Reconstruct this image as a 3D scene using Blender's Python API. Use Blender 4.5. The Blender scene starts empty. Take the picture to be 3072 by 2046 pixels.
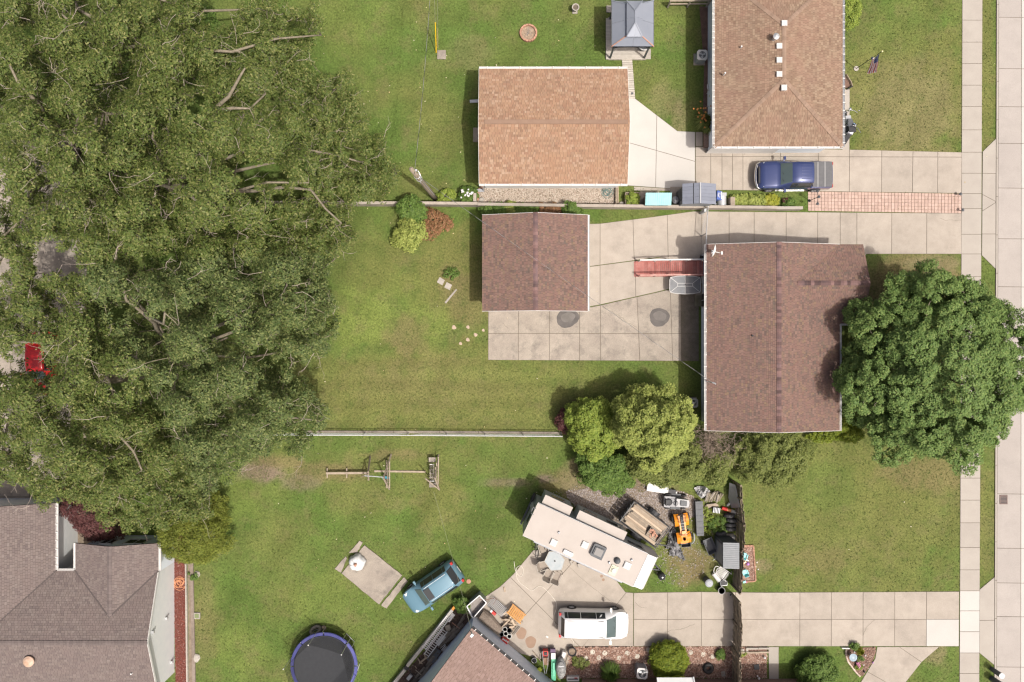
import bpy, math, random
import numpy as np
from mathutils import Vector, Matrix
random.seed(7)
rng = np.random.default_rng(7)
sc = bpy.context.scene
COL = sc.collection
R = math.radians

# ------------------------------------------------------------------ camera
CH = 46.5                      # drone height in metres
PX = 3072 / 69.75              # photograph pixels per metre at ground level
cam_d = bpy.data.cameras.new('camera'); cam = bpy.data.objects.new('camera', cam_d); COL.objects.link(cam)
cam.location = (0, 0, CH); cam_d.sensor_width = 36; cam_d.lens = 24; cam_d.clip_end = 600
sc.camera = cam
# ------------------------------------------------------------------ world, sun, exposure
w = bpy.data.worlds.new("World"); sc.world = w; w.use_nodes = True
nt = w.node_tree
sky = nt.nodes.new('ShaderNodeTexSky'); sky.sky_type = 'NISHITA'; sky.sun_disc = False
sky.sun_elevation = R(63.5); sky.sun_rotation = R(130); sky.dust_density = 8.0; sky.air_density = 0.5; sky.ozone_density = 0.0
nt.links.new(sky.outputs[0], nt.nodes['Background'].inputs[0]); nt.nodes['Background'].inputs[1].default_value = 0.15
sd = bpy.data.lights.new('sun', 'SUN'); sun = bpy.data.objects.new('sun', sd); COL.objects.link(sun)
sd.energy = 3.7; sd.angle = R(1.1); sd.color = (1, .955, .89)
sun.rotation_euler = Vector((-.375, .315, -1)).to_track_quat('-Z', 'Y').to_euler(); sun.location = (20, -20, 60)
sc.view_settings.view_transform = 'Standard'; sc.view_settings.look = 'None'; sc.view_settings.gamma = 1
sc.view_settings.exposure = 0.07; sc.view_settings.use_curve_mapping = False
sc.cycles.max_bounces = 6; sc.cycles.diffuse_bounces = 3; sc.cycles.transparent_max_bounces = 8
sc.cycles.filter_width = 1.3

# ------------------------------------------------------------------ survey helpers: map position and height -> metres
def W(p, h=0.0):
 f = (1 - h / CH) / PX
 return Vector(((p[0] - 1536) * f, (1023 - p[1]) * f, h))
def T(c, r, x, y): return (c * 768 + x * .43488, r * 682 + y * .43495)
def D(x, y): return (x * 1.305, y * 1.305)
def ZM(x0, y0, s): return lambda x, y: (x0 + x / s, y0 + y / s)
Z1 = ZM(1560, 1420, 4.6125); Z2 = ZM(1840, 1420, 4.6125); Z3 = ZM(2040, 1440, 4.354); Z4 = ZM(1180, 1740, 5.124)
Z5 = ZM(1580, 1880, 6.197); Z6 = ZM(1880, 1900, 5.12); Z7 = ZM(1380, 520, 4.71); Z8 = ZM(1840, 500, 5.607)
Z9 = ZM(2200, 470, 6.542); ZA = ZM(1760, 0, 5.8875); ZB = ZM(2060, 100, 4.61); ZC = ZM(2480, 140, 5.06)
ZD = ZM(1880, 700, 6.533); ZE = ZM(960, 1340, 6.197); ZF = ZM(1000, 1600, 5.6); ZG = ZM(840, 1860, 8.43)
ZI = ZM(2480, 1900, 9.8125); ZJ = ZM(2900, 1960, 13.69); ZK = ZM(1200, 480, 9.8); ZL = ZM(2180, 1900, 10.74)

# ------------------------------------------------------------------ materials
MATS = {}
def mk(name, c1, c2=None, sc_=4.0, rough=.8, bump=0.0, bsc=60.0, isl=0.0, objr=0.0, metal=0.0, spec=.3, fine=0.0, fsc=40.0, ramp=None, trans=0.0, alpha=1.0, stretch=None, blotch=0.0, blsc=.6, blc=None, vcol=None, coat=0.0):
 if name in MATS: return MATS[name]
 m = bpy.data.materials.new(name); m.use_nodes = True; n = m.node_tree.nodes; l = m.node_tree.links
 b = n['Principled BSDF']; out = n['Material Output']
 b.inputs['Roughness'].default_value = rough; b.inputs['Metallic'].default_value = metal
 b.inputs['Specular IOR Level'].default_value = spec
 if coat: b.inputs['Coat Weight'].default_value = coat; b.inputs['Coat Roughness'].default_value = .05
 geo = n.new('ShaderNodeNewGeometry')
 pos = geo.outputs['Position']
 if stretch:
  tc = n.new('ShaderNodeTexCoord'); mp = n.new('ShaderNodeMapping'); mp.inputs['Scale'].default_value = stretch
  l.new(tc.outputs['Object'], mp.inputs[0]); pos = mp.outputs[0]
 def noise(s, d=4, r=.6):
  t = n.new('ShaderNodeTexNoise'); t.inputs['Scale'].default_value = s; t.inputs['Detail'].default_value = d; t.inputs['Roughness'].default_value = r
  l.new(pos, t.inputs['Vector']); return t.outputs['Fac']
 def mix(f, a, bb, bt='MIX'):
  x = n.new('ShaderNodeMix'); x.data_type = 'RGBA'; x.blend_type = bt
  for sock, val in ((x.inputs[0], f), (x.inputs[6], a), (x.inputs[7], bb)):
   if isinstance(val, (int, float)): sock.default_value = val
   elif isinstance(val, tuple): sock.default_value = (*val, 1)
   else: l.new(val, sock)
  return x.outputs[2]
 def mr(v, a, bb, c, d):
  x = n.new('ShaderNodeMapRange'); l.new(v, x.inputs[0])
  for i, k in enumerate((a, bb, c, d)): x.inputs[i + 1].default_value = k
  return x.outputs[0]
 if vcol:
  at = n.new('ShaderNodeAttribute'); at.attribute_name = vcol; col = at.outputs['Color']
  if c2: col = mix(mr(noise(sc_, 5, .68), .50, .74, 0, .75), col, c2)
 elif ramp:
  rp = n.new('ShaderNodeValToRGB'); e = rp.color_ramp.elements
  rp.color_ramp.interpolation = 'LINEAR'
  for i, c in enumerate(ramp):
   p_ = i / (len(ramp) - 1)
   el = e[i] if i < 2 else e.new(p_)
  for i, c in enumerate(ramp):
   e[i].position = i / (len(ramp) - 1)
  for i, c in enumerate(ramp): e[i].color = (*c, 1)
  l.new(geo.outputs['Random Per Island'], rp.inputs[0]); col = rp.outputs[0]
  if c2: col = mix(mr(noise(sc_, 3), .4, .65, 0, .55), col, c2)
 else:
  col = mix(mr(noise(sc_), .32, .68, 0, 1), c1, c2 if c2 else c1)
 if blotch: col = mix(mr(noise(blsc, 6, .7), .5, .72, 0, blotch), col, blc or (.12, .1, .085))
 def bright(v, lo, hi):
  g = n.new('ShaderNodeMapRange'); l.new(v, g.inputs[0]); g.inputs[3].default_value = lo; g.inputs[4].default_value = hi
  cc = n.new('ShaderNodeCombineColor')
  for i in range(3): l.new(g.outputs[0], cc.inputs[i])
  return cc.outputs[0]
 if isl and not ramp: col = mix(1.0, col, bright(geo.outputs['Random Per Island'], 1 - isl, 1 + isl), 'MULTIPLY')
 if objr:
  oi = n.new('ShaderNodeObjectInfo'); col = mix(1.0, col, bright(oi.outputs['Random'], 1 - objr, 1 + objr), 'MULTIPLY')
 if fine:
  f = noise(fsc, 3, .7); col = mix(1.0, col, bright(mr(f, .3, .7, 0, 1), 1 - fine, 1 + fine), 'MULTIPLY')
 l.new(col, b.inputs['Base Color'])
 if bump:
  bp = n.new('ShaderNodeBump'); bp.inputs['Strength'].default_value = bump; bp.inputs['Distance'].default_value = .03
  l.new(noise(bsc, 4), bp.inputs['Height']); l.new(bp.outputs[0], b.inputs['Normal'])
 sh = b.outputs[0]
 if trans:
  tr = n.new('ShaderNodeBsdfTranslucent'); l.new(col, tr.inputs[0]); ms = n.new('ShaderNodeMixShader'); ms.inputs[0].default_value = trans
  l.new(sh, ms.inputs[1]); l.new(tr.outputs[0], ms.inputs[2]); sh = ms.outputs[0]
 if alpha < 1:
  tp = n.new('ShaderNodeBsdfTransparent'); ms = n.new('ShaderNodeMixShader'); ms.inputs[0].default_value = alpha
  l.new(tp.outputs[0], ms.inputs[1]); l.new(sh, ms.inputs[2]); sh = ms.outputs[0]
 l.new(sh, out.inputs['Surface'])
 MATS[name] = m
 return m

M = {}
M['lawn'] = mk('grass', (0, 0, 0), (.140, .128, .056), sc_=.6, rough=.95, blotch=.6, blsc=1.3, blc=(.060, .092, .022), vcol='tint', fine=.36, fsc=8, bump=.8, bsc=22, spec=.1)
M['conc'] = mk('concrete', (0.318, 0.280, 0.237), (0.366, 0.323, 0.275), sc_=1.3, rough=.9, objr=.05, fine=.10, fsc=26, blotch=.55, blsc=.5, blc=(.215, .188, .16), bump=.2, bsc=70)
M['conc2'] = mk('weathered concrete', (.26, .225, .19), (.335, .295, .245), sc_=1.1, rough=.92, objr=.06, fine=.16, fsc=20, blotch=.85, blsc=.9, blc=(.15, .134, .116), bump=.25, bsc=60)
M['concnew'] = mk('new concrete', (0.423, 0.405, 0.378), (0.450, 0.432, 0.401), sc_=.8, rough=.9, objr=.03, fine=.05, fsc=25)
M['conclight'] = mk('light concrete', (0.318, 0.288, 0.254), (0.353, 0.323, 0.284), sc_=.9, rough=.9, objr=.03, fine=.06, fsc=25, blotch=.2, blsc=.5, blc=(.30, .275, .24))
M['roadc'] = mk('road concrete', (0.315, 0.287, 0.263), (0.362, 0.329, 0.301), sc_=1.0, rough=.9, objr=.04, fine=.09, fsc=24, blotch=.35, blsc=.5, blc=(.28, .25, .235))
M['joint'] = mk('joint soil', (.10, .085, .065), (.14, .115, .085), sc_=8, rough=1)
M['dirt'] = mk('dirt', (.16, .125, .09), (.23, .185, .14), sc_=2.5, rough=1, fine=.25, fsc=22)
M['mulchbase'] = mk('mulch soil', (.17, .105, .08), (.11, .07, .055), sc_=3, rough=1, fine=.3, fsc=25)
M['mulch'] = mk('mulch chips', (0, 0, 0), rough=1, ramp=[(.15, .075, .055), (.30, .19, .14), (.23, .13, .1), (.42, .32, .26), (.2, .11, .085)])
M['redmulch'] = mk('red mulch', (0, 0, 0), rough=1, ramp=[(.13, .035, .025), (.18, .06, .045), (.10, .03, .022), (.24, .13, .11)])
M['gravel'] = mk('gravel stones', (0, 0, 0), rough=.9, ramp=[(.28, .23, .18), (.42, .36, .3), (.33, .25, .2), (.5, .45, .38), (.36, .3, .25)])
M['gravelg'] = mk('grey gravel stones', (0, 0, 0), rough=.9, ramp=[(.16, .14, .13), (.30, .26, .24), (.23, .2, .18), (.38, .34, .31)])
M['redsh'] = mk('red shingles', (0, 0, 0), (.175, .105, .088), sc_=1.2, rough=.9, ramp=[(0.152, 0.089, 0.072), (0.181, 0.112, 0.092), (0.100, 0.071, 0.062), (0.201, 0.129, 0.104), (0.160, 0.102, 0.083), (0.186, 0.127, 0.085), (0.113, 0.087, 0.074), (0.168, 0.104, 0.086)], blotch=.3, blsc=.55, blc=(.12, .082, .072), fine=.12, fsc=40)
M['redcap'] = mk('dark ridge shingles', (.095, .065, .066), (.16, .095, .085), sc_=2.5, rough=.9, objr=.4, fine=.1)
M['tansh'] = mk('tan shingles', (0, 0, 0), (.31, .185, .115), sc_=.9, rough=.9, ramp=[(0.245, 0.153, 0.099), (0.310, 0.204, 0.132), (0.204, 0.123, 0.082), (0.343, 0.242, 0.169), (0.286, 0.174, 0.115), (0.229, 0.132, 0.089)], blotch=.3, blsc=.55, blc=(.24, .155, .105), fine=.1, fsc=40)
M['brnsh'] = mk('brown shingles', (0, 0, 0), (.25, .15, .11), sc_=.8, rough=.9, ramp=[(0.165, 0.107, 0.074), (0.248, 0.173, 0.118), (0.273, 0.200, 0.139), (0.190, 0.127, 0.089), (0.231, 0.159, 0.109)], blotch=.3, blsc=.55, blc=(.16, .11, .085), fine=.12, fsc=40)
M['gry'] = mk('taupe shingles', (0, 0, 0), (.155, .12, .112), sc_=.9, rough=.9, ramp=[(0.138, 0.110, 0.100), (0.170, 0.139, 0.126), (0.120, 0.096, 0.091), (0.184, 0.153, 0.139)], blotch=.3, blsc=.55, blc=(.11, .09, .085), fine=.1, fsc=40)
M['lowsh'] = mk('rose brown shingles', (0, 0, 0), (.22, .155, .13), sc_=1, rough=.9, ramp=[(.19, .13, .11), (.26, .185, .16), (.23, .16, .135), (.28, .20, .175)], blotch=.3, blsc=.55, blc=(.16, .115, .1), fine=.1, fsc=40)
M['deck'] = mk('roof deck', (.055, .04, .035), rough=.95)
M['white'] = mk('white paint', (.62, .61, .59), (.55, .54, .52), sc_=3, rough=.5, fine=.04)
M['siding'] = mk('pale siding', (.58, .6, .6), (.63, .64, .63), sc_=2, rough=.6)
M['bluesid'] = mk('blue grey siding', (.66, .72, .78), (.7, .76, .82), sc_=2, rough=.6)
M['brick'] = mk('brown brick wall', (.22, .14, .105), (.28, .19, .15), sc_=9, rough=.9, fine=.2, fsc=15)
M['wood'] = mk('weathered wood', (.35, .29, .22), (.25, .205, .16), sc_=3, rough=.85, objr=.18, fine=.15, fsc=30)
M['wood2'] = mk('grey wood', (.31, .275, .235), (.20, .175, .15), sc_=4, rough=.9, objr=.2, fine=.15, fsc=30)
M['lumber'] = mk('fresh lumber', (.42, .33, .245), (.34, .27, .20), sc_=4, rough=.8, objr=.3, fine=.12, fsc=25)
M['fence'] = mk('dark fence wood', (.20, .165, .12), (.27, .22, .16), sc_=5, rough=.9, objr=.25, fine=.2, fsc=30)
M['orangew'] = mk('orange pine', (.55, .29, .10), (.48, .24, .08), sc_=5, rough=.7, objr=.12)
M['redwood'] = mk('red painted boards', (.32, .105, .088), (.37, .16, .138), sc_=3, rough=.8, objr=.2, fine=.12, fsc=28, blotch=.4, blsc=2.2, blc=(.45, .27, .24))
M['bark'] = mk('bark', (.16, .14, .10), (.25, .215, .16), sc_=6, rough=.95, bump=.6, bsc=25, fine=.2)
M['twig'] = mk('pale bare twig', (.40, .34, .29), (.30, .25, .21), sc_=6, rough=.9)
M['dark'] = mk('black plastic', (.022, .023, .026), (.035, .035, .038), sc_=5, rough=.55)
M['rubber'] = mk('tyre rubber', (.03, .03, .032), (.055, .052, .05), sc_=9, rough=.9, fine=.15)
M['gmetal'] = mk('grey metal', (.30, .31, .33), (.36, .37, .38), sc_=4, rough=.45, metal=.4)
M['galv'] = mk('galvanised steel', (.48, .49, .5), (.55, .56, .57), sc_=6, rough=.4, metal=.5)
M['chrome'] = mk('chrome', (.7, .7, .7), rough=.15, metal=1.0)
M['glass'] = mk('dark glass', (.085, .115, .115), rough=.06, spec=.6)
M['glassb'] = mk('tinted dark glass', (.035, .038, .04), rough=.06, spec=.5)
M['gaz'] = mk('slate metal roofing', (.205, .225, .265), (.225, .245, .285), sc_=1.5, rough=.5, metal=.1, objr=.05)
M['shedroof'] = mk('shed panel roofing', (.165, .18, .22), (.185, .2, .24), sc_=2, rough=.6, objr=.06)
M['grayplast'] = mk('grey resin', (.20, .215, .225), (.23, .24, .25), sc_=3, rough=.6)
M['dgray'] = mk('charcoal plastic', (.075, .08, .09), (.10, .105, .11), sc_=4, rough=.55, fine=.1)
M['teal'] = mk('pale aqua ribbed metal', (.22, .46, .47), (.26, .50, .51), sc_=3, rough=.5)
M['rvroof'] = mk('cream rubber roof', (.415, .375, .34), (.39, .35, .315), sc_=1.0, rough=.75, fine=.04, blotch=.18, blsc=.9, blc=(.33, .295, .255))
M['rvside'] = mk('grey trailer siding', (.30, .33, .34), (.33, .355, .36), sc_=2, rough=.5)
M['orange'] = mk('orange plastic', (.66, .24, .015), (.6, .2, .01), sc_=5, rough=.4, coat=.4)
M['red'] = mk('red plastic', (.45, .03, .025), (.4, .028, .022), sc_=5, rough=.45)
M['redcar'] = mk('red car paint', (.5, .015, .015), rough=.3, coat=.6)
M['bluecar'] = mk('steel blue car paint', (.105, .20, .26), (.115, .215, .275), sc_=1, rough=.5, metal=.05, coat=.25)
M['navycar'] = mk('navy car paint', (.035, .05, .135), (.04, .056, .15), sc_=1, rough=.35, metal=.2, coat=.8)
M['whitecar'] = mk('white car paint', (.74, .74, .735), rough=.35, coat=.6)
M['tonneau'] = mk('grey bed cover', (.105, .105, .11), (.125, .125, .13), sc_=4, rough=.7)
M['lamp'] = mk('tail lamp red', (.4, .02, .02), rough=.2)
M['headl'] = mk('head lamp', (.55, .58, .58), rough=.1, spec=.6)
M['bluepad'] = mk('blue vinyl', (.055, .06, .21), (.08, .085, .26), sc_=3, rough=.5, blotch=.35, blsc=2, blc=(.17, .17, .36))
M['mat'] = mk('trampoline mat', (.03, .032, .036), (.036, .038, .042), sc_=5, rough=.85)
M['net'] = mk('black netting', (.02, .02, .022), rough=.9, alpha=.36)
M['terra'] = mk('terracotta', (.36, .19, .13), (.42, .24, .17), sc_=6, rough=.85, objr=.2, fine=.15)
M['paver'] = mk('brick pavers', (.40, .285, .235), (.45, .33, .28), sc_=3, rough=.9, objr=.09, fine=.14, fsc=25)
M['ash'] = mk('ash and leaves', (.33, .26, .19), (.2, .14, .1), sc_=7, rough=1, fine=.4)
M['stone'] = mk('pale stone', (.37, .34, .30), (.30, .275, .24), sc_=6, rough=.9, objr=.12, fine=.12)
M['stain'] = mk('damp concrete', (.075, .067, .062), (.11, .098, .09), sc_=1.8, rough=.6, fine=.14)
M['stain2'] = mk('brown stain', (.25, .17, .12), (.29, .20, .145), sc_=2, rough=.85)
M['tarp'] = mk('grey tarp', (.16, .16, .165), (.27, .27, .275), sc_=3, rough=.6)
M['tarpw'] = mk('pale tarp', (.5, .5, .5), (.36, .36, .36), sc_=3, rough=.6)
M['cloth'] = mk('taupe sling fabric', (.25, .215, .18), (.29, .25, .21), sc_=8, rough=.9)
M['green'] = mk('green plastic', (.07, .42, .24), (.06, .36, .2), sc_=5, rough=.4)
M['tealp'] = mk('turquoise plastic', (.16, .55, .58), rough=.4)
M['purple'] = mk('purple plastic', (.35, .18, .42), rough=.4)
M['pink'] = mk('pink petals', (.62, .22, .36), rough=.7)
M['yellow'] = mk('yellow plastic', (.72, .46, .02), rough=.5)
M['navy'] = mk('navy cloth', (.05, .065, .19), (.07, .085, .24), sc_=8, rough=.85, trans=.3)
M['redcl'] = mk('red cloth', (.5, .09, .10), rough=.85, trans=.3)
M['whitecl'] = mk('white cloth', (.76, .74, .73), rough=.85, trans=.3)
M['hosec'] = mk('hose', (.62, .58, .5), rough=.5)
M['hoseo'] = mk('orange hose', (.55, .25, .13), rough=.5)
M['hoseg'] = mk('teal hose', (.10, .18, .17), rough=.5)
M['wire'] = mk('cable', (.3, .3, .3), (.05, .05, .05), sc_=1.6, rough=.6)
M['wiret'] = mk('thin steel cable', (.24, .25, .17), rough=.5)
def leafm(name, ramp, tr=.3):
 return mk(name, (0, 0, 0), rough=.6, spec=.25, ramp=ramp, trans=tr)
M['lf_oak'] = leafm('ash leaves', tr=.16, ramp=[(0.059, 0.091, 0.018), (0.087, 0.127, 0.027), (0.123, 0.159, 0.036), (0.047, 0.077, 0.016), (0.168, 0.191, 0.048), (0.072, 0.109, 0.024), (.235, .235, .085), (.045, .07, .016)])
M['lf_oak2'] = leafm('ash leaves bluish', tr=.16, ramp=[(0.057, 0.091, 0.025), (0.084, 0.123, 0.034), (0.115, 0.150, 0.045), (0.048, 0.075, 0.022), (0.146, 0.177, 0.053), (.20, .22, .08), (.04, .065, .018)])
M['lf_maple'] = leafm('maple leaves', [(0.113, 0.195, 0.050), (0.154, 0.241, 0.068), (0.199, 0.287, 0.085), (0.087, 0.162, 0.042), (0.257, 0.327, 0.097), (0.135, 0.219, 0.059)])
M['lf_lime'] = leafm('lime leaves', [(0.235, 0.307, 0.050), (0.179, 0.254, 0.042), (0.314, 0.366, 0.070), (0.129, 0.195, 0.032)])
M['lf_yel'] = leafm('yellow green leaves', [(0.302, 0.345, 0.085), (0.235, 0.287, 0.065), (0.381, 0.414, 0.115), (0.157, 0.207, 0.045)])
M['lf_olive'] = leafm('olive leaves', [(0.156, 0.186, 0.047), (0.214, 0.248, 0.068), (0.110, 0.144, 0.036), (0.272, 0.296, 0.089)])
M['lf_green'] = leafm('mid green leaves', [(0.098, 0.167, 0.033), (0.138, 0.224, 0.046), (0.075, 0.132, 0.029), (0.190, 0.265, 0.061)])
M['lf_gold'] = leafm('golden leaves', [(.32, .33, .03), (.24, .27, .03), (.4, .38, .06), (.17, .21, .03)])
M['lf_burg'] = leafm('burgundy leaves', [(.12, .045, .045), (.09, .032, .034), (.165, .075, .065), (.075, .028, .028)])
M['lf_dry'] = leafm('dry leaves', [(.24, .11, .05), (.3, .16, .08), (.17, .08, .04), (.2, .15, .06)], .15)
M['lf_con'] = leafm('conifer sprays', [(0.144, 0.172, 0.028), (0.184, 0.213, 0.034), (0.109, 0.144, 0.023), (0.230, 0.236, 0.044)], .15)
M['lf_arb'] = leafm('golden arborvitae', [(0.120, 0.175, 0.014), (0.180, 0.219, 0.018), (0.084, 0.138, 0.012), (0.240, 0.250, 0.025)], .15)
M['lf_turf'] = leafm('turf blades', [(.055, .095, .016), (.085, .12, .025), (.11, .125, .032), (.07, .105, .02)], .25)
M['lf_fall'] = leafm('fallen leaves', [(.5, .45, .22), (.6, .55, .4), (.45, .32, .12), (.66, .62, .5)], .1)

# ------------------------------------------------------------------ object helpers
def tag(o, label=None, cat=None, group=None, kind=None):
 if label: o['label'] = label
 if cat: o['category'] = cat
 if group: o['group'] = group
 if kind: o['kind'] = kind
 return o
def thing(name, label, cat, loc=(0, 0, 0), rz=0.0, group=None):
 o = bpy.data.objects.new(name, None); COL.objects.link(o); o.location = loc; o.rotation_euler = (0, 0, rz)
 o.empty_display_size = .2
 return tag(o, label, cat, group)
def copy_tree(o, parent=None):
 c = o.copy(); COL.objects.link(c); c.parent = parent
 for ch in list(o.children): copy_tree(ch, c)
 return c

class MB:
 def __init__(s): s.v = []; s.f = []
 def add(s, vs, fs):
  k = len(s.v); s.v += [tuple(v) for v in vs]; s.f += [tuple(i + k for i in f) for f in fs]; return s
 def box(s, c, z, rz=0.0, tilt=None):
  x, y, h = z[0] / 2, z[1] / 2, z[2] / 2
  m = Matrix.Rotation(rz, 3, 'Z')
  if tilt: m = m @ tilt
  c = Vector(c)
  vs = [c + m @ Vector((a * x, b * y, d * h)) for a, b, d in ((-1, -1, -1), (1, -1, -1), (1, 1, -1), (-1, 1, -1), (-1, -1, 1), (1, -1, 1), (1, 1, 1), (-1, 1, 1))]
  return s.add(vs, [(3, 2, 1, 0), (4, 5, 6, 7), (0, 1, 5, 4), (1, 2, 6, 5), (2, 3, 7, 6), (3, 0, 4, 7)])
 def bar(s, p, q, w, h):
  p, q = Vector(p), Vector(q); d = q - p
  rot = d.to_track_quat('X', 'Z').to_matrix()
  return s.box((p + q) / 2, (d.length, w, h), 0, rot)
 def prism(s, poly, z0, z1):
  a = sum(poly[i][0] * poly[(i + 1) % len(poly)][1] - poly[(i + 1) % len(poly)][0] * poly[i][1] for i in range(len(poly)))
  if a < 0: poly = poly[::-1]
  n = len(poly)
  g = (lambda p: z1) if not callable(z1) else z1
  return s.add([(p[0], p[1], z0) for p in poly] + [(p[0], p[1], g(p)) for p in poly],
                     [tuple(range(n - 1, -1, -1)), tuple(range(n, 2 * n))] + [(i, (i + 1) % n, n + (i + 1) % n, n + i) for i in range(n)])
 def tube(s, pts, r, n=6, cap=True):
  pts = [Vector(p) for p in pts]; m = len(pts)
  rs = r if isinstance(r, (list, tuple)) else [r] * m
  vs = []; up = Vector((0, 0, 1))
  d0 = (pts[1] - pts[0]).normalized()
  a = d0.orthogonal().normalized()
  for i, p in enumerate(pts):
   d = (pts[min(i + 1, m - 1)] - pts[max(i - 1, 0)])
   d = d.normalized() if d.length > 1e-9 else d0
   a = (a - d * a.dot(d))
   a = a.normalized() if a.length > 1e-6 else d.orthogonal().normalized()
   b = d.cross(a)
   for k in range(n):
    t = 2 * math.pi * k / n; vs.append(p + (a * math.cos(t) + b * math.sin(t)) * rs[i])
  fs = [(i * n + k, i * n + (k + 1) % n, (i + 1) * n + (k + 1) % n, (i + 1) * n + k) for i in range(m - 1) for k in range(n)]
  if cap: fs += [tuple(range(n - 1, -1, -1)), tuple((m - 1) * n + k for k in range(n))]
  return s.add(vs, fs)
 def lathe(s, prof, c=(0, 0, 0), n=16, sx=1.0, sy=1.0, wob=None):
  c = Vector(c); vs = []
  for j, (r, z) in enumerate(prof):
   for k in range(n):
    t = 2 * math.pi * k / n; rr = r * (wob(t, j) if wob else 1)
    vs.append(c + Vector((rr * math.cos(t) * sx, rr * math.sin(t) * sy, z)))
  fs = [(i * n + k, i * n + (k + 1) % n, (i + 1) * n + (k + 1) % n, (i + 1) * n + k) for i in range(len(prof) - 1) for k in range(n)]
  fs += [tuple(range(n - 1, -1, -1)), tuple((len(prof) - 1) * n + k for k in range(n))]
  return s.add(vs, fs)
 def cyl(s, c, r, h, n=14, r2=None): return s.lathe([(r, 0), (r if r2 is None else r2, h)], c, n)
 def torus(s, c, Rr, r, m=None, n=20, k=8, sx=1.0, sy=1.0):
  m = m or Matrix.Identity(3); c = Vector(c); vs = []
  for i in range(n):
   t = 2 * math.pi * i / n
   for j in range(k):
    u = 2 * math.pi * j / k
    vs.append(c + m @ Vector(((Rr + r * math.cos(u)) * math.cos(t) * sx, (Rr + r * math.cos(u)) * math.sin(t) * sy, r * math.sin(u))))
  return s.add(vs, [(i * k + j, ((i + 1) % n) * k + j, ((i + 1) % n) * k + (j + 1) % k, i * k + (j + 1) % k) for i in range(n) for j in range(k)])
 def sheet(s, a, b, c, d, t=.02):
  a, b, c, d = map(Vector, (a, b, c, d)); n = (b - a).cross(d - a).normalized() * t
  return s.add([a, b, c, d, a - n, b - n, c - n, d - n], [(0, 1, 2, 3), (7, 6, 5, 4), (4, 5, 1, 0), (5, 6, 2, 1), (6, 7, 3, 2), (7, 4, 0, 3)])
 def mesh(s, name, mat, smooth=False):
  me = bpy.data.meshes.new(name); me.from_pydata(s.v, [], s.f); me.update()
  if mat: me.materials.append(mat)
  if smooth: me.polygons.foreach_set('use_smooth', [True] * len(me.polygons))
  return me
 def obj(s, name, mat, parent=None, world=False, smooth=False, label=None, kind=None):
  if world and parent is not None:
   o0 = parent.location; s.v = [(v[0] - o0.x, v[1] - o0.y, v[2] - o0.z) for v in s.v]
  o = bpy.data.objects.new(name, s.mesh(name, mat, smooth)); COL.objects.link(o); o.parent = parent
  return tag(o, label, None, None, kind)
 def one(s, name, mat, label, cat, loc=None, group=None, smooth=False, kind=None, local=False):
  if loc is None:
   a = np.array(s.v); loc = Vector((a[:, 0].mean(), a[:, 1].mean(), a[:, 2].min()))
  if not local: s.v = [(v[0] - loc[0], v[1] - loc[1], v[2] - loc[2]) for v in s.v]
  o = bpy.data.objects.new(name, s.mesh(name, mat, smooth)); COL.objects.link(o); o.location = loc
  return tag(o, label, cat, group, kind)

_cube = {}
def piece(name, parent, c, size, mat, rz=0.0, world=False, tilt=None):
 """one board, brick or block as its own object; alike pieces share mesh data"""
 key = mat.name
 if key not in _cube: _cube[key] = MB().box((0, 0, 0), (1, 1, 1)).mesh(name, mat)
 o = bpy.data.objects.new(name, _cube[key]); COL.objects.link(o); o.parent = parent
 c = Vector(c)
 if world and parent is not None: c = c - Vector(parent.location)
 m = Matrix.Rotation(rz, 3, 'Z')
 if tilt is not None: m = m @ tilt
 o.location = c; o.rotation_euler = m.to_euler(); o.scale = size
 return o
def beam(name, parent, p, q, w, h, mat, world=False):
 p, q = Vector(p), Vector(q); d = q - p
 return piece(name, parent, (p + q) / 2, (d.length, w, h), mat, 0, world, d.to_track_quat('X', 'Z').to_matrix())

def fast_mesh(name, verts, nper, mat):
 """verts (N*nper,3) -> N separate faces of nper corners"""
 nv = len(verts); nf = nv // nper
 me = bpy.data.meshes.new(name); me.vertices.add(nv); me.loops.add(nv); me.polygons.add(nf)
 me.vertices.foreach_set('co', verts.astype(np.float32).ravel())
 me.loops.foreach_set('vertex_index', np.arange(nv, dtype=np.int32))
 me.polygons.foreach_set('loop_start', np.arange(0, nv, nper, dtype=np.int32))
 me.update(); me.validate(); me.materials.append(mat)
 return me
def norm(a): return a / np.maximum(np.linalg.norm(a, axis=1, keepdims=True), 1e-9)
def leaves(cent, rad, per, size, up=.8, elong=1.7, squash=.7, shell=.5, lean=0.0, out=None, ow=.9):
 """leaf-sized faces spread through every clump's volume"""
 n = len(cent); idx = np.repeat(np.arange(n), per)
 d = norm(rng.normal(size=(n * per, 3))); d[:, 2] = np.where(rng.random(n * per) < .72, np.abs(d[:, 2]), d[:, 2])
 r = rad[idx] * (shell + (1 - shell) * rng.random(n * per)) ** .7
 off = d * r[:, None]; off[:, 2] *= squash
 c = cent[idx] + off
 nn = norm(d * .7 + np.array([0, 0, up]) + rng.normal(size=(n * per, 3)) * .42 + (0 if out is None else out[idx] * ow))
 t = rng.normal(size=(n * per, 3)) + off / np.maximum(rad[idx][:, None], .01) * .6
 t = norm(t - nn * (t * nn).sum(1, keepdims=True)); t[:, 2] -= lean
 sd_ = np.cross(nn, t)
 L = (size * (.6 + .8 * rng.random(n * per)))[:, None]; Wd = L / elong
 v = np.stack([c - t * L * .5, c + sd_ * Wd * .5, c + t * L * .5, c - sd_ * Wd * .5], 1)
 return v.reshape(-1, 3)
def leaf_obj(name, v, mat, parent, kind=None):
 v = v - np.array(parent.location)
 o = bpy.data.objects.new(name, fast_mesh(name, v, 4, mat)); COL.objects.link(o); o.parent = parent
 return tag(o, kind=kind)

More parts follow.
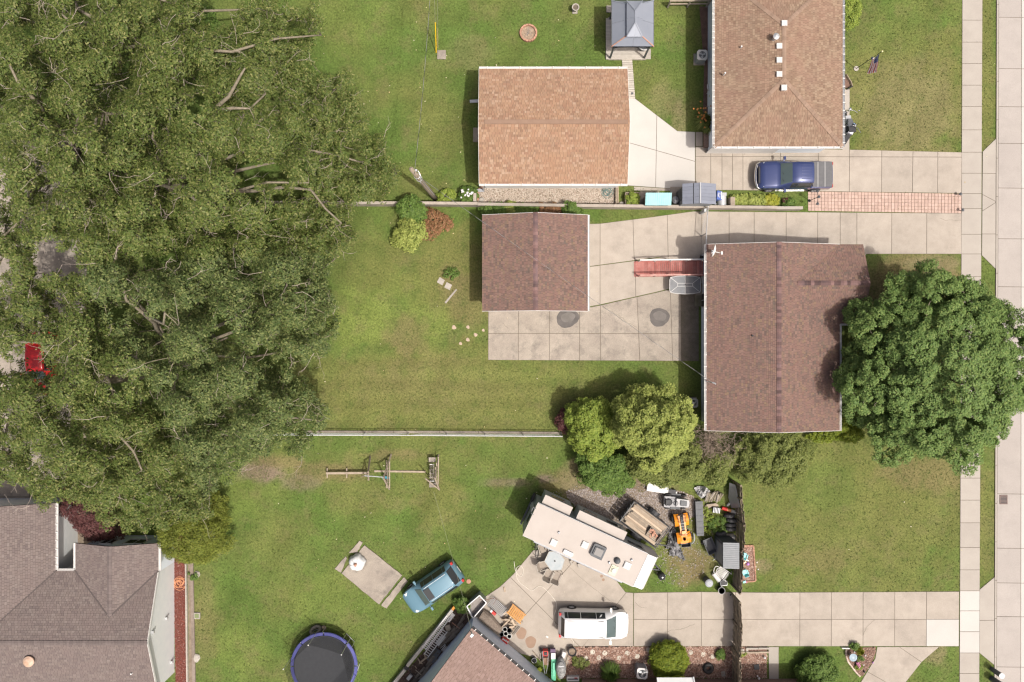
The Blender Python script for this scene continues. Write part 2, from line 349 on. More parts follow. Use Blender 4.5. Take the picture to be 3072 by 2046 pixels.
_ph = rng.random((3, 8, 4))
def vn(x, y, s, k=0):
 o = 0
 for j in range(8):
  a = _ph[k % 3, j]; th = a[0] * 6.283
  o = o + np.sin((x * math.cos(th) + y * math.sin(th)) * (6.283 / s) * (.6 + a[1]) + a[2] * 6.283)
 return o / 4.0
def inside(px, py, poly):
 res = np.zeros(len(px), bool); j = len(poly) - 1
 for i in range(len(poly)):
  xi, yi = poly[i]; xj, yj = poly[j]
  c = ((yi > py) != (yj > py)) & (px < (xj - xi) * (py - yi) / (yj - yi + 1e-12) + xi)
  res ^= c; j = i
 return res

# ------------------------------------------------------------------ slabs
def split(poly, a, b):
 def sd_(p): return (b[0] - a[0]) * (p[1] - a[1]) - (b[1] - a[1]) * (p[0] - a[0])
 A, B = [], []
 for i in range(len(poly)):
  p, q = poly[i], poly[(i + 1) % len(poly)]; s, t = sd_(p), sd_(q)
  (A if s >= 0 else B).append(p)
  if (s >= 0) != (t >= 0):
   k = s / (s - t); x = (p[0] + (q[0] - p[0]) * k, p[1] + (q[1] - p[1]) * k); A.append(x); B.append(x)
 return [x for x in (A, B) if len(x) > 2 and abs(area(x)) > .02]
def area(p): return .5 * sum(p[i][0] * p[(i + 1) % len(p)][1] - p[(i + 1) % len(p)][0] * p[i][1] for i in range(len(p)))
def inset(poly, g):
 if area(poly) < 0: poly = poly[::-1]
 ps = []
 for p in poly:
  if not ps or math.dist(p, ps[-1]) > .02: ps.append(p)
 if math.dist(ps[0], ps[-1]) < .02: ps.pop()
 n = len(ps); out = []
 for i in range(n):
  a, b, c = ps[i - 1], ps[i], ps[(i + 1) % n]
  d1 = Vector((b[0] - a[0], b[1] - a[1])).normalized(); d2 = Vector((c[0] - b[0], c[1] - b[1])).normalized()
  n1 = Vector((-d1.y, d1.x)); n2 = Vector((-d2.y, d2.x)); m = n1 + n2
  k = g / max(m.dot(n1), .35); out.append((b[0] + m.x * k, b[1] + m.y * k))
 return out
def pave(name, label, polys, lines, mat, z=.03, gap=.016, skip_mat=None, piecename='slab', bed=True):
 """a paved surface: a joint bed with every slab as an object of its own. polys, lines in survey pixels"""
 P = [[tuple(W(p)[:2]) for p in poly] for poly in polys]
 ctr = Vector((sum(p[0] for p in P[0]) / len(P[0]), sum(p[1] for p in P[0]) / len(P[0]), 0))
 b = MB()
 for p in P: b.prism([(x - ctr.x, y - ctr.y) for x, y in p], -.05, z - .014)
 root = bpy.data.objects.new(name, b.mesh(name, M['joint'])); COL.objects.link(root); root.location = ctr
 tag(root, label, None, None, 'structure')
 todo = list(P)
 for a, c in lines:
  a, c = W(a), W(c); new = []
  for p in todo: new += split(p, a, c)
  todo = new
 for p in todo:
  q = inset(p, gap)
  if abs(area(q)) < .02: continue
  cx = sum(k[0] for k in q) / len(q); cy = sum(k[1] for k in q) / len(q)
  mm = mat
  if skip_mat:
   for test, m2 in skip_mat:
    if test(cx, cy): mm = m2
  o = MB().prism([(x - cx, y - cy) for x, y in q], -.02, z).obj(piecename, mm, root)
  o.location = (cx - ctr.x, cy - ctr.y, random.uniform(-.003, .003))
 return root
def flat(name, label, poly, mat, z=.012, kind='structure'):
 P = [W(p) for p in poly]; c = sum(P, Vector()) / len(P)
 o = MB().prism([(p.x - c.x, p.y - c.y) for p in P], -.05, z).obj(name, mat); o.location = (c.x, c.y, 0)
 return tag(o, label, None, None, kind)
def wobble_poly(poly, k=6, amp=3):
 out = []
 for i in range(len(poly)):
  a, b = poly[i], poly[(i + 1) % len(poly)]
  for j in range(k):
   t = j / k; out.append((a[0] + (b[0] - a[0]) * t + random.uniform(-amp, amp), a[1] + (b[1] - a[1]) * t + random.uniform(-amp, amp)))
 return out
def chips(name, label, poly, n, size, mat, z=.02, flatn=.35, heap=0.0, hole=None):
 """loose stones or bark chips lying in a bed: stuff"""
 P = np.array([W(p)[:2] for p in poly]); lo, hi = P.min(0), P.max(0)
 q = rng.random((n * 3, 2)) * (hi - lo) + lo; q = q[inside(q[:, 0], q[:, 1], P)][:n]
 if hole is not None:
  q = q[~hole(q)]
 m = len(q); s = size * (.5 + rng.random((m, 1)))
 zc = np.full((m, 1), z) + rng.random((m, 1)) * size * .5
 c = np.hstack([q, zc]); ang = rng.random(m) * 6.283
 ax = np.stack([np.cos(ang), np.sin(ang), rng.normal(0, .25, m)], 1); ay = np.stack([-np.sin(ang), np.cos(ang), rng.normal(0, .25, m)], 1)
 el = 1.0 + rng.random((m, 1)) * (1.6 if flatn < .3 else .5)
 up = np.array([0, 0, 1.0])
 x1, x2, y1, y2, t = c + ax * s * el * .5, c - ax * s * el * .5, c + ay * s * .5, c - ay * s * .5, c + up * s * flatn
 tri = np.stack([x1, y1, t, y1, x2, t, x2, y2, t, y2, x1, t], 1).reshape(-1, 3)
 # weld the four faces of each chip so that it is one island
 vs = np.stack([x1, y1, x2, y2, t], 1).reshape(-1, 3)
 base = (np.arange(m) * 5)[:, None]
 fi = (base + np.array([[0, 1, 4, 1, 2, 4, 2, 3, 4, 3, 0, 4]])).ravel().astype(np.int32)
 me = bpy.data.meshes.new(name); me.vertices.add(m * 5); me.loops.add(m * 12); me.polygons.add(m * 4)
 o0 = np.array([vs[:, 0].mean(), vs[:, 1].mean(), 0])
 me.vertices.foreach_set('co', (vs - o0).astype(np.float32).ravel()); me.loops.foreach_set('vertex_index', fi)
 me.polygons.foreach_set('loop_start', np.arange(0, m * 12, 3, dtype=np.int32)); me.update(); me.validate(); me.materials.append(mat)
 o = bpy.data.objects.new(name, me); COL.objects.link(o); o.location = o0
 return tag(o, label, None, None, 'stuff')

# ================================================================== THE GROUND
xs = np.concatenate([[-260, -120, -60, -45], np.arange(-37, 37.01, .25), [45, 60, 120, 260]])
ys = np.concatenate([[-260, -120, -50, -30], np.arange(-25, 25.01, .25), [30, 50, 120, 260]])
gx, gy = np.meshgrid(xs, ys); nx_, ny_ = len(xs), len(ys)
lush, olive, bright, brown, dirt_c, dry = [np.array(c) for c in ((.084, .130, .030), (.132, .138, .044), (.142, .178, .045), (.158, .13, .062), (.17, .135, .095), (.188, .16, .085))]
px_ = gx * PX / 1.305 + 1177; py_ = 784 - gy * PX / 1.305        # full-picture survey units
tint = np.ones(gx.shape + (3,)) * lush
def blend(c, a):
 global tint
 a = np.clip(a, 0, 1)[..., None]; tint = tint * (1 - a) + c * a
def ell(x, y, rx, ry, soft=.5, wob=.35):
 d = np.hypot((px_ - x) / rx, (py_ - y) / ry) + wob * vn(px_, py_, 70) * .6 + wob * .4 * vn(px_, py_, 24, 1)
 return np.clip((1 - d) / soft + .5, 0, 1)
blend(olive, .24 + .30 * vn(gx, gy, 6.5) + .16 * vn(gx, gy, 2.4, 1))
for x, y, rx, ry, c, s in [
 (2080, 220, 160, 190, olive, .8), (2090, 250, 110, 110, dry, .4), (2060, 70, 90, 60, lush, .3), (2265, 150, 22, 240, olive, .7), (2270, 1200, 24, 150, olive, .6), (2110, 640, 110, 60, brown, .75), (2150, 605, 60, 20, dry, .8), (2030, 680, 60, 60, (brown * .8), .7),
 (1950, 1180, 280, 200, olive, .62), (2070, 1130, 130, 80, olive, .4), (2140, 1090, 110, 40, brown, .55), (1900, 1120, 70, 60, lush, .35), (1885, 1290, 70, 30, brown, .35),
 (1000, 900, 330, 110, olive, .72), (1050, 640, 120, 120, olive, .8), (1000, 880, 180, 60, brown, .28), (820, 720, 85, 75, bright, .8), (900, 690, 80, 70, bright, .35), (860, 755, 60, 30, bright, .6), (980, 745, 55, 50, bright, .5), (840, 600, 90, 70, olive, .6),
 (935, 775, 45, 45, brown, .5), (1080, 700, 45, 60, brown, .35), (900, 930, 250, 25, olive, .5), (1200, 930, 260, 90, olive, .35), (1250, 860, 300, 25, bright, .22),
 (760, 1085, 110, 22, brown, .6), (600, 1080, 50, 25, dirt_c, .8), (640, 1062, 60, 16, brown, .6), (690, 1110, 40, 20, dirt_c, .5), (1290, 1105, 55, 28, brown, .6), (1335, 1108, 48, 45, dry, .85), (1255, 1100, 22, 9, dirt_c * .95, 1), (1170, 1110, 60, 10, dirt_c, .55),
 (1010, 1160, 60, 60, olive, .6), (860, 1140, 90, 40, olive, .45), (960, 1060, 160, 40, olive, .35), (1120, 1220, 60, 60, lush * .75, .55), (1070, 1260, 30, 30, lush * .7, .4), (560, 1400, 40, 60, lush * .75, .45), (650, 1240, 80, 60, olive, .3), (540, 1150, 60, 50, bright, .35), (560, 1500, 60, 60, bright, .35), (750, 1380, 90, 70, bright, .3), (1010, 1400, 70, 30, lush * .8, .4), (470, 1440, 25, 120, brown, .35), (910, 1045, 70, 10, brown, .5),
 (640, 560, 200, 200, lush * .75, .4), (1480, 200, 60, 60, olive, .35), (1530, 230, 40, 40, dry, .35), (1500, 60, 60, 40, bright, .25), (1300, 110, 90, 60, lush, .5), (1520, 60, 30, 40, bright, .4), (1010, 290, 70, 70, olive, .45), (960, 420, 60, 40, olive, .4), (1080, 120, 50, 40, dry, .25), (800, 60, 130, 60, bright, .22), (1560, 280, 18, 40, dry, .6), (1470, 115, 30, 14, dry, .6),
 (1440, 1140, 110, 50, dirt_c, .8), (1570, 1200, 90, 80, olive, .6), (1590, 1300, 55, 40, brown, .8), (1640, 1230, 40, 40, bright, .3), (1750, 1300, 30, 16, dry, .7), (2150, 1500, 26, 30, dry, .6), (1960, 1500, 90, 50, lush, .3), (1250, 745, 60, 90, olive, .6), (1040, 650, 30, 45, brown, .5), (960, 505, 60, 40, olive, .4)]:
 blend(c, ell(x, y, rx, ry) * min(1, s * 1.25))
mow = .07 * np.sin(py_ / 7.5 + .25 * vn(px_, py_, 200)) * ell(1000, 900, 420, 120) + .05 * np.sin((px_ + py_ * .15) / 8.0) * ell(2080, 230, 150, 180) + .04 * np.sin(py_ / 10) * ell(1000, 250, 300, 260)
tint = np.clip(tint * (1 + mow + .10 * vn(gx, gy, 3.2, 2))[..., None], .005, 1)
gv = np.stack([gx.ravel(), gy.ravel(), np.zeros(gx.size)], 1)
gi = np.arange(nx_ * ny_).reshape(ny_, nx_)
gf = np.stack([gi[:-1, :-1].ravel(), gi[:-1, 1:].ravel(), gi[1:, 1:].ravel(), gi[1:, :-1].ravel()], 1)
gm = bpy.data.meshes.new('lawn'); gm.from_pydata(gv.tolist(), [], gf.tolist())
ca = gm.color_attributes.new('tint', 'FLOAT_COLOR', 'POINT'); ca.data.foreach_set('color', np.concatenate([tint.reshape(-1, 3), np.ones((gx.size, 1))], 1).astype(np.float32).ravel())
gm.materials.append(M['lawn']); lawn = bpy.data.objects.new('lawn', gm); COL.objects.link(lawn); tag(lawn, 'patchy green and olive mown lawn between the houses', None, None, 'structure')

# ================================================================== PAVED SURFACES
B = 2200
pave('road', 'pale concrete street with tooled joints along the right edge', [[(2996, -160), (3240, -160), (3236, B), (2988, B)]],
     [((2990, y), (3240, y + 3)) for y in (52, 206, 320, 430, 564, 716, 860, 1010, 1140, 1481, 1644, 1748, 1849, 2000, 2110)] + [((3064, -200), (3061, B))], M['roadc'],
     skip_mat=[(lambda x, y: x > 34.7, M['concnew'])])
pave('kerb', 'low concrete kerb between parkway grass and street', [[(2989, -160), (2995.5, -160), (2987.5, B), (2981, B)]], [((2980, y), (3000, y)) for y in range(-100, 2200, 115)], M['conclight'], z=.06, piecename='kerb_stone')
SW = (lambda y: 2886 - 8.3 * y / 2046); SE = (lambda y: 2946.8 - 9.5 * y / 2046)
jy = [-60, 61, 127, 191, 256, 320, 390, 457, 520, 581, 626, 703, 762, 830, 895, 960, 1025, 1090, 1160, 1230, 1300, 1367, 1434, 1500, 1568, 1642, 1709, 1772, 1832, 1894.5, 1958, 2020, 2090]
pave('sidewalk', 'pale concrete sidewalk crossing both driveways', [[(SW(-160), -160), (SE(-160), -160), (SE(B), B), (SW(B), B)]], [((2870, y), (2960, y)) for y in jy], M['conclight'], z=.034,
     skip_mat=[(lambda x, y: -21.24 < y < -16.9, M['concnew'])])
pave('driveway', 'concrete apron with angled sides between sidewalk and street by the paver strip', [[(2947, 455), (2989, 414), (2989, 810), (2944.5, 766)]],
     [((2940, 520), (2995, 521)), ((2940, 580), (2989, 606)), ((2940, 637), (2989, 606)), ((2940, 702), (2995, 702))], M['conclight'], z=.031)
pave('driveway', 'concrete apron with angled sides at the street end of the driveway below the front lawn', [[(2938, 1768), (2988, 1726), (2986, 1998), (2937, 1958)]], [((2930, 1861), (2990, 1860))], M['conclight'], z=.031)
# neighbour's drive with the navy truck
tx = [(2086, 2086), (2132, 2132), (2165.5, 2165.5), (2197, 2197), (2228.5, 2228.5), (2341, 2341), (2454, 2455), (2548.5, 2547), (2645, 2644), (2739, 2736), (2813, 2812)]
pave('driveway', 'concrete driveway under the navy pickup truck', [[(2086, 440), (2132, 440), (2548, 449), (2885, 457), (2884, 580), (2548, 575.5), (2197, 570.5), (2086, 571)]],
     [((a, 400), (b, 600)) for a, b in tx] + [((2000, 469), (2340, 470))], M['conc'])
pave('driveway', 'bright newer concrete pad beside the tan garage', [[(1870, 285), (1886, 288), (1900, 292), (2032, 393.5), (2085, 396), (2085, 571), (2000, 565), (1870, 556)]],
     [((1971, 300), (1966, 600)), ((1850, 418), (2090, 486))], M['concnew'], z=.033)
pave('driveway', 'worn concrete square in the shade at the house corner', [[(2086.5, 396), (2108, 396), (2108, 439), (2086.5, 439)]], [], M['conc'])
# red house drive and patio
pave('driveway', 'concrete driveway along the upper side of the red roofed house', [[(1762, 672), (1800, 671), (1950, 652), (2080, 634), (2884, 640), (2884, 762), (2600, 762), (2585, 775), (2000, 775), (1980, 771), (1762, 800)]],
     [((a, 600), (b, 800)) for a, b in ((1800.5, 1800), (1897, 1903), (2000.5, 2005), (2105, 2105.5), (2187, 2187), (2262, 2262), (2358, 2358), (2453, 2452), (2520, 2520), (2570, 2570), (2675, 2674), (2780, 2779))] + [((2720, 639), (2721, 639.1))][:0], M['conc'])
pave('patio', 'grey concrete patio slabs between the red garage and the ramp', [[(1762, 801), (1980, 772.5), (2106, 764), (2106, 860), (2023, 863), (1960, 878), (1800, 914), (1762, 921)]],
     [((1800, 700), (1800, 1000)), ((1904, 700), (1909, 1000)), ((2005, 700), (2010, 1000))], M['conc'])
pave('patio', 'large stained concrete patio behind the red roofed house', [[(1465, 925), (1762, 923), (1800, 916), (2023, 865), (2096, 862), (2096, 1083), (1464.5, 1080)]],
     [((1555.5, 900), (1555, 1100)), ((1648, 900), (1648, 1100)), ((1739, 880), (1738.5, 1100)), ((1801, 850), (1802, 1100)), ((1909, 850), (1920, 1100)), ((2010, 850), (2018.5, 1100)), ((2042, 860), (2044, 1100)), ((1464, 1000), (2100, 1001))], M['conc2'],
     skip_mat=[(lambda x, y: x > 11.5, mk('shadowed concrete', (.115, .10, .08), (.165, .14, .115), sc_=2, rough=.95, fine=.2, fsc=20, blotch=.5, blsc=.9, blc=(.07, .075, .04)))])  # house's cast shadow painted into the slabs along its wall
# south driveway
pave('driveway', 'long concrete driveway in front of the white car', [[(1901, 1778), (2100, 1775), (2304, 1777), (2877, 1774), (2876, 1938.5), (1901, 1938.5)]],
     [((1800, 1857.5), (2900, 1857.5))] + [((x, 1700), (x - 1, 2000)) for x in (2003, 2105, 2206, 2399.5, 2494, 2589, 2684, 2779)], M['conc'], skip_mat=[(lambda x, y: x > 28.2 and y < -18.95, M['concnew'])])
pave('patio', 'concrete parking pad under the white car and the patio table', [[(1900, 1938.5), (1716, 1938.5), (1705, 2000), (1560, 1960), (1390, 1830), (1440, 1800), (1500, 1760), (1540, 1722), (1600, 1650), (1700, 1650), (1850, 1742), (1876, 1776), (1900, 1778)]],
     [((1600, 1570), (2000, 1810)), ((1480, 1950), (1760, 1640)), ((1700, 2000), (1900, 1750)), ((1500, 1700), (1800, 2000))], M['conc'])
pave('path', 'curving concrete walk in the bottom right corner', [[(2631, 1940), (2817, 1940), (2765, 1985), (2717, 2046), (2640, 2130), (2500, 2130), (2582, 2046), (2625, 1975)]], [((2690, 1935), (2770, 1990)), ((2590, 2008), (2700, 2070))], M['conc'])
pave('path', 'narrow light concrete walk beside the mulch bed at the lower edge', [[(2305, 1940), (2336, 1940), (2336, 2130), (2308, 2130)]], [((2300, 2043), (2340, 2043))], M['conclight'])
pave('path', 'strip of concrete walk along the brown roofed house front', [[(2526, 268), (2549, 268), (2548, 451), (2526, 450)]], [], M['conclight'])
# old pad with skirting strips
pave('concrete_pad', 'old tilted concrete pad standing alone in the grass', [wobble_poly([ZF(525, 190), ZF(1160, 700), ZF(770, 1195), ZF(140, 670)], 9, .7)], [], M['conc2'], z=.06)
pave('concrete_pad', 'broken concrete strip along the lower end of the pad', [wobble_poly([ZF(1190, 725), ZF(1252, 800), ZF(890, 1262), ZF(795, 1200)], 8, 1.2)], [], M['conc2'], z=.05)
pave('concrete_pad', 'broken concrete strip beyond the white cover', [wobble_poly([ZF(440, 122), ZF(500, 150), ZF(400, 325), ZF(255, 330)], 5, .9)], [], M['conc2'], z=.05)
pave('concrete_pad', 'short broken concrete strip at the left corner of the pad', [wobble_poly([ZF(215, 378), ZF(232, 425), ZF(132, 665), ZF(22, 590)], 5, .9)], [], M['conc2'], z=.05)
# left side, under the trees
pave('driveway', 'shaded concrete driveway under the big trees at the left edge', [[(-260, 420), (250, 420), (262, 860), (215, 1240), (190, 1520), (-260, 1520)]],
     [((-260, y), (260, y)) for y in (520, 729, 900, 1010, 1180, 1310, 1420, 1490)] + [((90, 400), (90, 1530))], M['conc2'])
flat('path', 'strip of bare soil beside the pale wall of the lower left house', [(130, 1520), (355, 1540), (355, 1730), (130, 1730)], M['dirt'], .014)
# handhole, stepping squares, hidden posts
hp = thing('utility_pad', 'small square concrete utility lid in the lawn by the yellow guard', 'utility lid', W(T(1, 0, 1281, 380)))
MB().box((0, 0, .03), (.58, .60, .14)).obj('lid_frame', M['conc2'], hp); MB().box((0, 0, .105), (.42, .44, .02)).obj('lid', M['conc2'], hp)
for i, (x, y, a, lab) in enumerate([(1276, 372, .5, 'upper of the two square stepping stones in the middle lawn'), (1326, 406, .45, 'lower of the two square stepping stones in the middle lawn')]):
 MB().prism(inset([(-.22, -.2), (.23, -.21), (.21, .2), (-.22, .22)], .01), -.02, .04).one('stepping_stone', M['stone'], lab, 'stepping stone', W(T(1, 1, x, y)), 'stepping stones in the middle lawn', local=True).rotation_euler = (0, 0, -a)
MB().prism([(-.6, -.06), (.6, -.05), (.6, .05), (-.6, .07)], -.02, .03).one('edging_strip', M['stone'], 'short half buried stone edging strip below the square stones', 'edging', W(T(1, 1, 1345, 475)), local=True).rotation_euler = (0, 0, .88)
for x, y, r, lab in [(1366, 690, .15, 'pale round plug in the lawn, leftmost of the six'), (1462, 688, .12, 'pale round plug in the lawn level with the leftmost'), (1568, 710, .1, 'small round plug in the lawn nearest the patio'), (1515, 741, .13, 'round plug in the lawn just below the one nearest the patio'), (1461, 775, .13, 'round plug in the lawn second from the bottom of the arc'), (1411, 801, .11, 'pinkish round plug in the lawn lowest of the arc')]:
 MB().lathe([(r * 1.0, -.02), (r, .02), (r * .8, .028)], n=9, wob=lambda t, j: 1 + .12 * math.sin(3 * t + x) + .08 * math.sin(7 * t)).one('stone_disc', mk('pink stone', (.36, .28, .21), (.42, .33, .25), sc_=9, rough=.9, fine=.2), lab, 'stone disc', W(T(1, 1, x, y)), 'stone discs in an arc on the lawn', local=True)

# brick paver strip: every paver an object
pv = bpy.data.objects.new('paver_strip', None); COL.objects.link(pv); tag(pv, 'strip of pinkish brick pavers beside the driveway', None, None, 'structure')
c00, c10, c11, c01 = [W(T(3, 0, *p)) for p in ((274, 1320), (1333, 1336), (1331, 1472), (275, 1455))]
pv.location = c00.copy()
MB().prism([(c00.x, c00.y), (c01.x, c01.y), (c11.x, c11.y), (c10.x, c10.y)], -.04, .012).obj('joint_bed', M['joint'], pv, world=True)
NC, NR = 46, 6; redges = [0, .155, .33, .505, .68, .845, 1.0]
for i in range(NC):
 for j in range(NR):
  def P_(u, v): return c00.lerp(c10, u).lerp(c01.lerp(c11, u), v)
  a, c = P_(i / NC, redges[j]), P_((i + 1) / NC, redges[j + 1]); m_ = P_((i + .5) / NC, (redges[j] + redges[j + 1]) / 2)
  piece('paver', pv, (m_.x, m_.y, .012 + random.uniform(-.002, .004)), (abs(c.x - a.x) - .024, abs(a.y - c.y) - .02, .05), M['paver'], math.atan2(c10.y - c00.y, c10.x - c00.x), True)

# water stains on the patios
st_ = bpy.data.objects['patio.001']
for (x, y), (rx, ry), nm in ((T(2, 1, 383, 628), (.78, .62), 'damp ring near the garage'), (T(2, 1, 1016, 620), (.72, .6), 'damp ring in the middle of the patio')):
 pos = W((x, y)) - st_.location
 MB().lathe([(1, 0), (1, .0015)], n=28, wob=lambda t, j, q=x: 1 + .06 * math.sin(2 * t + q) + .05 * math.sin(3 * t + 1) + .02 * math.sin(9 * t), sx=rx, sy=ry).obj('water_stain', M['stain'], st_, label=nm).location = (pos.x, pos.y, .0345)
 MB().lathe([(1, 0), (1, .0015)], n=24, wob=lambda t, j, q=y: 1 + .08 * math.sin(2 * t + q) + .05 * math.sin(5 * t), sx=rx * .62, sy=ry * .55).obj('water_stain', mk('drying concrete', (.12, .11, .10), (.155, .14, .13), sc_=2, rough=.8, fine=.14), st_).location = (pos.x + .03, pos.y + .08, .039)
st2 = bpy.data.objects['patio.002']
for p, r in ((Z4(1965, 812), .36), (Z4(2112, 950), .36)):
 pos = W(p) - st2.location
 MB().lathe([(r, 0), (r, .0015)], n=24, wob=lambda t, j: 1 + .05 * math.sin(3 * t) + .03 * math.sin(5 * t), sy=1.15).obj('round_stain', M['stain2'], st2).location = (pos.x, pos.y, .0345)

# ================================================================== GRAVEL AND MULCH
gs = [Z7(312, 150), Z7(2185, 150), Z7(2185, 432), Z7(250, 415), Z7(236, 285), Z7(290, 200)]
flat('gravel_bed', 'pale pea gravel strip below the tan garage', gs, M['dirt'])
chips('gravel', 'loose pale pea gravel below the tan garage', gs, 9000, .055, M['gravel'], .015, .4)
gy_ = wobble_poly([(1690, 1480), (1780, 1455), (1880, 1465), (1940, 1478), (2080, 1480), (2085, 1540), (1990, 1620), (1960, 1640), (1930, 1600), (1800, 1560), (1720, 1520)], 4, 9)
flat('gravel_bed', 'weedy grey gravel patch round the lumber trailer', gy_, M['dirt'], .010)
chips('gravel', 'grey gravel scattered round the lumber trailer', gy_, 4600, .075, M['gravelg'], .012, .4)
chips('gravel', 'gravel litter spreading into the grass by the trailer', wobble_poly([(1650, 1470), (1900, 1440), (2140, 1500), (2130, 1700), (2050, 1770), (1960, 1740), (1960, 1620), (1780, 1560)], 3, 10), 1500, .06, M['gravelg'], .008, .4)
mb1 = [(1700, 1939.5), (2300, 1939.5), (2300, 2034), (2090, 2034), (1690, 2034), (1660, 2010), (1705, 1990)]
flat('mulch_bed', 'brown mulch bed along the lower edge of the driveway', mb1, M['mulchbase'])
chips('mulch', 'brown and pink bark chips in the bed below the driveway', mb1, 12000, .07, M['mulch'], .012, .25)
rm = [T(0, 2, 1195, 560), T(0, 2, 1285, 560), T(0, 2, 1290, 1700), T(0, 2, 1215, 1700)]
flat('mulch_bed', 'red mulch bed beside the pale wall of the lower left house', rm, mk('red soil', (.11, .035, .026), (.14, .05, .04), sc_=5, rough=1, fine=.3))
chips('mulch', 'red bark chips along the pale wall', rm, 3600, .055, M['redmulch'], .012, .25)
flat('path', 'bare earth strip outside the timber edging of the red bed', [T(0, 2, 1296, 640), T(0, 2, 1330, 640), T(0, 2, 1352, 1700), T(0, 2, 1305, 1700)], M['dirt'], .011)
fb = [Z3(815, 855), Z3(955, 855), Z3(985, 1310), Z3(870, 1325), Z3(790, 1325)]
flat('mulch_bed', 'small brick edged mulch bed on the lawn side of the fence', fb, M['mulchbase'])
chips('mulch', 'bark chips in the small bed with turquoise chairs', fb, 1500, .06, M['mulch'], .012, .25)
isl_ = [ZI(575, 440), ZI(1440, 400), ZI(1445, 560), ZI(1330, 860), ZI(1130, 1160), ZI(1060, 1260), ZI(900, 1190), ZI(640, 850), ZI(570, 650)]
flat('mulch_bed', 'leaf shaped mulch island beside the curving walk', isl_, M['mulchbase'])
chips('mulch', 'pinkish bark chips in the leaf shaped island', isl_, 700, .045, M['mulch'], .012, .25)
lo = [Z4(960, 430), Z4(1180, 560), Z4(1150, 680), Z4(470, 1568), Z4(330, 1740), Z4(-120, 1740), Z4(120, 1500), Z4(560, 1000), Z4(900, 560)]
flat('mulch_bed', 'dark littered soil between the white timber and the blue garage', lo, mk('dark soil', (.06, .042, .035), (.09, .065, .055), sc_=4, rough=1, fine=.3))
chips('mulch', 'dark bark chips and litter beside the blue garage', lo, 2200, .08, mk('dark chips', (0, 0, 0), rough=1, ramp=[(.04, .03, .025), (.10, .07, .055), (.07, .045, .04), (.15, .12, .1)]), .012, .25)
hb = [(2098, 20), (2131, 20), (2131, 388), (2108, 388), (2112, 200)]
flat('mulch_bed', 'narrow shaded soil strip under the eaves of the brown roofed house', hb, M['mulchbase'])
bb = [(2528, 225), (2540, 232), (2553, 250), (2548, 262), (2528, 266)]
flat('mulch_bed', 'tiny flower bed at the corner of the front walk', bb, M['mulchbase'])

# ================================================================== ROOFS
def shingles(mb, p0, p1, q0, q1, ex=.15, tab=.33, lift=.014):
 """real courses of tabs on a slope: eave edge p0-p1, top edge q0-q1"""
 p0, p1, q0, q1 = map(Vector, (p0, p1, q0, q1)); u = (p1 - p0).normalized()
 def sp(p): return (p - p0).dot(u)
 wv = (q0 - p0) - u * sp(q0); n = max(1, int(wv.length / ex)); nn = u.cross(wv).normalized()
 if nn.z < 0: nn = -nn
 e = (0.0, sp(p1)); t_ = (sp(q0), sp(q1))
 lo_ = min(e[0], t_[0]); hi_ = max(e[1], t_[1])
 for i in range(n):
  a, b = i / n, (i + 1) / n
  sa0, sb0 = e[0] + (t_[0] - e[0]) * a, e[1] + (t_[1] - e[1]) * a
  sa1, sb1 = e[0] + (t_[0] - e[0]) * b, e[1] + (t_[1] - e[1]) * b
  s = lo_ - random.random() * tab
  while s < hi_:
   wdt = tab * random.uniform(.7, 1.3); s2 = s + wdt - .012
   c0, d0, c1, d1 = max(s, sa0), min(s2, sb0), max(s, sa1), min(s2, sb1)
   s += wdt
   if d0 - c0 < .005 and d1 - c1 < .005: continue
   c0, d0 = min(c0, sb0), max(d0, sa0); c1, d1 = min(c1, sb1), max(d1, sa1)
   if d0 < c0: c0 = d0 = (c0 + d0) / 2
   if d1 < c1: c1 = d1 = (c1 + d1) / 2
   L = nn * (lift + random.random() * .006)
   f = lambda k, t: p0 + u * k + wv * t
   mb.add([f(c0, a), f(d0, a), f(c0, a) + L, f(d0, a) + L, f(d1, b) + nn * .002, f(c1, b) + nn * .002], [(0, 1, 3, 2), (2, 3, 4, 5)])
 return mb
def slab3(mb, pts, t=.12):
 pts = [Vector(p) for p in pts]; n = len(pts)
 k = (pts[1] - pts[0]).cross(pts[2] - pts[0])
 if k.z < 0: pts = pts[::-1]
 return mb.add([p for p in pts] + [p - Vector((0, 0, t)) for p in pts], [tuple(range(n)), tuple(range(2 * n - 1, n - 1, -1))] + [(i, n + i, n + (i + 1) % n, (i + 1) % n) for i in range(n)])
_cap = {}
def caps(root, a, b, mat, slope, step=.2, wid=.15, name='ridge_shingle'):
 """overlapping ridge shingles, each an object sharing one bent mesh"""
 a, b = Vector(a), Vector(b); d = b - a; n = max(1, int(d.length / step)); L = d.length / n
 key = (mat.name, round(slope, 2), wid, round(L, 2))
 if key not in _cap:
  z = -wid * slope; h = .022
  m = MB().add([(-L / 2, -wid, z), (-L / 2, 0, 0), (-L / 2, wid, z), (L / 2 + .02, -wid, z), (L / 2 + .02, 0, 0), (L / 2 + .02, wid, z), (-L / 2, -wid, z + h * .3), (-L / 2, 0, h * .3), (-L / 2, wid, z + h * .3), (L / 2 + .02, -wid, z + h), (L / 2 + .02, 0, h), (L / 2 + .02, wid, z + h)],
                     [(6, 9, 10, 7), (7, 10, 11, 8), (3, 4, 10, 9), (4, 5, 11, 10), (0, 6, 7, 1), (1, 7, 8, 2), (0, 3, 9, 6), (2, 8, 11, 5)])
  _cap[key] = m.mesh(name, mat)
 q = d.to_track_quat('X', 'Z')
 for i in range(n):
  o = bpy.data.objects.new(name, _cap[key]); COL.objects.link(o); o.parent = root; o.rotation_mode = 'QUATERNION'; o.rotation_quaternion = q
  o.location = a + d * ((i + .5) / n) + Vector((0, 0, .022))
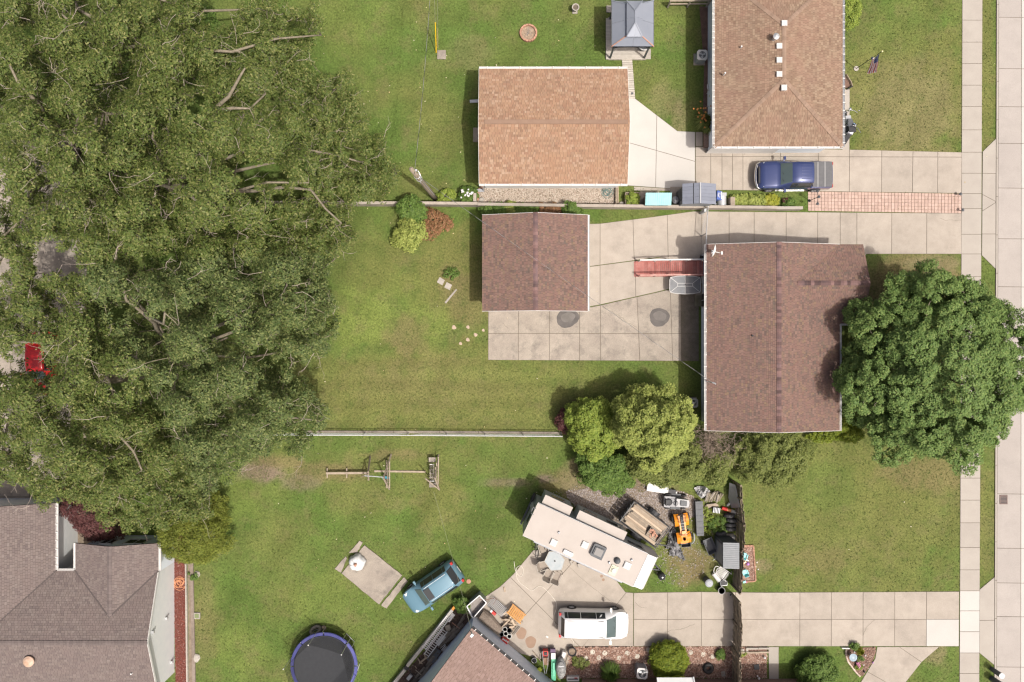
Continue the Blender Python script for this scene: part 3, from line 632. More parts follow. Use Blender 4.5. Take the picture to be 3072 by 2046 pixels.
def gutter(root, a, b, mat, nbr=0, w=.11, brk=None):
 a, b = Vector(a), Vector(b); m = MB(); d = (b - a).normalized(); s = d.cross(Vector((0, 0, 1))) * w / 2
 up = Vector((0, 0, .09))
 for sg in (-1, 1): m.bar(a + s * sg + up * .3, b + s * sg + up * .3, .018, .10)
 m.bar(a - up * .2, b - up * .2, w, .02)
 for e in (a, b): m.bar(e - s, e + s, .02, .1)
 m.obj('gutter', mat, root)
 for i in range(nbr):
  c = a.lerp(b, (i + .5) / nbr); piece('gutter_clip', root, c + Vector((0, 0, .075)), (.05, w + .05, .02), brk or M['white'], math.atan2(d.y, d.x))
def window(root, c, wd, ht, ax, fr=None):
 """frame with a pane; ax is the outward direction"""
 ax = Vector(ax).normalized(); rz = math.atan2(ax.y, ax.x); c = Vector(c)
 f = MB()
 for s in (-1, 1):
  f.box((0, s * wd / 2, 0), (.06, .07, ht + .07)); f.box((0, 0, s * ht / 2), (.06, wd + .07, .07))
 f.box((0, 0, 0), (.04, .04, ht))
 o = f.obj('window', fr or M['white'], root); o.location = c; o.rotation_euler = (0, 0, rz)
 MB().box((-.005, 0, 0), (.02, wd - .06, ht - .06)).obj('pane', M['glassb'], o)
def gable_house(root, x0, x1, y0, y1, ze, zr, shm, wallm, ov=(.3, .3), ex=.15, tab=.2, capm=None, vent=None):
 """ridge along local x; roof edge rectangle x0..x1, y0..y1"""
 ym = (y0 + y1) / 2; sl = (zr - ze) / (y1 - ym); fx, fy = ov
 wz = ze - .14 + 0 * sl
 prof = [(y0 + fy, 0), (y1 - fy, 0), (y1 - fy, wz + fy * sl), (ym, zr - .14), (y0 + fy, wz + fy * sl)]
 w_ = MB(); n = len(prof)
 w_.add([(x0 + fx, y, z) for y, z in prof] + [(x1 - fx, y, z) for y, z in prof], [tuple(range(n - 1, -1, -1)), tuple(range(n, 2 * n))] + [(i, (i + 1) % n, n + (i + 1) % n, n + i) for i in range(n)])
 w_.obj('wall', wallm, root)
 d = MB(); slab3(d, [(x0, y0, ze), (x1, y0, ze), (x1, ym, zr), (x0, ym, zr)], .11); slab3(d, [(x0, y1, ze), (x0, ym, zr), (x1, ym, zr), (x1, y1, ze)], .11)
 rf = d.obj('roof', M['deck'], root)
 s = MB(); shingles(s, (x0, y0, ze + .002), (x1, y0, ze + .002), (x0, ym, zr + .002), (x1, ym, zr + .002), ex, tab); shingles(s, (x1, y1, ze + .002), (x0, y1, ze + .002), (x1, ym, zr + .002), (x0, ym, zr + .002), ex, tab)
 tag(s.obj('shingles', shm, rf), kind='stuff')
 if capm: caps(root, (x0, ym, zr), (x1, ym, zr), capm, sl)
 for x in (x0 - .012, x1 + .012):
  for y in (y0, y1): beam('barge_board', root, (x, y, ze - .055), (x, ym, zr - .055), .02, .13, M['white'])
 return rf

# tan garage
tc_ = W((1660, 379)); tg = thing('garage', 'tan shingled garage with a flat ridge vent and white gutters', 'garage', (W((1660, 379), 2.6).x, (W((0, 206), 2.6).y + W((0, 552), 2.6).y) / 2, 0))
hx, hy = (1882 - 1437) / 2 * (1 - 2.6 / CH) / PX, (552 - 206) / 2 * (1 - 2.6 / CH) / PX
gable_house(tg, -hx, hx, -hy, hy, 2.6, 3.5, M['tansh'], M['siding'], tab=.2)
MB().box((.12, 0, 3.52), (2 * hx - .5, .27, .05)).obj('ridge_vent', mk('tan vent strip', (.215, .14, .10), (.24, .16, .115), sc_=2, rough=.9), tg)
gutter(tg, (-hx, hy + .06, 2.55), (hx, hy + .06, 2.55), M['white'], 9); gutter(tg, (-hx, -hy - .06, 2.55), (hx, -hy - .06, 2.55), M['white'], 12)
for y_, z_ in ((-hy + 1.0 + 5.2, 0), (-hy + .12, 0)):
 dsp = MB(); dsp.box((-hx + .22, y_, 1.25), (.08, .1, 2.4)); dsp.bar((-hx + .2, y_, .2), (-hx - .75, y_, .06), .2, .07); dsp.obj('downspout', M['galv'], tg)
MB().box((-hx - .28, .22, .05), (.5, .95, .12)).obj('step', M['conc2'], tg); MB().box((-hx + .285, .22, 1.05), (.04, .9, 2.0)).obj('door', M['white'], tg)
window(tg, (hx - .29, 1.5, 1.4), 1.0, .9, (1, 0, 0))

# red garage
rg = thing('garage', 'red brown shingled garage under the service cable', 'garage', ((W((1446.6, 0), 2.6).x + W((1763.5, 0), 2.6).x) / 2, (W((0, 645), 2.6).y + W((0, 933), 2.6).y) / 2, 0), R(90))
ax_, ay_ = (933 - 645) / 2 * (1 - 2.6 / CH) / PX, (1763.5 - 1446.6) / 2 * (1 - 2.6 / CH) / PX
gable_house(rg, -ax_, ax_, -ay_, ay_, 2.6, 3.45, M['redsh'], M['siding'], capm=M['redcap'], ex=.125, tab=.19)
gutter(rg, (-ax_, -ay_ - .06, 2.55), (ax_, -ay_ - .06, 2.55), M['white'], 0)
MB().box((.4, -ay_ + .285, 1.1), (4.4, .05, 2.1)).obj('garage_door', M['white'], rg)

# red roofed house with the front wing
xw, xe = W((2119, 0), 2.7).x, W((2519, 0), 2.7).x; yn, ysx = 6.20, -5.74; xm = (xw + xe) / 2
rh = thing('house', 'red brown roofed house with a front wing between patio and maple', 'house', (xm, (yn + ysx) / 2, 0), R(90))
lx, ly = (yn - ysx) / 2, (xe - xw) / 2
gable_house(rh, -lx, lx, -ly, ly, 2.7, 3.7, M['redsh'], M['bluesid'], capm=M['redcap'], ex=.125, tab=.19, ov=(.3, .42))
wing = MB()                                                          # wing in local axes: local x = north, local y = -east
def LW(x, y, z): return (y - (yn + ysx) / 2, -(x - xm), z)
xwe, yr, zr2 = 22.52, 3.66, 3.43; ysw = 1.12; xv = xm + (3.7 - zr2) / (1.0 / ly)
dk = MB(); slab3(dk, [LW(xe, yn, 2.69), LW(xwe, yn, 2.69), LW(xwe + .1, yr, zr2), LW(xv, yr, zr2)], .11); slab3(dk, [LW(xe, ysw, 2.69), LW(xwe, ysw, 2.69), LW(xwe + .1, yr, zr2), LW(xv, yr, zr2)], .11)
wr = dk.obj('roof', M['deck'], rh)
sg = MB(); shingles(sg, LW(xwe, yn, 2.705), LW(xe, yn, 2.705), LW(xwe + .1, yr, zr2 + .015), LW(xv, yr, zr2 + .015), .125, .19); shingles(sg, LW(xe, ysw, 2.705), LW(xwe, ysw, 2.705), LW(xv, yr, zr2 + .015), LW(xwe + .1, yr, zr2 + .015), .125, .19)
tag(sg.obj('shingles', M['redsh'], wr), kind='stuff')
caps(rh, LW(xv + .1, yr, zr2 + .02), LW(xwe + .05, yr, zr2 + .02), M['redcap'], .29)
ww = MB(); n5 = [(yn - .3, 0), (ysw + .3, 0), (ysw + .3, 2.6), (yr, zr2 - .16), (yn - .3, 2.6)]
ww.add([LW(xe - 1, y, z) for y, z in n5] + [LW(xwe - .3, y, z) for y, z in n5], [tuple(range(4, -1, -1)), tuple(range(5, 10))] + [(i, (i + 1) % 5, 5 + (i + 1) % 5, 5 + i) for i in range(5)])
ww.obj('wall', M['bluesid'], rh)
gutter(rh, LW(xw - .06, yn, 2.64), LW(xw - .06, ysx, 2.64), M['white'], 16); gutter(rh, LW(xe + .06, ysw - .05, 2.64), LW(xe + .06, ysx, 2.64), M['white'], 0); gutter(rh, LW(xe + .1, ysw - .06, 2.64), LW(xwe, ysw - .06, 2.64), M['white'], 0)
for y_, wd, ht, zc in ((-.55, .9, 1.0, 1.5), (2.75, .95, 2.0, 1.12), (-1.6, .6, .6, 1.7)):
 p = LW(xw + .41, y_, zc); window(rh, p, wd, ht, (0, 1, 0))
bx = MB(); bx.lathe([(.06, 0), (.06, .32), (.05, .34)], n=10); o = bx.obj('vent_pipe', M['dark'], rh); o.location = LW(*W(T(2, 1, 1650, 747), 3.15)[:2], 3.1)
MB().box((0, 0, 0), (.28, .28, .12)).obj('roof_vent', M['white'], rh).location = LW(*W(T(2, 1, 1740, 846), 3.4)[:2], 3.42)
ms = MB(); q_ = Vector(LW(*W(T(2, 1, 1372, 1068), 3.6)[:2], 0)); ms.tube([q_ + Vector((0, 0, 2.7)), q_ + Vector((0, 0, 3.9))], .035, 8); ms.tube([q_ + Vector((0, 0, 3.9)), q_ + Vector((-.05, -.15, 3.98)), q_ + Vector((-.1, -.22, 3.85))], .045, 8); ms.obj('service_mast', M['galv'], rh)
mt = MB(); mt.box(LW(xw + .36, -3.0, 1.6), (.3, .14, .45)); mt.tube([LW(xw + .36, -3.0, 1.8), LW(xw + .36, -3.0, 2.5)], .03); mt.obj('meter_box', M['galv'], rh)

# brown hip roofed house
bxw, bxe, bys = W((2143, 0), 2.7).x, W((2528, 0), 2.7).x, W((0, 440), 2.7).y
bxm = (bxw + bxe) / 2; rn0, rn1 = bys + 3.95, 19.85; byn = rn1 + 3.95; zr3 = 3.62
bh = thing('house', 'brown hip roofed house with a row of white box vents', 'house', (bxm, (bys + byn) / 2, 0))
cy = (bys + byn) / 2
Lb = lambda x, y, z: (x - bxm, y - cy, z)
MB().prism([Lb(bxw + .35, bys + .35, 0)[:2], Lb(bxe - .35, bys + .35, 0)[:2], Lb(bxe - .35, byn - .35, 0)[:2], Lb(bxw + .35, byn - .35, 0)[:2]], 0, 2.6).obj('wall', M['bluesid'], bh)
A_, B_, C_, D_ = Lb(bxw, bys, 2.7), Lb(bxe, bys, 2.7), Lb(bxe, byn, 2.7), Lb(bxw, byn, 2.7); E_, F_ = Lb(bxm, rn0, zr3), Lb(bxm, rn1, zr3)
dk = MB(); slab3(dk, [A_, B_, E_]); slab3(dk, [B_, C_, F_, E_]); slab3(dk, [C_, D_, F_]); slab3(dk, [D_, A_, E_, F_])
dk.add([(A_[0], A_[1], 2.59), (B_[0], B_[1], 2.59), (C_[0], C_[1], 2.59), (D_[0], D_[1], 2.59)], [(3, 2, 1, 0)])
br = dk.obj('roof', M['deck'], bh)
sg = MB(); u_ = Vector((0, 0, .003))
for a, b, c, d in ((A_, B_, E_, E_), (B_, C_, E_, F_), (C_, D_, F_, F_), (D_, A_, F_, E_)): shingles(sg, Vector(a) + u_, Vector(b) + u_, Vector(c) + u_, Vector(d) + u_, .145, .18)
tag(sg.obj('shingles', M['brnsh'], br), kind='stuff')
capb = mk('brown ridge shingles', (.225, .155, .112), (.25, .175, .13), sc_=2, rough=.9, objr=.12, fine=.1)
for a, b in ((A_, E_), (B_, E_), (C_, F_), (D_, F_), (E_, F_)): caps(bh, a, b, capb, .12 if a is not E_ else .23, .23, .13, 'hip_shingle' if a is not E_ else 'ridge_shingle')
gutter(bh, Lb(bxw - .06, bys, 2.66), Lb(bxw - .06, byn, 2.66), M['white'], 30); gutter(bh, Lb(bxw, bys - .06, 2.66), Lb(bxe, bys - .06, 2.66), M['white'], 8); gutter(bh, Lb(bxe + .06, bys, 2.66), Lb(bxe + .06, byn, 2.66), M['galv'], 22)
for p, h in ((T(3, 0, 110, 163), 3.62), (T(3, 0, 75, 320), 3.55), (T(3, 0, 75, 417), 3.55), (T(3, 0, 75, 514), 3.55), (T(3, 0, 108, 607), 3.62)):
 q = W(p, h); v = MB(); v.box((0, 0, 0), (.30, .30, .16)); v.box((0, 0, .09), (.35, .35, .03)); v.obj('box_vent', mk('dull white', (.50, .48, .46), rough=.6), bh).location = Lb(q.x, q.y, h)
q = W(T(3, 0, 38, 272), 3.5); v = MB(); v.lathe([(.12, 0), (.12, .55), (.2, .56), (.2, .62), (.06, .7)], n=14); v.obj('flue', M['galv'], bh).location = Lb(q.x, q.y, 3.35)
for p in (T(2, 0, 1578, 328), T(2, 0, 1465, 510)):
 q = W(p, 3.1); MB().cyl((0, 0, 0), .05, .35, 10).obj('vent_pipe', M['white'], bh).location = Lb(q.x, q.y, 2.95)
window(bh, Lb(bxw + .34, 17.6, 1.6), 1.2, 1.0, (-1, 0, 0)); window(bh, Lb(bxw + .34, 14.6, 1.6), 1.2, 1.0, (-1, 0, 0))
MB().box(Lb(bxm - 1.6, bys + .33, 1.1), (4.6, .05, 2.15)).obj('garage_door', M['white'], bh)

# grey roofed house at lower left: main gable, small cross gable, left wing
gx1 = -1001 / PX; gyr = -18.8; gye = -14.74; gys = -22.86; ze4, zr4 = 2.67, 4.0
gh = thing('house', 'taupe roofed house with pale siding and a small cross gable', 'house', (-29.5, -18.8, 0))
def Lg(x, y, z): return (x + 29.5, y + 18.8, z)
sl4 = (zr4 - ze4) / (gye - gyr)
dk = MB(); slab3(dk, [Lg(-40, gye, ze4), Lg(gx1, gye, ze4), Lg(gx1, gyr, zr4), Lg(-40, gyr, zr4)]); slab3(dk, [Lg(gx1, gys, ze4), Lg(-40, gys, ze4), Lg(-40, gyr, zr4), Lg(gx1, gyr, zr4)])
sg = MB(); shingles(sg, Lg(gx1, gye, ze4 + .003), Lg(-40, gye, ze4 + .003), Lg(gx1, gyr, zr4 + .003), Lg(-40, gyr, zr4 + .003), .14, .2); shingles(sg, Lg(-40, gys, ze4 + .003), Lg(gx1, gys, ze4 + .003), Lg(-40, gyr, zr4 + .003), Lg(gx1, gyr, zr4 + .003), .14, .2)
wx0, wx1, wn, wxm, zw = -1234 / PX, -998.5 / PX, -12.98, -1116 / PX, 3.53; yv = gye - (zw - ze4) / sl4
slab3(dk, [Lg(wx0, wn, ze4 + .01), Lg(wx0, gye, ze4 + .01), Lg(wxm, yv, zw), Lg(wxm, wn + .03, zw)]); slab3(dk, [Lg(wx1, gye, ze4 + .01), Lg(wx1, wn, ze4 + .01), Lg(wxm, wn + .03, zw), Lg(wxm, yv, zw)])
shingles(sg, Lg(wx0, wn, ze4 + .016), Lg(wx0, gye, ze4 + .016), Lg(wxm, wn + .03, zw + .016), Lg(wxm, yv, zw + .016), .14, .2); shingles(sg, Lg(wx1, gye, ze4 + .016), Lg(wx1, wn, ze4 + .016), Lg(wxm, yv, zw + .016), Lg(wxm, wn + .03, zw + .016), .14, .2)
vx1, vn_, vxr = -1289 / PX, -10.4, -33.4; zv = 4.03; yvv = gyr
slab3(dk, [Lg(vx1, gye, ze4 + .01), Lg(vx1, vn_, ze4 + .01), Lg(vxr, vn_, zv), Lg(vxr, gyr, zv)]); slab3(dk, [Lg(2 * vxr - vx1, gye, ze4), Lg(2 * vxr - vx1, vn_, ze4), Lg(vxr, vn_, zv), Lg(vxr, gyr, zv)])
shingles(sg, Lg(vx1, gye, ze4 + .018), Lg(vx1, vn_, ze4 + .018), Lg(vxr, gyr, zv + .016), Lg(vxr, vn_, zv + .016), .14, .2)
gr = dk.obj('roof', M['deck'], gh); tag(sg.obj('shingles', M['gry'], gr), kind='stuff')
capg = mk('taupe ridge shingles', (.145, .12, .112), (.125, .10, .095), sc_=2, rough=.9, objr=.12)
caps(gh, Lg(-36, gyr, zr4 + .01), Lg(gx1, gyr, zr4 + .01), capg, .3); caps(gh, Lg(wxm, yv, zw + .012), Lg(wxm, wn + .03, zw + .012), capg, .3)
for a_, b_ in ((Lg(wx0, gye, ze4 + .03), Lg(wxm, yv, zw + .03)), (Lg(wx1, gye, ze4 + .03), Lg(wxm, yv, zw + .03)), (Lg(vx1, gye, ze4 + .03), Lg(vxr, gyr, zv + .02))): beam('valley_flashing', gh, a_, b_, .10, .02, mk('dark valley', (.085, .07, .066), rough=.9))
wl = MB(); pf = [(gye - .3, 0), (gys + .3, 0), (gys + .3, 2.6), (gyr, zr4 - .15), (gye - .3, 2.6)]
wl.add([Lg(-40, y, z) for y, z in pf] + [Lg(gx1 - .26, y, z) for y, z in pf], [tuple(range(4, -1, -1)), tuple(range(5, 10))] + [(i, (i + 1) % 5, 5 + (i + 1) % 5, 5 + i) for i in range(5)]); wl.obj('wall', M['siding'], gh)
wl = MB(); pf = [(wx0 + .3, 0), (wx1 - .32, 0), (wx1 - .32, 2.6), (wxm, zw - .15), (wx0 + .3, 2.6)]
wl.add([Lg(x, wn - .25, z) for x, z in pf] + [Lg(x, gye - 1, z) for x, z in pf], [tuple(range(4, -1, -1)), tuple(range(5, 10))] + [(i, (i + 1) % 5, 5 + (i + 1) % 5, 5 + i) for i in range(5)]); wl.obj('wall', M['bluesid'], gh)
MB().prism([Lg(vx1 - .3, gye - 1, 0)[:2], Lg(vx1 - .3, vn_ - .3, 0)[:2], Lg(-37, vn_ - .3, 0)[:2], Lg(-37, gye - 1, 0)[:2]], 0, 2.62).obj('wall', M['siding'], gh)
gutter(gh, Lg(vx1 + .06, vn_, 2.63), Lg(vx1 + .06, gye + .05, 2.63), M['white'], 8); gutter(gh, Lg(vx1 + .1, gye + .07, 2.63), Lg(wx0 - .1, gye + .07, 2.63), M['white'], 0); gutter(gh, Lg(wx0 - .06, gye + .1, 2.63), Lg(wx0 - .06, wn, 2.63), M['white'], 0); gutter(gh, Lg(wx1 + .06, gye, 2.63), Lg(wx1 + .06, wn, 2.63), M['white'], 0)
for ya, yb in ((gye, gyr), (gys, gyr)): beam('barge_board', gh, Lg(gx1 + .015, ya, ze4 - .06), Lg(gx1 + .015, yb, zr4 - .06), .025, .15, M['white'])
window(gh, Lg(wxm + .6, wn - .23, 1.5), 1.3, 1.0, (0, 1, 0)); window(gh, Lg(wxm - 1.2, wn - .23, 1.5), .9, 1.0, (0, 1, 0));
for p, h in ((T(0, 2, 1178, 1128), 1.2), (T(0, 2, 1055, 1222), 2.9), (T(0, 2, 1180, 1430), .5)):
 q = W(p, h); MB().box((0, 0, 0), (.14, .16, .16)).obj('wall_fitting', M['galv'], gh).location = Lg(gx1 - .18, q.y, h)
q = W(T(0, 2, 208, 1420), 3.7); v = MB(); v.cyl((0, 0, -.2), .19, .35, 14); v.lathe([(.34, .15), (.34, .22), (.2, .3), (.05, .32)], n=18); v.obj('turbine_vent', mk('rusty metal', (.42, .26, .17), (.5, .38, .3), sc_=5, rough=.6), gh).location = Lg(q.x, q.y, 3.65)
q = W(T(0, 2, 905, 1512), 3.4); MB().cyl((0, 0, -.2), .05, .45, 8).obj('vent_pipe', M['white'], gh).location = Lg(q.x, q.y, 3.2)

# blue grey garage at lower middle (turned)
c0 = W(Z4(1207, 735), 2.6); lg = thing('garage', 'rose brown roofed garage with blue grey siding turned at an angle', 'garage', (c0.x, c0.y, 0), R(-40))
# local: x along the gutter eave, y up-right; roof runs to -y
LX, SP = 9.0, 3.9; zl, zrl = 2.6, 3.65
dk = MB(); slab3(dk, [(0, 0, zl), (LX, 0, zl), (LX, -SP, zrl), (0, -SP, zrl)]); slab3(dk, [(0, -2 * SP, zl), (LX, -2 * SP, zl), (LX, -SP, zrl), (0, -SP, zrl)])
lr = dk.obj('roof', M['deck'], lg); sg = MB(); shingles(sg, (LX, 0, zl + .003), (0, 0, zl + .003), (LX, -SP, zrl + .003), (0, -SP, zrl + .003), .145, .22); shingles(sg, (0, -2 * SP, zl + .003), (LX, -2 * SP, zl + .003), (0, -SP, zrl + .003), (LX, -SP, zrl + .003), .145, .22)
tag(sg.obj('shingles', M['lowsh'], lr), kind='stuff')
pf = [(-.18, 0), (-2 * SP + .18, 0), (-2 * SP + .18, zl - .1), (-SP, zrl - .13), (-.18, zl - .1)]
wl = MB(); wl.add([(.12, y, z) for y, z in pf] + [(LX - .1, y, z) for y, z in pf], [tuple(range(4, -1, -1)), tuple(range(5, 10))] + [(i, (i + 1) % 5, 5 + (i + 1) % 5, 5 + i) for i in range(5)]); wl.obj('wall', M['bluesid'], lg)
gutter(lg, (0, .06, 2.56), (LX, .06, 2.56), M['dark'], 18, brk=M['white'])
q = MB(); q.tube([(.15, -.2, 2.5), (.15, -.2, 3.3)], .04, 8); q.box((.15, -.1, 3.3), (.16, .22, .16)); q.obj('service_mast', M['galv'], lg)

# house below the frame: only its upper wall and a white awning show
sh_ = thing('house', 'brown walled house at the bottom edge behind the mulch bed', 'house', (W((2000, 2100)).x, W((0, 2100)).y, 0))
o_ = sh_.location
wlx0, wlx1, wy = W((1745, 0)).x, W((2440, 0)).x, W((0, 2036)).y
MB().prism([(wlx0, wy), (wlx1, wy), (wlx1, wy - 8), (wlx0, wy - 8)], 0, 2.6).obj('wall', M['brick'], sh_, world=True)
ey = W((0, 2027)).y + .0
dk = MB(); slab3(dk, [(wlx0 - .3, ey, 2.7), (wlx1 + .3, ey, 2.7), (wlx1 + .3, ey - 4.4, 3.8), (wlx0 - .3, ey - 4.4, 3.8)]); slab3(dk, [(wlx0 - .3, ey - 8.8, 2.7), (wlx1 + .3, ey - 8.8, 2.7), (wlx1 + .3, ey - 4.4, 3.8), (wlx0 - .3, ey - 4.4, 3.8)]); dk.obj('roof', M['lowsh'], sh_, world=True)
aw = MB(); a0, a1 = W(Z6(470, 690), 2.0), W(Z6(1030, 690), 2.0); aw.sheet((a0.x, a0.y, 1.9), (a0.x, a0.y - .6, 2.3), (a1.x, a0.y - .6, 2.3), (a1.x, a0.y, 1.9), .04); aw.bar((a1.x, a0.y + .06, 1.93), (a1.x + .05, a0.y - .6, 2.33), .07, .07); aw.bar((a0.x, a0.y + .0, 1.93), (a0.x, a0.y - .6, 2.33), .05, .06)
aw.obj('awning', M['siding'], sh_, world=True)

# ================================================================== TREES AND PLANTS
def limb_path(a, b, bow=.15, n=5, jit=.12):
 a, b = Vector(a), Vector(b); d = b - a; side = Vector((-d.y, d.x, 0)) * random.uniform(-bow, bow); out = []
 for i in range(n + 1):
  t = i / n; s = math.sin(t * math.pi)
  p = a + d * t + side * s + Vector((0, 0, d.length * .10 * s)) + Vector((random.gauss(0, jit), random.gauss(0, jit), random.gauss(0, jit * .6))) * (s > .05) * (1 + .9 * (d.length > 3))
  out.append(p)
 return out
def twigs(mb, p, L, r):
 """a bare forked twig"""
 a = random.uniform(0, 6.283); d = Vector((math.cos(a), math.sin(a), random.uniform(.05, .5))); q = Vector(p); pts = [q.copy()]
 for i in range(4):
  d = (d + Vector((random.gauss(0, .33), random.gauss(0, .33), random.gauss(0, .15)))).normalized(); q = q + d * L / 4; pts.append(q.copy())
  if i > 0 and random.random() < .8:
   e = (d + Vector((random.gauss(0, .8), random.gauss(0, .8), random.gauss(0, .3)))).normalized(); m = q + e * L * .25
   mb.tube([q, m, m + (e + Vector((random.gauss(0, .5), random.gauss(0, .5), .1))).normalized() * L * .2], [r * .7, r * .5, r * .25], 3, False)
 mb.tube(pts, [r, r * .9, r * .75, r * .55, r * .3], 4, False)
def tree(name, label, cat, base, fork, P, rad, per, size, mat, trunk_r, nl, tw=0, group=None, limbs=(), barkm=None, lk={}, limb_r=.5, branch_r=.035, out=None):
 barkm = barkm or M['bark']
 base, fork = Vector(base), Vector(fork)
 root = thing(name, label, cat, (base.x, base.y, 0), 0, group)
 MB().tube([base - Vector((0, 0, .2)), base.lerp(fork, .1), base.lerp(fork, .55) + Vector((.08, -.05, 0)), fork], [trunk_r * 1.5, trunk_r * 1.1, trunk_r * .95, trunk_r * .85], 10).obj('trunk', barkm, root, True, True)
 nodes = [fork]; C = P.copy()
 pick = [int(np.argmax(((C[:, :2] - np.array(fork)[:2]) ** 2).sum(1)))]
 dist = np.full(len(C), 1e9)
 for _ in range(min(nl, len(C)) - 1):
  dist = np.minimum(dist, ((C - C[pick[-1]]) ** 2).sum(1)); pick.append(int(np.argmax(dist)))
 for t in list(limbs) + [Vector(C[i]) - Vector((0, 0, 1.1)) for i in pick]:
  pts = limb_path(fork, t) if not isinstance(t, tuple) else list(t)
  k = len(pts); MB().tube(pts, [trunk_r * limb_r * (1 - .8 * i / (k - 1)) + .02 for i in range(k)], 7).obj('limb', barkm, root, True, True)
  nodes += pts[1:]
 N = np.array([tuple(p) for p in nodes]); bm_ = MB(); nl0 = len(N)
 order = np.argsort(((C[:, None, :] - N[None]) ** 2).sum(2).min(1)); N = np.vstack([N, np.zeros((len(C), 3))]); cnt = nl0; kids = np.zeros(len(N))
 for ci in order:
  cc_ = C[ci] - np.array([0, 0, rad[ci] * .35]); d = ((N[:cnt] - cc_) ** 2).sum(1) * (1 + .35 * kids[:cnt]) + np.where(N[:cnt, 2] > cc_[2] + .3, .8, 0); j = int(np.argmin(d)); kids[j] += 1
  a = Vector(N[j])
  if (a - Vector(cc_)).length > .15: bm_.tube(limb_path(a, cc_, .2, 2, .04), [branch_r * (1.5 if j < nl0 else 1), branch_r, branch_r * .6], 3, False)
  N[cnt] = cc_; cnt += 1
 tag(bm_.obj('branches', barkm, root, True), kind='stuff')
 if tw:
  t_ = MB()
  for i in rng.choice(len(C), tw):
   c = Vector(C[i]) + Vector((random.gauss(0, .3), random.gauss(0, .3), rad[i] * .45)); twigs(t_, c, random.uniform(.6, 1.6), random.uniform(.008, .017))
  tag(t_.obj('bare_twigs', M['twig'], root, True), kind='stuff')
 leaf_obj('crown', leaves(P, rad, per, size, out=out, **lk), mat, root, 'stuff')
 return root

# ---- the big stand of ash-like trees on the left (crown outline traced, then raised to its real height)
outl = [T(0, 0, -120, -120), T(0, 0, 1400, -120), T(0, 0, 1390, 40), T(0, 0, 1450, 240), T(0, 0, 1620, 150), T(1, 0, -40, -60), T(1, 0, 140, -20), T(1, 0, 280, 80), T(1, 0, 395, 30), T(1, 0, 425, 170), T(1, 0, 365, 260), T(1, 0, 350, 450), T(1, 0, 470, 540), T(1, 0, 640, 490), T(1, 0, 670, 610), T(1, 0, 735, 700), T(1, 0, 740, 880), T(1, 0, 880, 960), T(1, 0, 905, 1080), T(1, 0, 975, 1170), T(1, 0, 930, 1330), T(1, 0, 760, 1390), T(1, 0, 640, 1500),
  T(1, 1, 690, 60), T(1, 1, 560, 170), T(1, 1, 490, 300), T(1, 1, 520, 480), T(1, 1, 590, 560), T(1, 1, 575, 700), T(1, 1, 480, 850), T(1, 1, 330, 880), T(1, 1, 160, 880), T(1, 1, 150, 960), T(1, 1, 260, 960), T(1, 1, 400, 1130), T(1, 1, 490, 1270), T(1, 1, 400, 1440), T(1, 1, 330, 1560), T(0, 2, 1690, 20), T(0, 2, 1600, 180), T(0, 2, 1450, 250), T(0, 2, 1440, 420), T(0, 2, 1220, 480), T(0, 2, 900, 560), T(0, 2, 800, 480), T(0, 2, 640, 430), T(0, 2, 560, 300), T(0, 2, 300, 360), T(0, 2, 180, 250), T(0, 2, 150, 170), T(0, 2, -120, 220)]
holes = [([T(0, 1, 240, 90), T(0, 1, 470, 60), T(0, 1, 590, 210), T(0, 1, 480, 330), T(0, 1, 230, 350)], .85), ([T(0, 1, 190, 800), T(0, 1, 390, 790), T(0, 1, 390, 1010), T(0, 1, 190, 1010)], .93), ([T(0, 1, -50, 180), T(0, 1, 100, 180), T(0, 1, 120, 420), T(0, 1, -50, 430)], .7), ([T(0, 1, -50, 780), T(0, 1, 190, 790), T(0, 1, 140, 1000), T(0, 1, -50, 1000)], .7), ([T(0, 0, -40, 1200), T(0, 0, 110, 1180), T(0, 0, 60, 1400), T(0, 0, -40, 1400)], .7),
         ([T(1, 0, -150, 1120), T(1, 0, 130, 1100), T(1, 0, 250, 1230), T(1, 0, -100, 1290)], .97), ([T(1, 0, -200, 1290), T(1, 0, 350, 1290), T(1, 0, 330, 1400), T(1, 0, -200, 1420)], .7), ([T(1, 1, -330, 560), T(1, 1, -120, 560), T(1, 1, -130, 900), T(1, 1, -300, 960)], .75), ([T(0, 1, 860, 480), T(0, 1, 1010, 500), T(0, 1, 1250, 680), T(0, 1, 700, 700)], .6), ([T(0, 1, 700, 980), T(0, 1, 1300, 960), T(0, 1, 1250, 1130), T(0, 1, 720, 1160)], .55),
         ([T(0, 0, 360, 880), T(0, 0, 560, 900), T(0, 0, 640, 1080), T(0, 0, 500, 1090)], .75), ([T(0, 0, 1080, 640), T(0, 0, 1450, 640), T(0, 0, 1400, 850), T(0, 0, 1080, 850)], .6), ([T(0, 0, 900, 1210), T(0, 0, 1300, 1200), T(0, 0, 1280, 1320), T(0, 0, 950, 1330)], .5)]
x0, y0 = np.array(outl).min(0); x1, y1 = np.array(outl).max(0)
stp = 21
qx, qy = np.meshgrid(np.arange(x0, x1, stp), np.arange(y0, y1, stp)); qx = qx.ravel() + rng.uniform(-10, 10, qx.size); qy = qy.ravel() + rng.uniform(-10, 10, qy.size)
k = inside(qx, qy, outl); qx, qy = qx[k], qy[k]
if True: pass
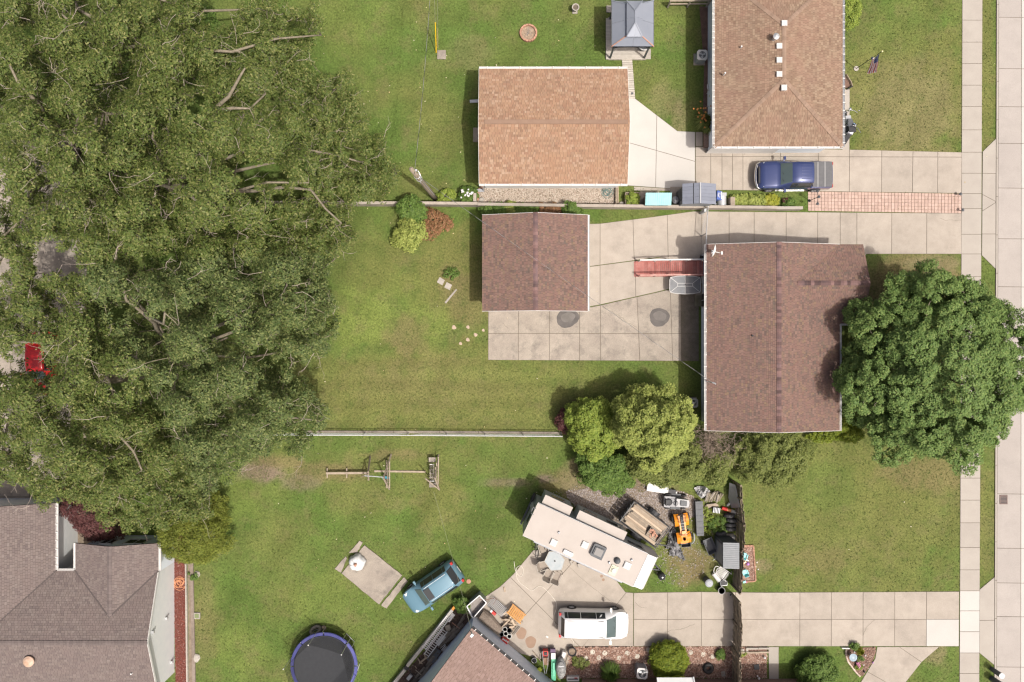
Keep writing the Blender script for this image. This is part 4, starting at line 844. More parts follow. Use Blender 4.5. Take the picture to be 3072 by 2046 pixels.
# boughs: every clump belongs to one; tops domed, dark gaps between
bgx, bgy = np.meshgrid(np.arange(x0 - 40, x1 + 40, 104), np.arange(y0 - 40, y1 + 40, 104)); bgx[::2] += 52
bx_ = bgx.ravel() + rng.uniform(-44, 44, bgx.size); by_ = bgy.ravel() + rng.uniform(-44, 44, bgx.size); bh_ = rng.uniform(-2.2, 1.3, bgx.size) + 1.5 * vn(bx_, by_, 260, 2); br_ = rng.uniform(52, 84, bgx.size)
bd_ = np.hypot(qx[:, None] - bx_[None], qy[:, None] - by_[None]) / br_[None]; bi = bd_.argmin(1); bdm = bd_.min(1)
ok = (vn(qx, qy, 150, 0) + .8 * vn(qx, qy, 75, 1)) > -1.2
ok &= rng.random(len(qx)) > np.clip((bdm - .88) * 3, 0, .92)
for poly, pr in holes: ok &= ~(inside(qx, qy, poly) & (rng.random(len(qx)) < pr))
qx, qy = qx[ok], qy[ok]; bi, bdm = bi[ok], bdm[ok]
ob = np.stack([(qx - bx_[bi]) / br_[bi], -(qy - by_[bi]) / br_[bi], np.full(len(qx), .35)], 1)
TC = np.array([T(0, 0, 560, 1060), T(0, 0, 760, 200), T(0, 0, 1110, 1240), T(0, 1, 1150, 770), T(0, 1, 640, 1060)])
hmax = np.array([13.5, 12.5, 13.0, 13.5, 12.0])
dd = np.hypot(qx[:, None] - TC[None, :, 0], qy[:, None] - TC[None, :, 1]); own = dd.argmin(1); dm = dd.min(1)
hh = hmax[own] - 5.2 * (dm / 430) ** 2 + bh_[bi] - 3.3 * bdm ** 2.4 + .35 * vn(qx, qy, 55, 1)
# drop toward the outline so that edges hang lower
ed = np.min([np.hypot(qx - a[0], qy - a[1]) for a in [((p[0] + (q[0] - p[0]) * t), (p[1] + (q[1] - p[1]) * t)) for p, q in zip(outl, outl[1:] + outl[:1]) for t in (0, .33, .67)]], axis=0)
hh -= 3.6 * np.clip(1 - ed / 110, 0, 1); hh = np.clip(hh, 4.0, 15)
def pts3(px, py, h):
 f = (1 - h / CH) / PX; return np.stack([(px - 1536) * f, (1023 - py) * f, h], 1)
up_ = pts3(qx, qy, hh)
low = rng.random(len(qx)) < .6
lowp = pts3(qx[low] + rng.uniform(-20, 20, low.sum()), qy[low] + rng.uniform(-20, 20, low.sum()), np.clip(hh[low] - rng.uniform(.6, 1.6, low.sum()), 3, 12))
fx, fy = np.meshgrid(np.arange(x0, x1, 30), np.arange(y0, y1, 30)); fx = fx.ravel() + rng.uniform(-14, 14, fx.size); fy = fy.ravel() + rng.uniform(-14, 14, fy.size); k = inside(fx, fy, outl)
for poly, pr in holes: k &= ~inside(fx, fy, poly)
k &= rng.random(len(fx)) < .8; fx, fy = fx[k], fy[k]; fo = np.hypot(fx[:, None] - TC[None, :, 0], fy[:, None] - TC[None, :, 1]).argmin(1)
ALL = np.vstack([up_, lowp, pts3(fx, fy, rng.uniform(4.2, 6.6, len(fx)))]); OUT = np.vstack([ob, ob[low], np.zeros((len(fx), 3))]); OWN = np.concatenate([own, own[low], fo])
labs = ['tall broadleaf tree with pale bare twigs, its trunk forking near the left edge', 'tall broadleaf tree filling the top left corner', 'tall broadleaf tree reaching toward the utility pole and tan garage', 'tall broadleaf tree forking openly above the middle of the stand', 'tall broadleaf tree leaning over the red car and lower left roof']
for i in range(5):
 sel = OWN == i; P = ALL[sel]; rad = rng.uniform(.28, .52, sel.sum())
 fk = W(TC[i], 6.0); base = Vector((fk.x + random.uniform(-.4, .4), fk.y + random.uniform(-.4, .4), 0))
 ex = []
 if i == 2: ex = [tuple([fk, W(T(1, 0, -140, 1180), 6.8), W(T(1, 0, 30, 1140), 7.2), W(T(1, 0, 140, 1120), 7.4)]), tuple([fk, W(T(0, 0, 1500, 1330), 6.6), W(T(1, 0, 0, 1315), 7), W(T(1, 0, 200, 1290), 7.1), W(T(1, 0, 380, 1310), 7.0), W(T(1, 0, 480, 1440), 7.2), W(T(1, 0, 590, 1540), 7.0)]), tuple([fk, W(T(0, 0, 1180, 760), 8), W(T(0, 0, 1290, 650), 8.6)]), tuple([W(T(0, 0, 1300, 900), 8), W(T(0, 0, 1480, 750), 9.2), W(T(0, 0, 1580, 665), 10), W(T(0, 0, 1660, 520), 10.6), W(T(0, 0, 1690, 470), 10.8)]), tuple([W(T(0, 0, 1480, 770), 9.2), W(T(0, 0, 1600, 745), 9.6), W(T(0, 0, 1720, 748), 9.9)])]
 if i == 3: ex = [tuple([fk, W(T(0, 1, 1000, 840), 7.2), W(T(0, 1, 860, 890), 8)]), tuple([fk, W(T(0, 1, 1230, 690), 8), W(T(0, 1, 1350, 560), 9)]), tuple([fk, W(T(0, 1, 1110, 710), 7.6), W(T(0, 1, 1090, 660), 8.2)]), tuple([fk, W(T(0, 1, 1270, 800), 7.2), W(T(0, 1, 1440, 815), 8), W(T(0, 1, 1570, 760), 8.6)])]
 if i == 4: ex = [tuple([fk, W(T(0, 1, 730, 1040), 7), W(T(0, 1, 775, 1120), 7.6), W(T(0, 1, 795, 1190), 7.8)]), tuple([fk, W(T(0, 1, 480, 775), 7.6), W(T(0, 1, 300, 795), 8.2), W(T(0, 1, 130, 790), 8.5)])]
 if i == 0: ex = [tuple([fk, W(T(0, 0, 480, 960), 8), W(T(0, 0, 390, 900), 9)]), tuple([fk, W(T(0, 0, 520, 900), 8), W(T(0, 0, 540, 800), 9)]), tuple([fk, W(T(0, 0, 240, 690), 9), W(T(0, 0, 120, 560), 10), W(T(0, 0, 30, 370), 10.6)]), tuple([fk, W(T(0, 0, 690, 920), 8), W(T(0, 0, 710, 780), 9.5)])]
 if i == 1: ex = [tuple([fk, W(T(0, 0, 740, 290), 9), W(T(0, 0, 700, 190), 10)]), tuple([fk, W(T(0, 0, 500, 170), 10), W(T(0, 0, 430, 100), 10.6)])]
 tree('shade_tree', labs[i], 'tree', base, fk, P, rad, 80, .15, M['lf_oak'] if i != 3 else M['lf_oak2'], .34, 11, 100, 'stand of tall trees along the left side', ex, lk=dict(up=.45, squash=.75, shell=.2, elong=2.2), limb_r=.34, branch_r=.02, out=OUT[sel])

# ---- round maple at the right
mcx, mcy = T(3, 1, 1222, 965)
mpx = []
Rm = 5.7
def boughs(u, nb, depth, seed=0, var=.09):
 i = (np.arange(nb) + .5) / nb; z = 1 - 1.6 * i; t = i * nb * 2.39996 + seed; q = np.sqrt(np.clip(1 - z * z, 0, 1))
 bdir = norm(np.stack([np.cos(t) * q, np.sin(t) * q, z], 1) + rng.normal(size=(nb, 3)) * (.5 / math.sqrt(nb)))
 d = np.arccos(np.clip(u @ bdir.T, -1, 1)); j = d.argmin(1); a = d.min(1) / (1.9 / math.sqrt(nb))
 return (1 + rng.normal(size=nb) * var)[j] - depth * np.clip(a, 0, 1.5) ** 2
mc = W((mcx - 6, mcy), 5.2)
for layer, (n, rr) in enumerate(((1300, 1.0), (420, .8))):
 u = (np.arange(n) + .5) / n; zz = 1 - u * 1.42; th = np.arange(n) * 2.39996 + layer
 rxy = np.sqrt(np.clip(1 - zz * zz, 0, 1)); lob = boughs(np.stack([np.cos(th) * rxy, np.sin(th) * rxy, zz], 1), 62, .24, 1.0, .06)
 r = Rm * rr * lob
 mpx.append(np.stack([mc.x + np.cos(th) * rxy * r * .97, mc.y + np.sin(th) * rxy * r * 1.06, 4.1 + zz * r * .68], 1))
P = np.vstack(mpx) + rng.normal(size=(1720, 3)) * .1; P = P[P[:, 2] > 1.9]; mo_ = norm(P - np.array([mc.x, mc.y, 3.4]))
tree('maple_tree', 'dense round dark green maple between red roofed house and street', 'tree', (mc.x, mc.y, 0), (mc.x, mc.y, 2.6), P, rng.uniform(.24, .42, len(P)), 140, .105, M['lf_maple'], .3, 14, 0, lk=dict(up=.62, squash=.75, shell=.35, elong=1.3), branch_r=.018, limb_r=.4, out=mo_ * .6)

# ---- bushes and smaller trees
def bush(name, label, cat, p, h, rx, ry, mat, n=40, per=150, size=.11, cr=(.22, .36), rz=0.0, group=None, lk=None, zmin=.15, stems=True, dome=.8, nbd=6, bdep=.16, bvar=.1):
 c = W(p, h * .6); u = (np.arange(n) + .5) / n; zz = 1 - u * 1.15; th = np.arange(n) * 2.39996 + p[0]
 rxy = np.sqrt(np.clip(1 - zz * zz, 0, 1)); lob = boughs(np.stack([np.cos(th) * rxy, np.sin(th) * rxy, zz], 1), max(5, n // nbd), bdep, p[0], bvar)
 x, y = np.cos(th) * rxy * rx * lob, np.sin(th) * rxy * ry * lob
 X = x * math.cos(rz) - y * math.sin(rz); Y = x * math.sin(rz) + y * math.cos(rz)
 P = np.stack([c.x + X, c.y + Y, np.maximum(h * (.32 + .58 * zz * lob * dome), zmin)], 1) + rng.normal(size=(n, 3)) * .05
 rad = rng.uniform(cr[0], cr[1], n)
 root = thing(name, label, cat, (c.x, c.y, 0), 0, group)
 if stems:
  m = MB()
  for i in range(0, n, max(1, n // 9)): m.tube([(c.x, c.y, -.05), (c.x + X[i] * .4, c.y + Y[i] * .4, P[i, 2] * .5), tuple(P[i])], [.035, .025, .012], 5, False)
  tag(m.obj('stems', M['bark'], root, True), kind='stuff')
 leaf_obj('foliage', leaves(P, rad, per, size, out=norm(P - np.array([c.x, c.y, h * .3])), ow=.3, **(lk or dict(up=.75, squash=.75, shell=.4))), mat, root, 'stuff')
 return root
bush('tree', 'large yellow green tree between patio lawn and trailer, brightest and roundest of the clump', 'tree', T(2, 1, 1000, 1385), 6.6, 2.55, 2.3, M['lf_yel'], 420, 90, .13, (.22, .38), dome=.95, nbd=9, bdep=.22, bvar=.1)
bush('tree', 'bright lime green shrubby tree left of the yellow green one', 'tree', T(2, 1, 560, 1400), 4.4, 1.65, 1.9, M['lf_lime'], 300, 85, .125, (.2, .34), .2, nbd=9, bdep=.25, bvar=.13)
bush('tree', 'bright lime green low growth below the lime tree by the trailer', 'tree', T(2, 2, 650, 120), 2.8, 1.9, 1.3, M['lf_green'], 260, 80, .12, (.2, .32), -.35, nbd=8, bdep=.3, bvar=.16)
bush('tree', 'olive green thicket below the yellow green tree', 'tree', T(2, 2, 1060, 70), 3.8, 2.5, 1.35, M['lf_olive'], 340, 80, .12, (.2, .34), -.05, nbd=9, bdep=.3, bvar=.16)
bush('tree', 'olive green twiggy shrub beside the dead shrub at the fence end', 'shrub', T(2, 2, 1420, 90), 2.6, .95, 1.3, M['lf_olive'], 90, 60, .11, (.2, .34), nbd=8, bdep=.3, bvar=.2)
bush('shrub', 'burgundy leaved shrub left of the lime green tree', 'shrub', T(2, 1, 420, 1310), 2.0, 1.05, .72, M['lf_burg'], 36, 130, .13, (.26, .4), .55)
bush('tree', 'broad olive green tree against the bottom wall of the red roofed house', 'tree', T(2, 2, 1835, 25), 3.4, 2.5, 2.05, M['lf_olive'], 420, 95, .115, (.2, .32), nbd=9, bdep=.3, bvar=.08)
# dead twiggy shrub
dr = thing('dead_shrub', 'bare brown dead shrub beside the red roofed house corner', 'shrub', W(T(2, 1, 1400, 1480), 1.5)); dr.location.z = 0
m = MB(); m2 = MB()
for i in range(110):
 a = random.uniform(0, 6.283); r = random.uniform(.5, 1.55); p = Vector((dr.location.x + math.cos(a) * r, dr.location.y + math.sin(a) * r * 1.05, random.uniform(1.2, 2.6)))
 pts = limb_path((dr.location.x, dr.location.y, 0), p, .12, 3, .06); m.tube(pts, [.035, .02, .014, .007], 4, False)
 for _ in range(3): twigs(m2, pts[-1] if _ else pts[2], random.uniform(.3, .7), .008)
tag(m.obj('stems', M['bark'], dr, True), kind='stuff'); tag(m2.obj('bare_twigs', mk('brown twig', (.24, .18, .14), (.32, .25, .2), sc_=6, rough=.9), dr, True), kind='stuff')
# conifers and hedging
for p, h, rx, ry, lab in ((T(3, 1, 530, 1310), 2.3, .72, .55, 'uppermost of three rounded golden evergreens at the house corner'), (T(3, 1, 500, 1370), 1.9, .6, .5, 'leftmost of three rounded golden evergreens at the house corner'), (T(3, 1, 590, 1425), 1.8, .72, .52, 'lowest of three rounded golden evergreens at the house corner')):
 bush('evergreen_shrub', lab, 'shrub', p, h, rx, ry, M['lf_arb'], 60, 190, .085, (.16, .25), 0, 'golden evergreens at the house corner', dict(up=.5, squash=.8, shell=.5, elong=2.4))
bush('evergreen_shrub', 'low strip of golden evergreen sprigs along the bottom wall of the red roofed house', 'shrub', T(3, 1, 420, 1440), 1.0, 1.3, .34, M['lf_arb'], 40, 120, .08, (.14, .24), .05)
bush('conifer', 'feathery yellow green conifer at the corner of the pale sided house', 'tree', T(0, 2, 1300, 560), 4.6, 2.2, 2.0, M['lf_con'], 330, 100, .13, (.24, .4), 0, None, dict(up=.3, squash=.8, shell=.3, elong=3.6, lean=.4))
bush('conifer', 'darker feathery conifer behind the yellow green conifer', 'tree', T(0, 2, 1390, 380), 3.6, 1.3, 1.2, M['lf_con'], 60, 170, .12, (.25, .45), 0, None, dict(up=.3, squash=.8, shell=.3, elong=3.4, lean=.4))
bush('japanese_maple', 'dark burgundy lace leaved maple beside the lower left roof valley', 'tree', T(0, 2, 590, 440), 3.3, 2.1, 1.15, M['lf_burg'], 190, 75, .12, (.2, .34), -.75, lk=dict(up=.7, squash=.55, shell=.3, elong=2.4))
bush('shrub', 'rounded clipped bright green shrub beside the mulch stepping stones', 'shrub', T(2, 2, 1092, 1430), 1.7, 1.2, 1.18, M['lf_arb'], 260, 120, .075, (.16, .25), 0, None, dict(up=.6, squash=.8, shell=.5), nbd=7, bdep=.1, bvar=.04)
bush('shrub', 'leafy shrub in the small triangle of lawn at the bottom right', 'shrub', T(3, 2, 370, 1520), 1.6, 1.25, .95, M['lf_green'], 80, 170, .11, (.24, .38))
bush('shrub', 'bright green shrub at the top corner of the brown roofed house', 'shrub', T(3, 0, 560, 55), 1.6, .78, 1.15, M['lf_lime'], 50, 160, .1, (.22, .34))
bush('shrub', 'leafy shrub with reddening edge hanging over the retaining wall', 'shrub', ZK(330, 1420), 1.9, .95, .85, M['lf_green'], 80, 55, .14, (.2, .36), nbd=7, bdep=.42, bvar=.22)
bush('shrub', 'yellow green lower half of the wall corner shrubbery', 'shrub', T(1, 1, 1050, 45), 1.5, 1.1, .95, M['lf_yel'], 85, 55, .14, (.2, .36), nbd=7, bdep=.42, bvar=.22)
bush('shrub', 'russet leaved shrub beside the wall corner shrubbery', 'shrub', T(1, 0, 1240, 1510), .9, 1.0, .55, M['lf_dry'], 30, 60, .12, (.22, .36), -.4)
bush('shrub', 'lower russet shrub fading into the lawn', 'shrub', T(1, 1, 1180, 25), .7, .8, .5, M['lf_dry'], 22, 50, .11, (.2, .34), .3)
bush('flowering_plant', 'white flowered plant by the wall end near the downspout', 'plant', ZK(1990, 1010), 1.0, .62, .55, M['lf_green'], 30, 90, .11, (.16, .26))
bush('plant', 'low bright green plant at the foot of the utility pole', 'plant', ZK(1350, 1060), .6, .55, .42, M['lf_lime'], 24, 80, .1, (.14, .22), .5)
fl = MB()
for i in range(22):
 c = W(ZK(1990 + random.gauss(0, 130), 1010 + random.gauss(0, 90)), 1.0); fl.lathe([(.0, 0), (.06, .015), (.055, .03), (.0, .02)], c, 6)
tag(fl.one('flower_heads', M['whitecl'], 'white blossoms on the plant by the wall end', 'flowers'), kind='stuff')
for i, (x, y, rx, m_) in enumerate(((400, 510, .5, 'lf_green'), (560, 500, .45, 'lf_green'), (700, 490, .5, 'lf_yel'), (860, 500, .55, 'lf_green'), (1000, 505, .45, 'lf_green'), (1180, 505, .5, 'lf_dry'), (1330, 500, .5, 'lf_dry'))):
 bush('hedge_plant', ['leftmost green plant in the strip between wall and red garage', 'second green plant in the strip between wall and red garage', 'yellowish plant in the strip between wall and red garage', 'fourth green plant in the strip between wall and red garage', 'green plant beside the brown ones in the strip behind the red garage', 'left brown dry plant in the strip behind the red garage', 'right brown dry plant in the strip behind the red garage'][i], 'plant', Z7(x, y), .8, rx * 1.05, .3, M[m_], 22, 90, .11, (.15, .24), 0, 'plants in the strip behind the red garage')
bush('hedge_plant', 'round green bush at the right end of the strip behind the red garage', 'plant', Z7(1560, 500), 1.3, .42, .36, M['lf_green'], 26, 110, .11, (.17, .26)); bush('hedge_plant', 'small shaded green plant below the right garage corner strip', 'plant', Z7(1660, 550), .7, .3, .3, M['lf_green'], 16, 80, .1, (.14, .22))
for i in range(7):
 bush('hosta', ['leftmost golden leafed plant in the bed below the navy truck', 'second golden leafed plant from the timber post', 'third golden leafed plant from the timber post', 'fourth golden leafed plant from the timber post', 'fifth golden leafed plant from the timber post', 'sixth golden leafed plant, next to the brightest', 'brightest golden leafed plant at the right end of the row'][i], 'plant', Z9(70 + i * 118, 870 + (6 if i % 2 else -12)), .45, .36, .3, M['lf_gold'] if i > 4 else M['lf_yel'], 16, 42, .17, (.16, .24), 0, 'golden plants in the bed below the navy truck', dict(up=1.0, squash=.6, shell=.4, elong=1.5), stems=False)
bush('shrub', 'small dark green spiky plant at the right end of the wall bed', 'plant', Z9(1110, 905), .5, .34, .26, M['lf_green'], 16, 60, .11, (.12, .2)); bush('plant', 'small reddish plant beside the dark green one at the wall bed', 'plant', Z9(1035, 870), .35, .16, .14, M['lf_burg'], 8, 40, .08, (.08, .14))
# spiky fountains of blades
def fountain(name, label, cat, p, h, r, mat, n=260, wd=.035, group=None):
 c = W(p); root = thing(name, label, cat, c, 0, group); vs = []
 for i in range(n):
  a = random.uniform(0, 6.283); rr = r * random.uniform(.45, 1.05); k = h * random.uniform(.7, 1.15)
  d = Vector((math.cos(a), math.sin(a), 0)); s = Vector((-d.y, d.x, 0)) * wd
  p0, p1, p2 = c + d * .04, c + d * rr * .5 + Vector((0, 0, k)), c + d * rr + Vector((0, 0, k * .45))
  vs += [p0 - s * .5, p0 + s * .5, p1 + s * .7, p1 - s * .7, p1 - s * .7, p1 + s * .7, p2 + s * .1, p2 - s * .1]
 leaf_obj('blades', np.array([tuple(v) for v in vs]), mat, root, 'stuff'); return root
fountain('ornamental_grass', 'fountain of green grass blades in the mulch beside the round shrub', 'plant', Z5(1540, 790), .8, .78, M['lf_green'], 420, .045)
fountain('daylily', 'spiky daylily clump with orange flowers below the white hose reel', 'plant', ZB(215, 1240), .8, .72, M['lf_olive'], 300, .04); fountain('daylily', 'spiky daylily clump nearest the shaded house corner', 'plant', ZB(285, 1330), .7, .55, M['lf_olive'], 200, .04)
f2 = MB()
for i in range(26):
 c = W(ZB(220 + random.gauss(0, 45), 1150 + random.gauss(0, 75)), .85); f2.lathe([(0, 0), (.06, .03), (.02, .02)], c, 6)
f2.one('lily_flowers', mk('orange petals', (.6, .2, .05), (.5, .25, .08), sc_=9), 'orange lily flowers above the spiky clump by the house', 'flowers', kind='stuff')
fountain('plant', 'golden spiky plant in the leaf shaped island', 'plant', ZI(930, 480), .45, .32, M['lf_gold'], 160, .05); bush('plant', 'green leafy plant at the top of the leaf shaped island', 'plant', ZI(830, 400), .4, .24, .2, M['lf_green'], 14, 50, .08, (.1, .16)); bush('plant', 'yellow green low plant by the pink flower in the island', 'plant', ZI(960, 990), .25, .22, .12, M['lf_lime'], 10, 40, .07, (.08, .12)); bush('plant', 'small green plant beside the blue bowl in the island', 'plant', ZI(1000, 740), .3, .2, .14, M['lf_green'], 10, 40, .07, (.08, .13))
bush('plant', 'small green plant growing among the stepping stones near the fence', 'plant', T(2, 2, 1440, 1378), .5, .3, .26, M['lf_green'], 14, 60, .09, (.12, .18)); bush('plant', 'low brownish green plant left in the shaded mulch', 'plant', T(2, 2, 470, 1440), .4, .55, .35, M['lf_olive'], 16, 50, .09, (.12, .2)); bush('plant', 'tiny yellowish plant at the fence foot by the blocks', 'plant', ZL(500, 690), .3, .2, .16, M['lf_lime'], 8, 36, .07, (.08, .12))
bush('plant', 'weedy green clump in the grass left of the leaning tyres', 'plant', Z3(530, 590), .4, .8, .6, M['lf_green'], 24, 60, .1, (.14, .22), stems=False); bush('plant', 'weedy green clump by the dark storage box', 'plant', Z3(370, 540), .25, .5, .9, M['lf_lime'], 20, 40, .09, (.12, .2), stems=False)
bush('plant', 'dark green bush in the grass behind the grey metal bin', 'plant', Z4(1060, 400), 1.0, .52, .42, M['lf_green'], 30, 130, .1, (.16, .26)); bush('plant', 'small green plant by the red mulch and small bench', 'plant', T(0, 2, 1335, 845), .3, .3, .2, M['lf_green'], 10, 40, .08, (.1, .16))
bush('plant', 'weed tuft beside the stepping stones in the middle lawn', 'plant', T(1, 1, 1345, 320), .3, .5, .3, M['lf_green'], 14, 40, .09, (.12, .2), stems=False); bush('shrub', 'green bush under the left tree crown beside the retaining wall', 'shrub', T(1, 0, -40, 1480), 1.6, 1.4, .9, M['lf_green'], 50, 130, .12, (.25, .4)); bush('shrub', 'reddish hedge end half hidden at the top gap of the left trees', 'shrub', T(0, 0, 1330, 150), 1.6, 1.2, 1.3, M['lf_green'], 50, 120, .13, (.25, .42))

# turf: blades and clover leaves standing up from the lawn, thinner toward the middle of paved areas
n = 60000
tp = np.stack([rng.uniform(-30, 34, n), rng.uniform(-24, 24, n)], 1)
pav = [(o, [(v.co.x + o.location.x, v.co.y + o.location.y) for v in o.data.vertices]) for o in bpy.data.objects if o.get('kind') == 'structure' and o.type == 'MESH' and o.name != 'lawn']
keep = np.ones(n, bool)
for o, vs in pav:
 vs = vs[len(vs) // 2:] if not len(o.data.polygons) > 80 else vs[len(vs) // 2:]
 keep &= ~inside(tp[:, 0], tp[:, 1], vs)
tp = tp[keep]; cz = np.hstack([tp, np.full((len(tp), 1), .015)])
v = leaves(cz, np.full(len(cz), .06), 2, .085, up=.55, elong=2.6, squash=.5, shell=.2)
turf = bpy.data.objects.new('turf_tufts', fast_mesh('turf_tufts', v, 4, M['lf_turf'])); COL.objects.link(turf); tag(turf, 'short tufts of grass over the lawns', None, None, 'stuff')
fp = np.stack([rng.uniform(-16, 6, 100), rng.uniform(-22, 23, 100), np.full(100, .05)], 1); fp2 = np.stack([rng.uniform(-14, -3, 60), rng.uniform(8, 23, 60), np.full(60, .05)], 1); fp3 = np.stack([rng.uniform(21, 34, 14), rng.uniform(-16, 20, 14), np.full(14, .05)], 1)
v = leaves(np.vstack([fp, fp2, fp3]), np.full(174, .03), 1, .08, up=2.5, elong=1.3, squash=.2)
fall = bpy.data.objects.new('fallen_leaves', fast_mesh('fallen_leaves', v, 4, M['lf_fall'])); COL.objects.link(fall); tag(fall, 'pale fallen leaves dotted over the lawn', None, None, 'stuff')

# ================================================================== VEHICLES
def car(name, label, cat, loc, rz, L, Wd, st, paint, side, ws, rg_, roofmat=None, rails=True, wheels=(.19, .80), wr=.34, sunroof=None, dark=None, rear=True):
 root = thing(name, label, cat, loc, rz); hw = Wd / 2
 def prof(s):
  x, w_, sill, belt, rw, zt = s; w_ *= hw; rw *= hw; x = (x - .5) * L
  h = [(w_ * .90, sill), (w_ * .985, sill + .14), (w_, (sill + belt) / 2), (w_ * .975, belt), (rw, zt - .055 if zt - belt > .15 else zt - .02), (rw * .86, zt), (rw * .45, zt + .018), (0, zt + .025)]
  return [Vector((x, -y, z)) for y, z in h] + [Vector((x, y, z)) for y, z in h[::-1][1:]]
 rings = [prof(s) for s in st]; n = len(rings[0]); b = MB()
 vs = [v for r in rings for v in r]; fs = []
 for i in range(len(rings) - 1):
  for k in range(n - 1): fs.append((i * n + k, (i + 1) * n + k, (i + 1) * n + k + 1, i * n + k + 1))
  fs.append((i * n + n - 1, (i + 1) * n + n - 1, (i + 1) * n, i * n))
 fs += [tuple(range(n)), tuple(len(vs) - 1 - k for k in range(n))]
 b.add(vs, fs); b.obj('body', paint, root, smooth=False)
 for o_ in (root.children[-1],):
  me = o_.data; me.polygons.foreach_set('use_smooth', [True] * len(me.polygons))
  try: me.set_sharp_from_angle(angle=R(38))
  except Exception: pass
 def pane(nm, i, j, ka, kb, off=.008, mx=.05, my=.06, mat=M['glass']):
  """glass between ring i and ring j, profile points ka..kb"""
  m = MB(); cols = list(range(ka, kb + 1)); g = []
  for t in (mx, .5, 1 - mx):
   row = [rings[i][k].lerp(rings[j][k], t) for k in cols]
   row[0] = row[0].lerp(row[1], my * (len(cols) - 1)); row[-1] = row[-1].lerp(row[-2], my * (len(cols) - 1)); g.append(row)
  nn = (g[2][0] - g[0][0]).cross(g[0][-1] - g[0][0]).normalized()
  cen = sum((v for r in g for v in r), Vector()) / (3 * len(cols))
  if nn.dot(cen - Vector((0, 0, .7))) < 0: nn = -nn
  V = [v + nn * off for r in g for v in r] + [v - nn * .01 for r in g for v in r]; q = len(cols); F = []
  for a_ in range(2):
   for k in range(q - 1): F.append((a_ * q + k, (a_ + 1) * q + k, (a_ + 1) * q + k + 1, a_ * q + k + 1))
  per = [k for k in range(q)] + [q + q - 1] + [2 * q + k for k in range(q - 1, -1, -1)] + [q]
  for a_ in range(len(per)): p0, p1 = per[a_], per[(a_ + 1) % len(per)]; F.append((p0, p1, p1 + 3 * q, p0 + 3 * q))
  m.add(V, F); return m.obj(nm, mat, root, smooth=False)
 pane('windscreen', ws, ws + 1, 4, 10)
 if rear: pane('rear_window', rg_, rg_ + 1, 4, 10, mat=M['glassb'])
 for i, j in side:
  pane('side_window', i, j, 3, 4, mat=M['glassb'], my=.12, mx=.02); pane('side_window', i, j, 10, 11, mat=M['glassb'], my=.12, mx=.02)
 for fx in wheels:
  for s in (-1, 1):
   x = (fx - .5) * L; m = MB(); mrot = Matrix.Rotation(R(90), 3, 'X')
   m.torus((0, 0, 0), wr - .09, .10, mrot, 20, 8)
   w_ = m.obj('wheel', M['rubber'], root, smooth=True); w_.location = (x, s * (hw - .055), wr)
   r_ = MB(); r_.torus((0, s * .05, 0), wr - .15, .02, mrot, 16, 6)
   for k in range(5):
    t = k * 1.2566; r_.bar((0, s * .055, 0), ((wr - .14) * math.cos(t), s * .055, (wr - .14) * math.sin(t)), .05, .03)
   r_.obj('rim', M['galv'], w_)
 f, fe, re = st[-3], st[-2], st[1]
 for s in (-1, 1):
  p = Vector(((st[-4][0] - .5) * L, s * st[-4][1] * hw * .80, st[-4][3] - .01)); MB().box((0, 0, 0), (.26, .16, .10)).obj('headlight', M['headl'], root).location = p
  p = Vector(((re[0] - .5) * L + .02, s * re[1] * hw * .86, re[3] + .05)); MB().box((0, 0, 0), (.14, .18, .26)).obj('tail_lamp', M['lamp'], root).location = p
  mx_ = (st[ws][0] * .45 + st[ws + 1][0] * .55 - .5) * L
  mm = MB(); mm.bar((mx_, s * (hw * .95), 1.0), (mx_ - .02, s * (hw + .17), 1.04), .06, .06); mm.box((mx_ - .04, s * (hw + .16), 1.06), (.13, .22, .15)); mm.obj('mirror', paint if paint is not M['whitecar'] else M['whitecar'], root)
 z = max(s_[5] for s_ in st)
 if rails:
  i0, i1 = rg_ + 1, ws
  for s in (-1, 1):
   a, c_ = st[i0], st[i1]; m = MB(); y = s * a[4] * hw * .84
   m.tube([((a[0] + .03 - .5) * L, y, a[5] + .02), ((a[0] + .05 - .5) * L, y, a[5] + .06), ((c_[0] - .05 - .5) * L, y, c_[5] + .06), ((c_[0] - .03 - .5) * L, y, c_[5] + .02)], .022, 6); m.obj('roof_rail', dark or M['galv'], root)
 for sg_ in (-.35, .15):
  a, c_ = st[ws + 1], st[ws]
  m = MB(); p = Vector(((a[0] - .5) * L - .05, sg_ * hw, a[5] + .04)); q = Vector(((a[0] * .72 + c_[0] * .28 - .5) * L, (sg_ + .42) * hw, a[5] * .74 + c_[5] * .26 + .05)); m.bar(p, q, .02, .02); m.obj('wiper', M['dark'], root)
 if sunroof:
  x0, x1, y = sunroof; MB().box(((x0 + x1) / 2, 0, z + .028), (x1 - x0, y, .02)).obj('sunroof', M['glassb'], root)
 pl = MB().box((-L / 2 - .005, 0, .62), (.02, .5, .14)).obj('number_plate', M['white'], root)
 return root
suv = [(0, .78, .42, .72, .70, .78), (.015, .90, .30, .92, .74, .99), (.03, .95, .27, .98, .70, 1.18), (.075, .985, .25, 1.0, .665, 1.60), (.12, 1, .24, 1.0, .665, 1.655), (.30, 1, .22, 1.0, .68, 1.685), (.52, 1, .22, .99, .675, 1.675), (.65, 1, .22, .98, .655, 1.60), (.815, 1, .22, .965, .81, 1.05), (.855, .985, .23, .945, .82, 1.01), (.90, .96, .25, .89, .80, .95), (.945, .90, .28, .80, .74, .86), (.975, .80, .33, .70, .66, .74), (.992, .66, .40, .62, .54, .64), (1.0, .5, .45, .56, .42, .58)]
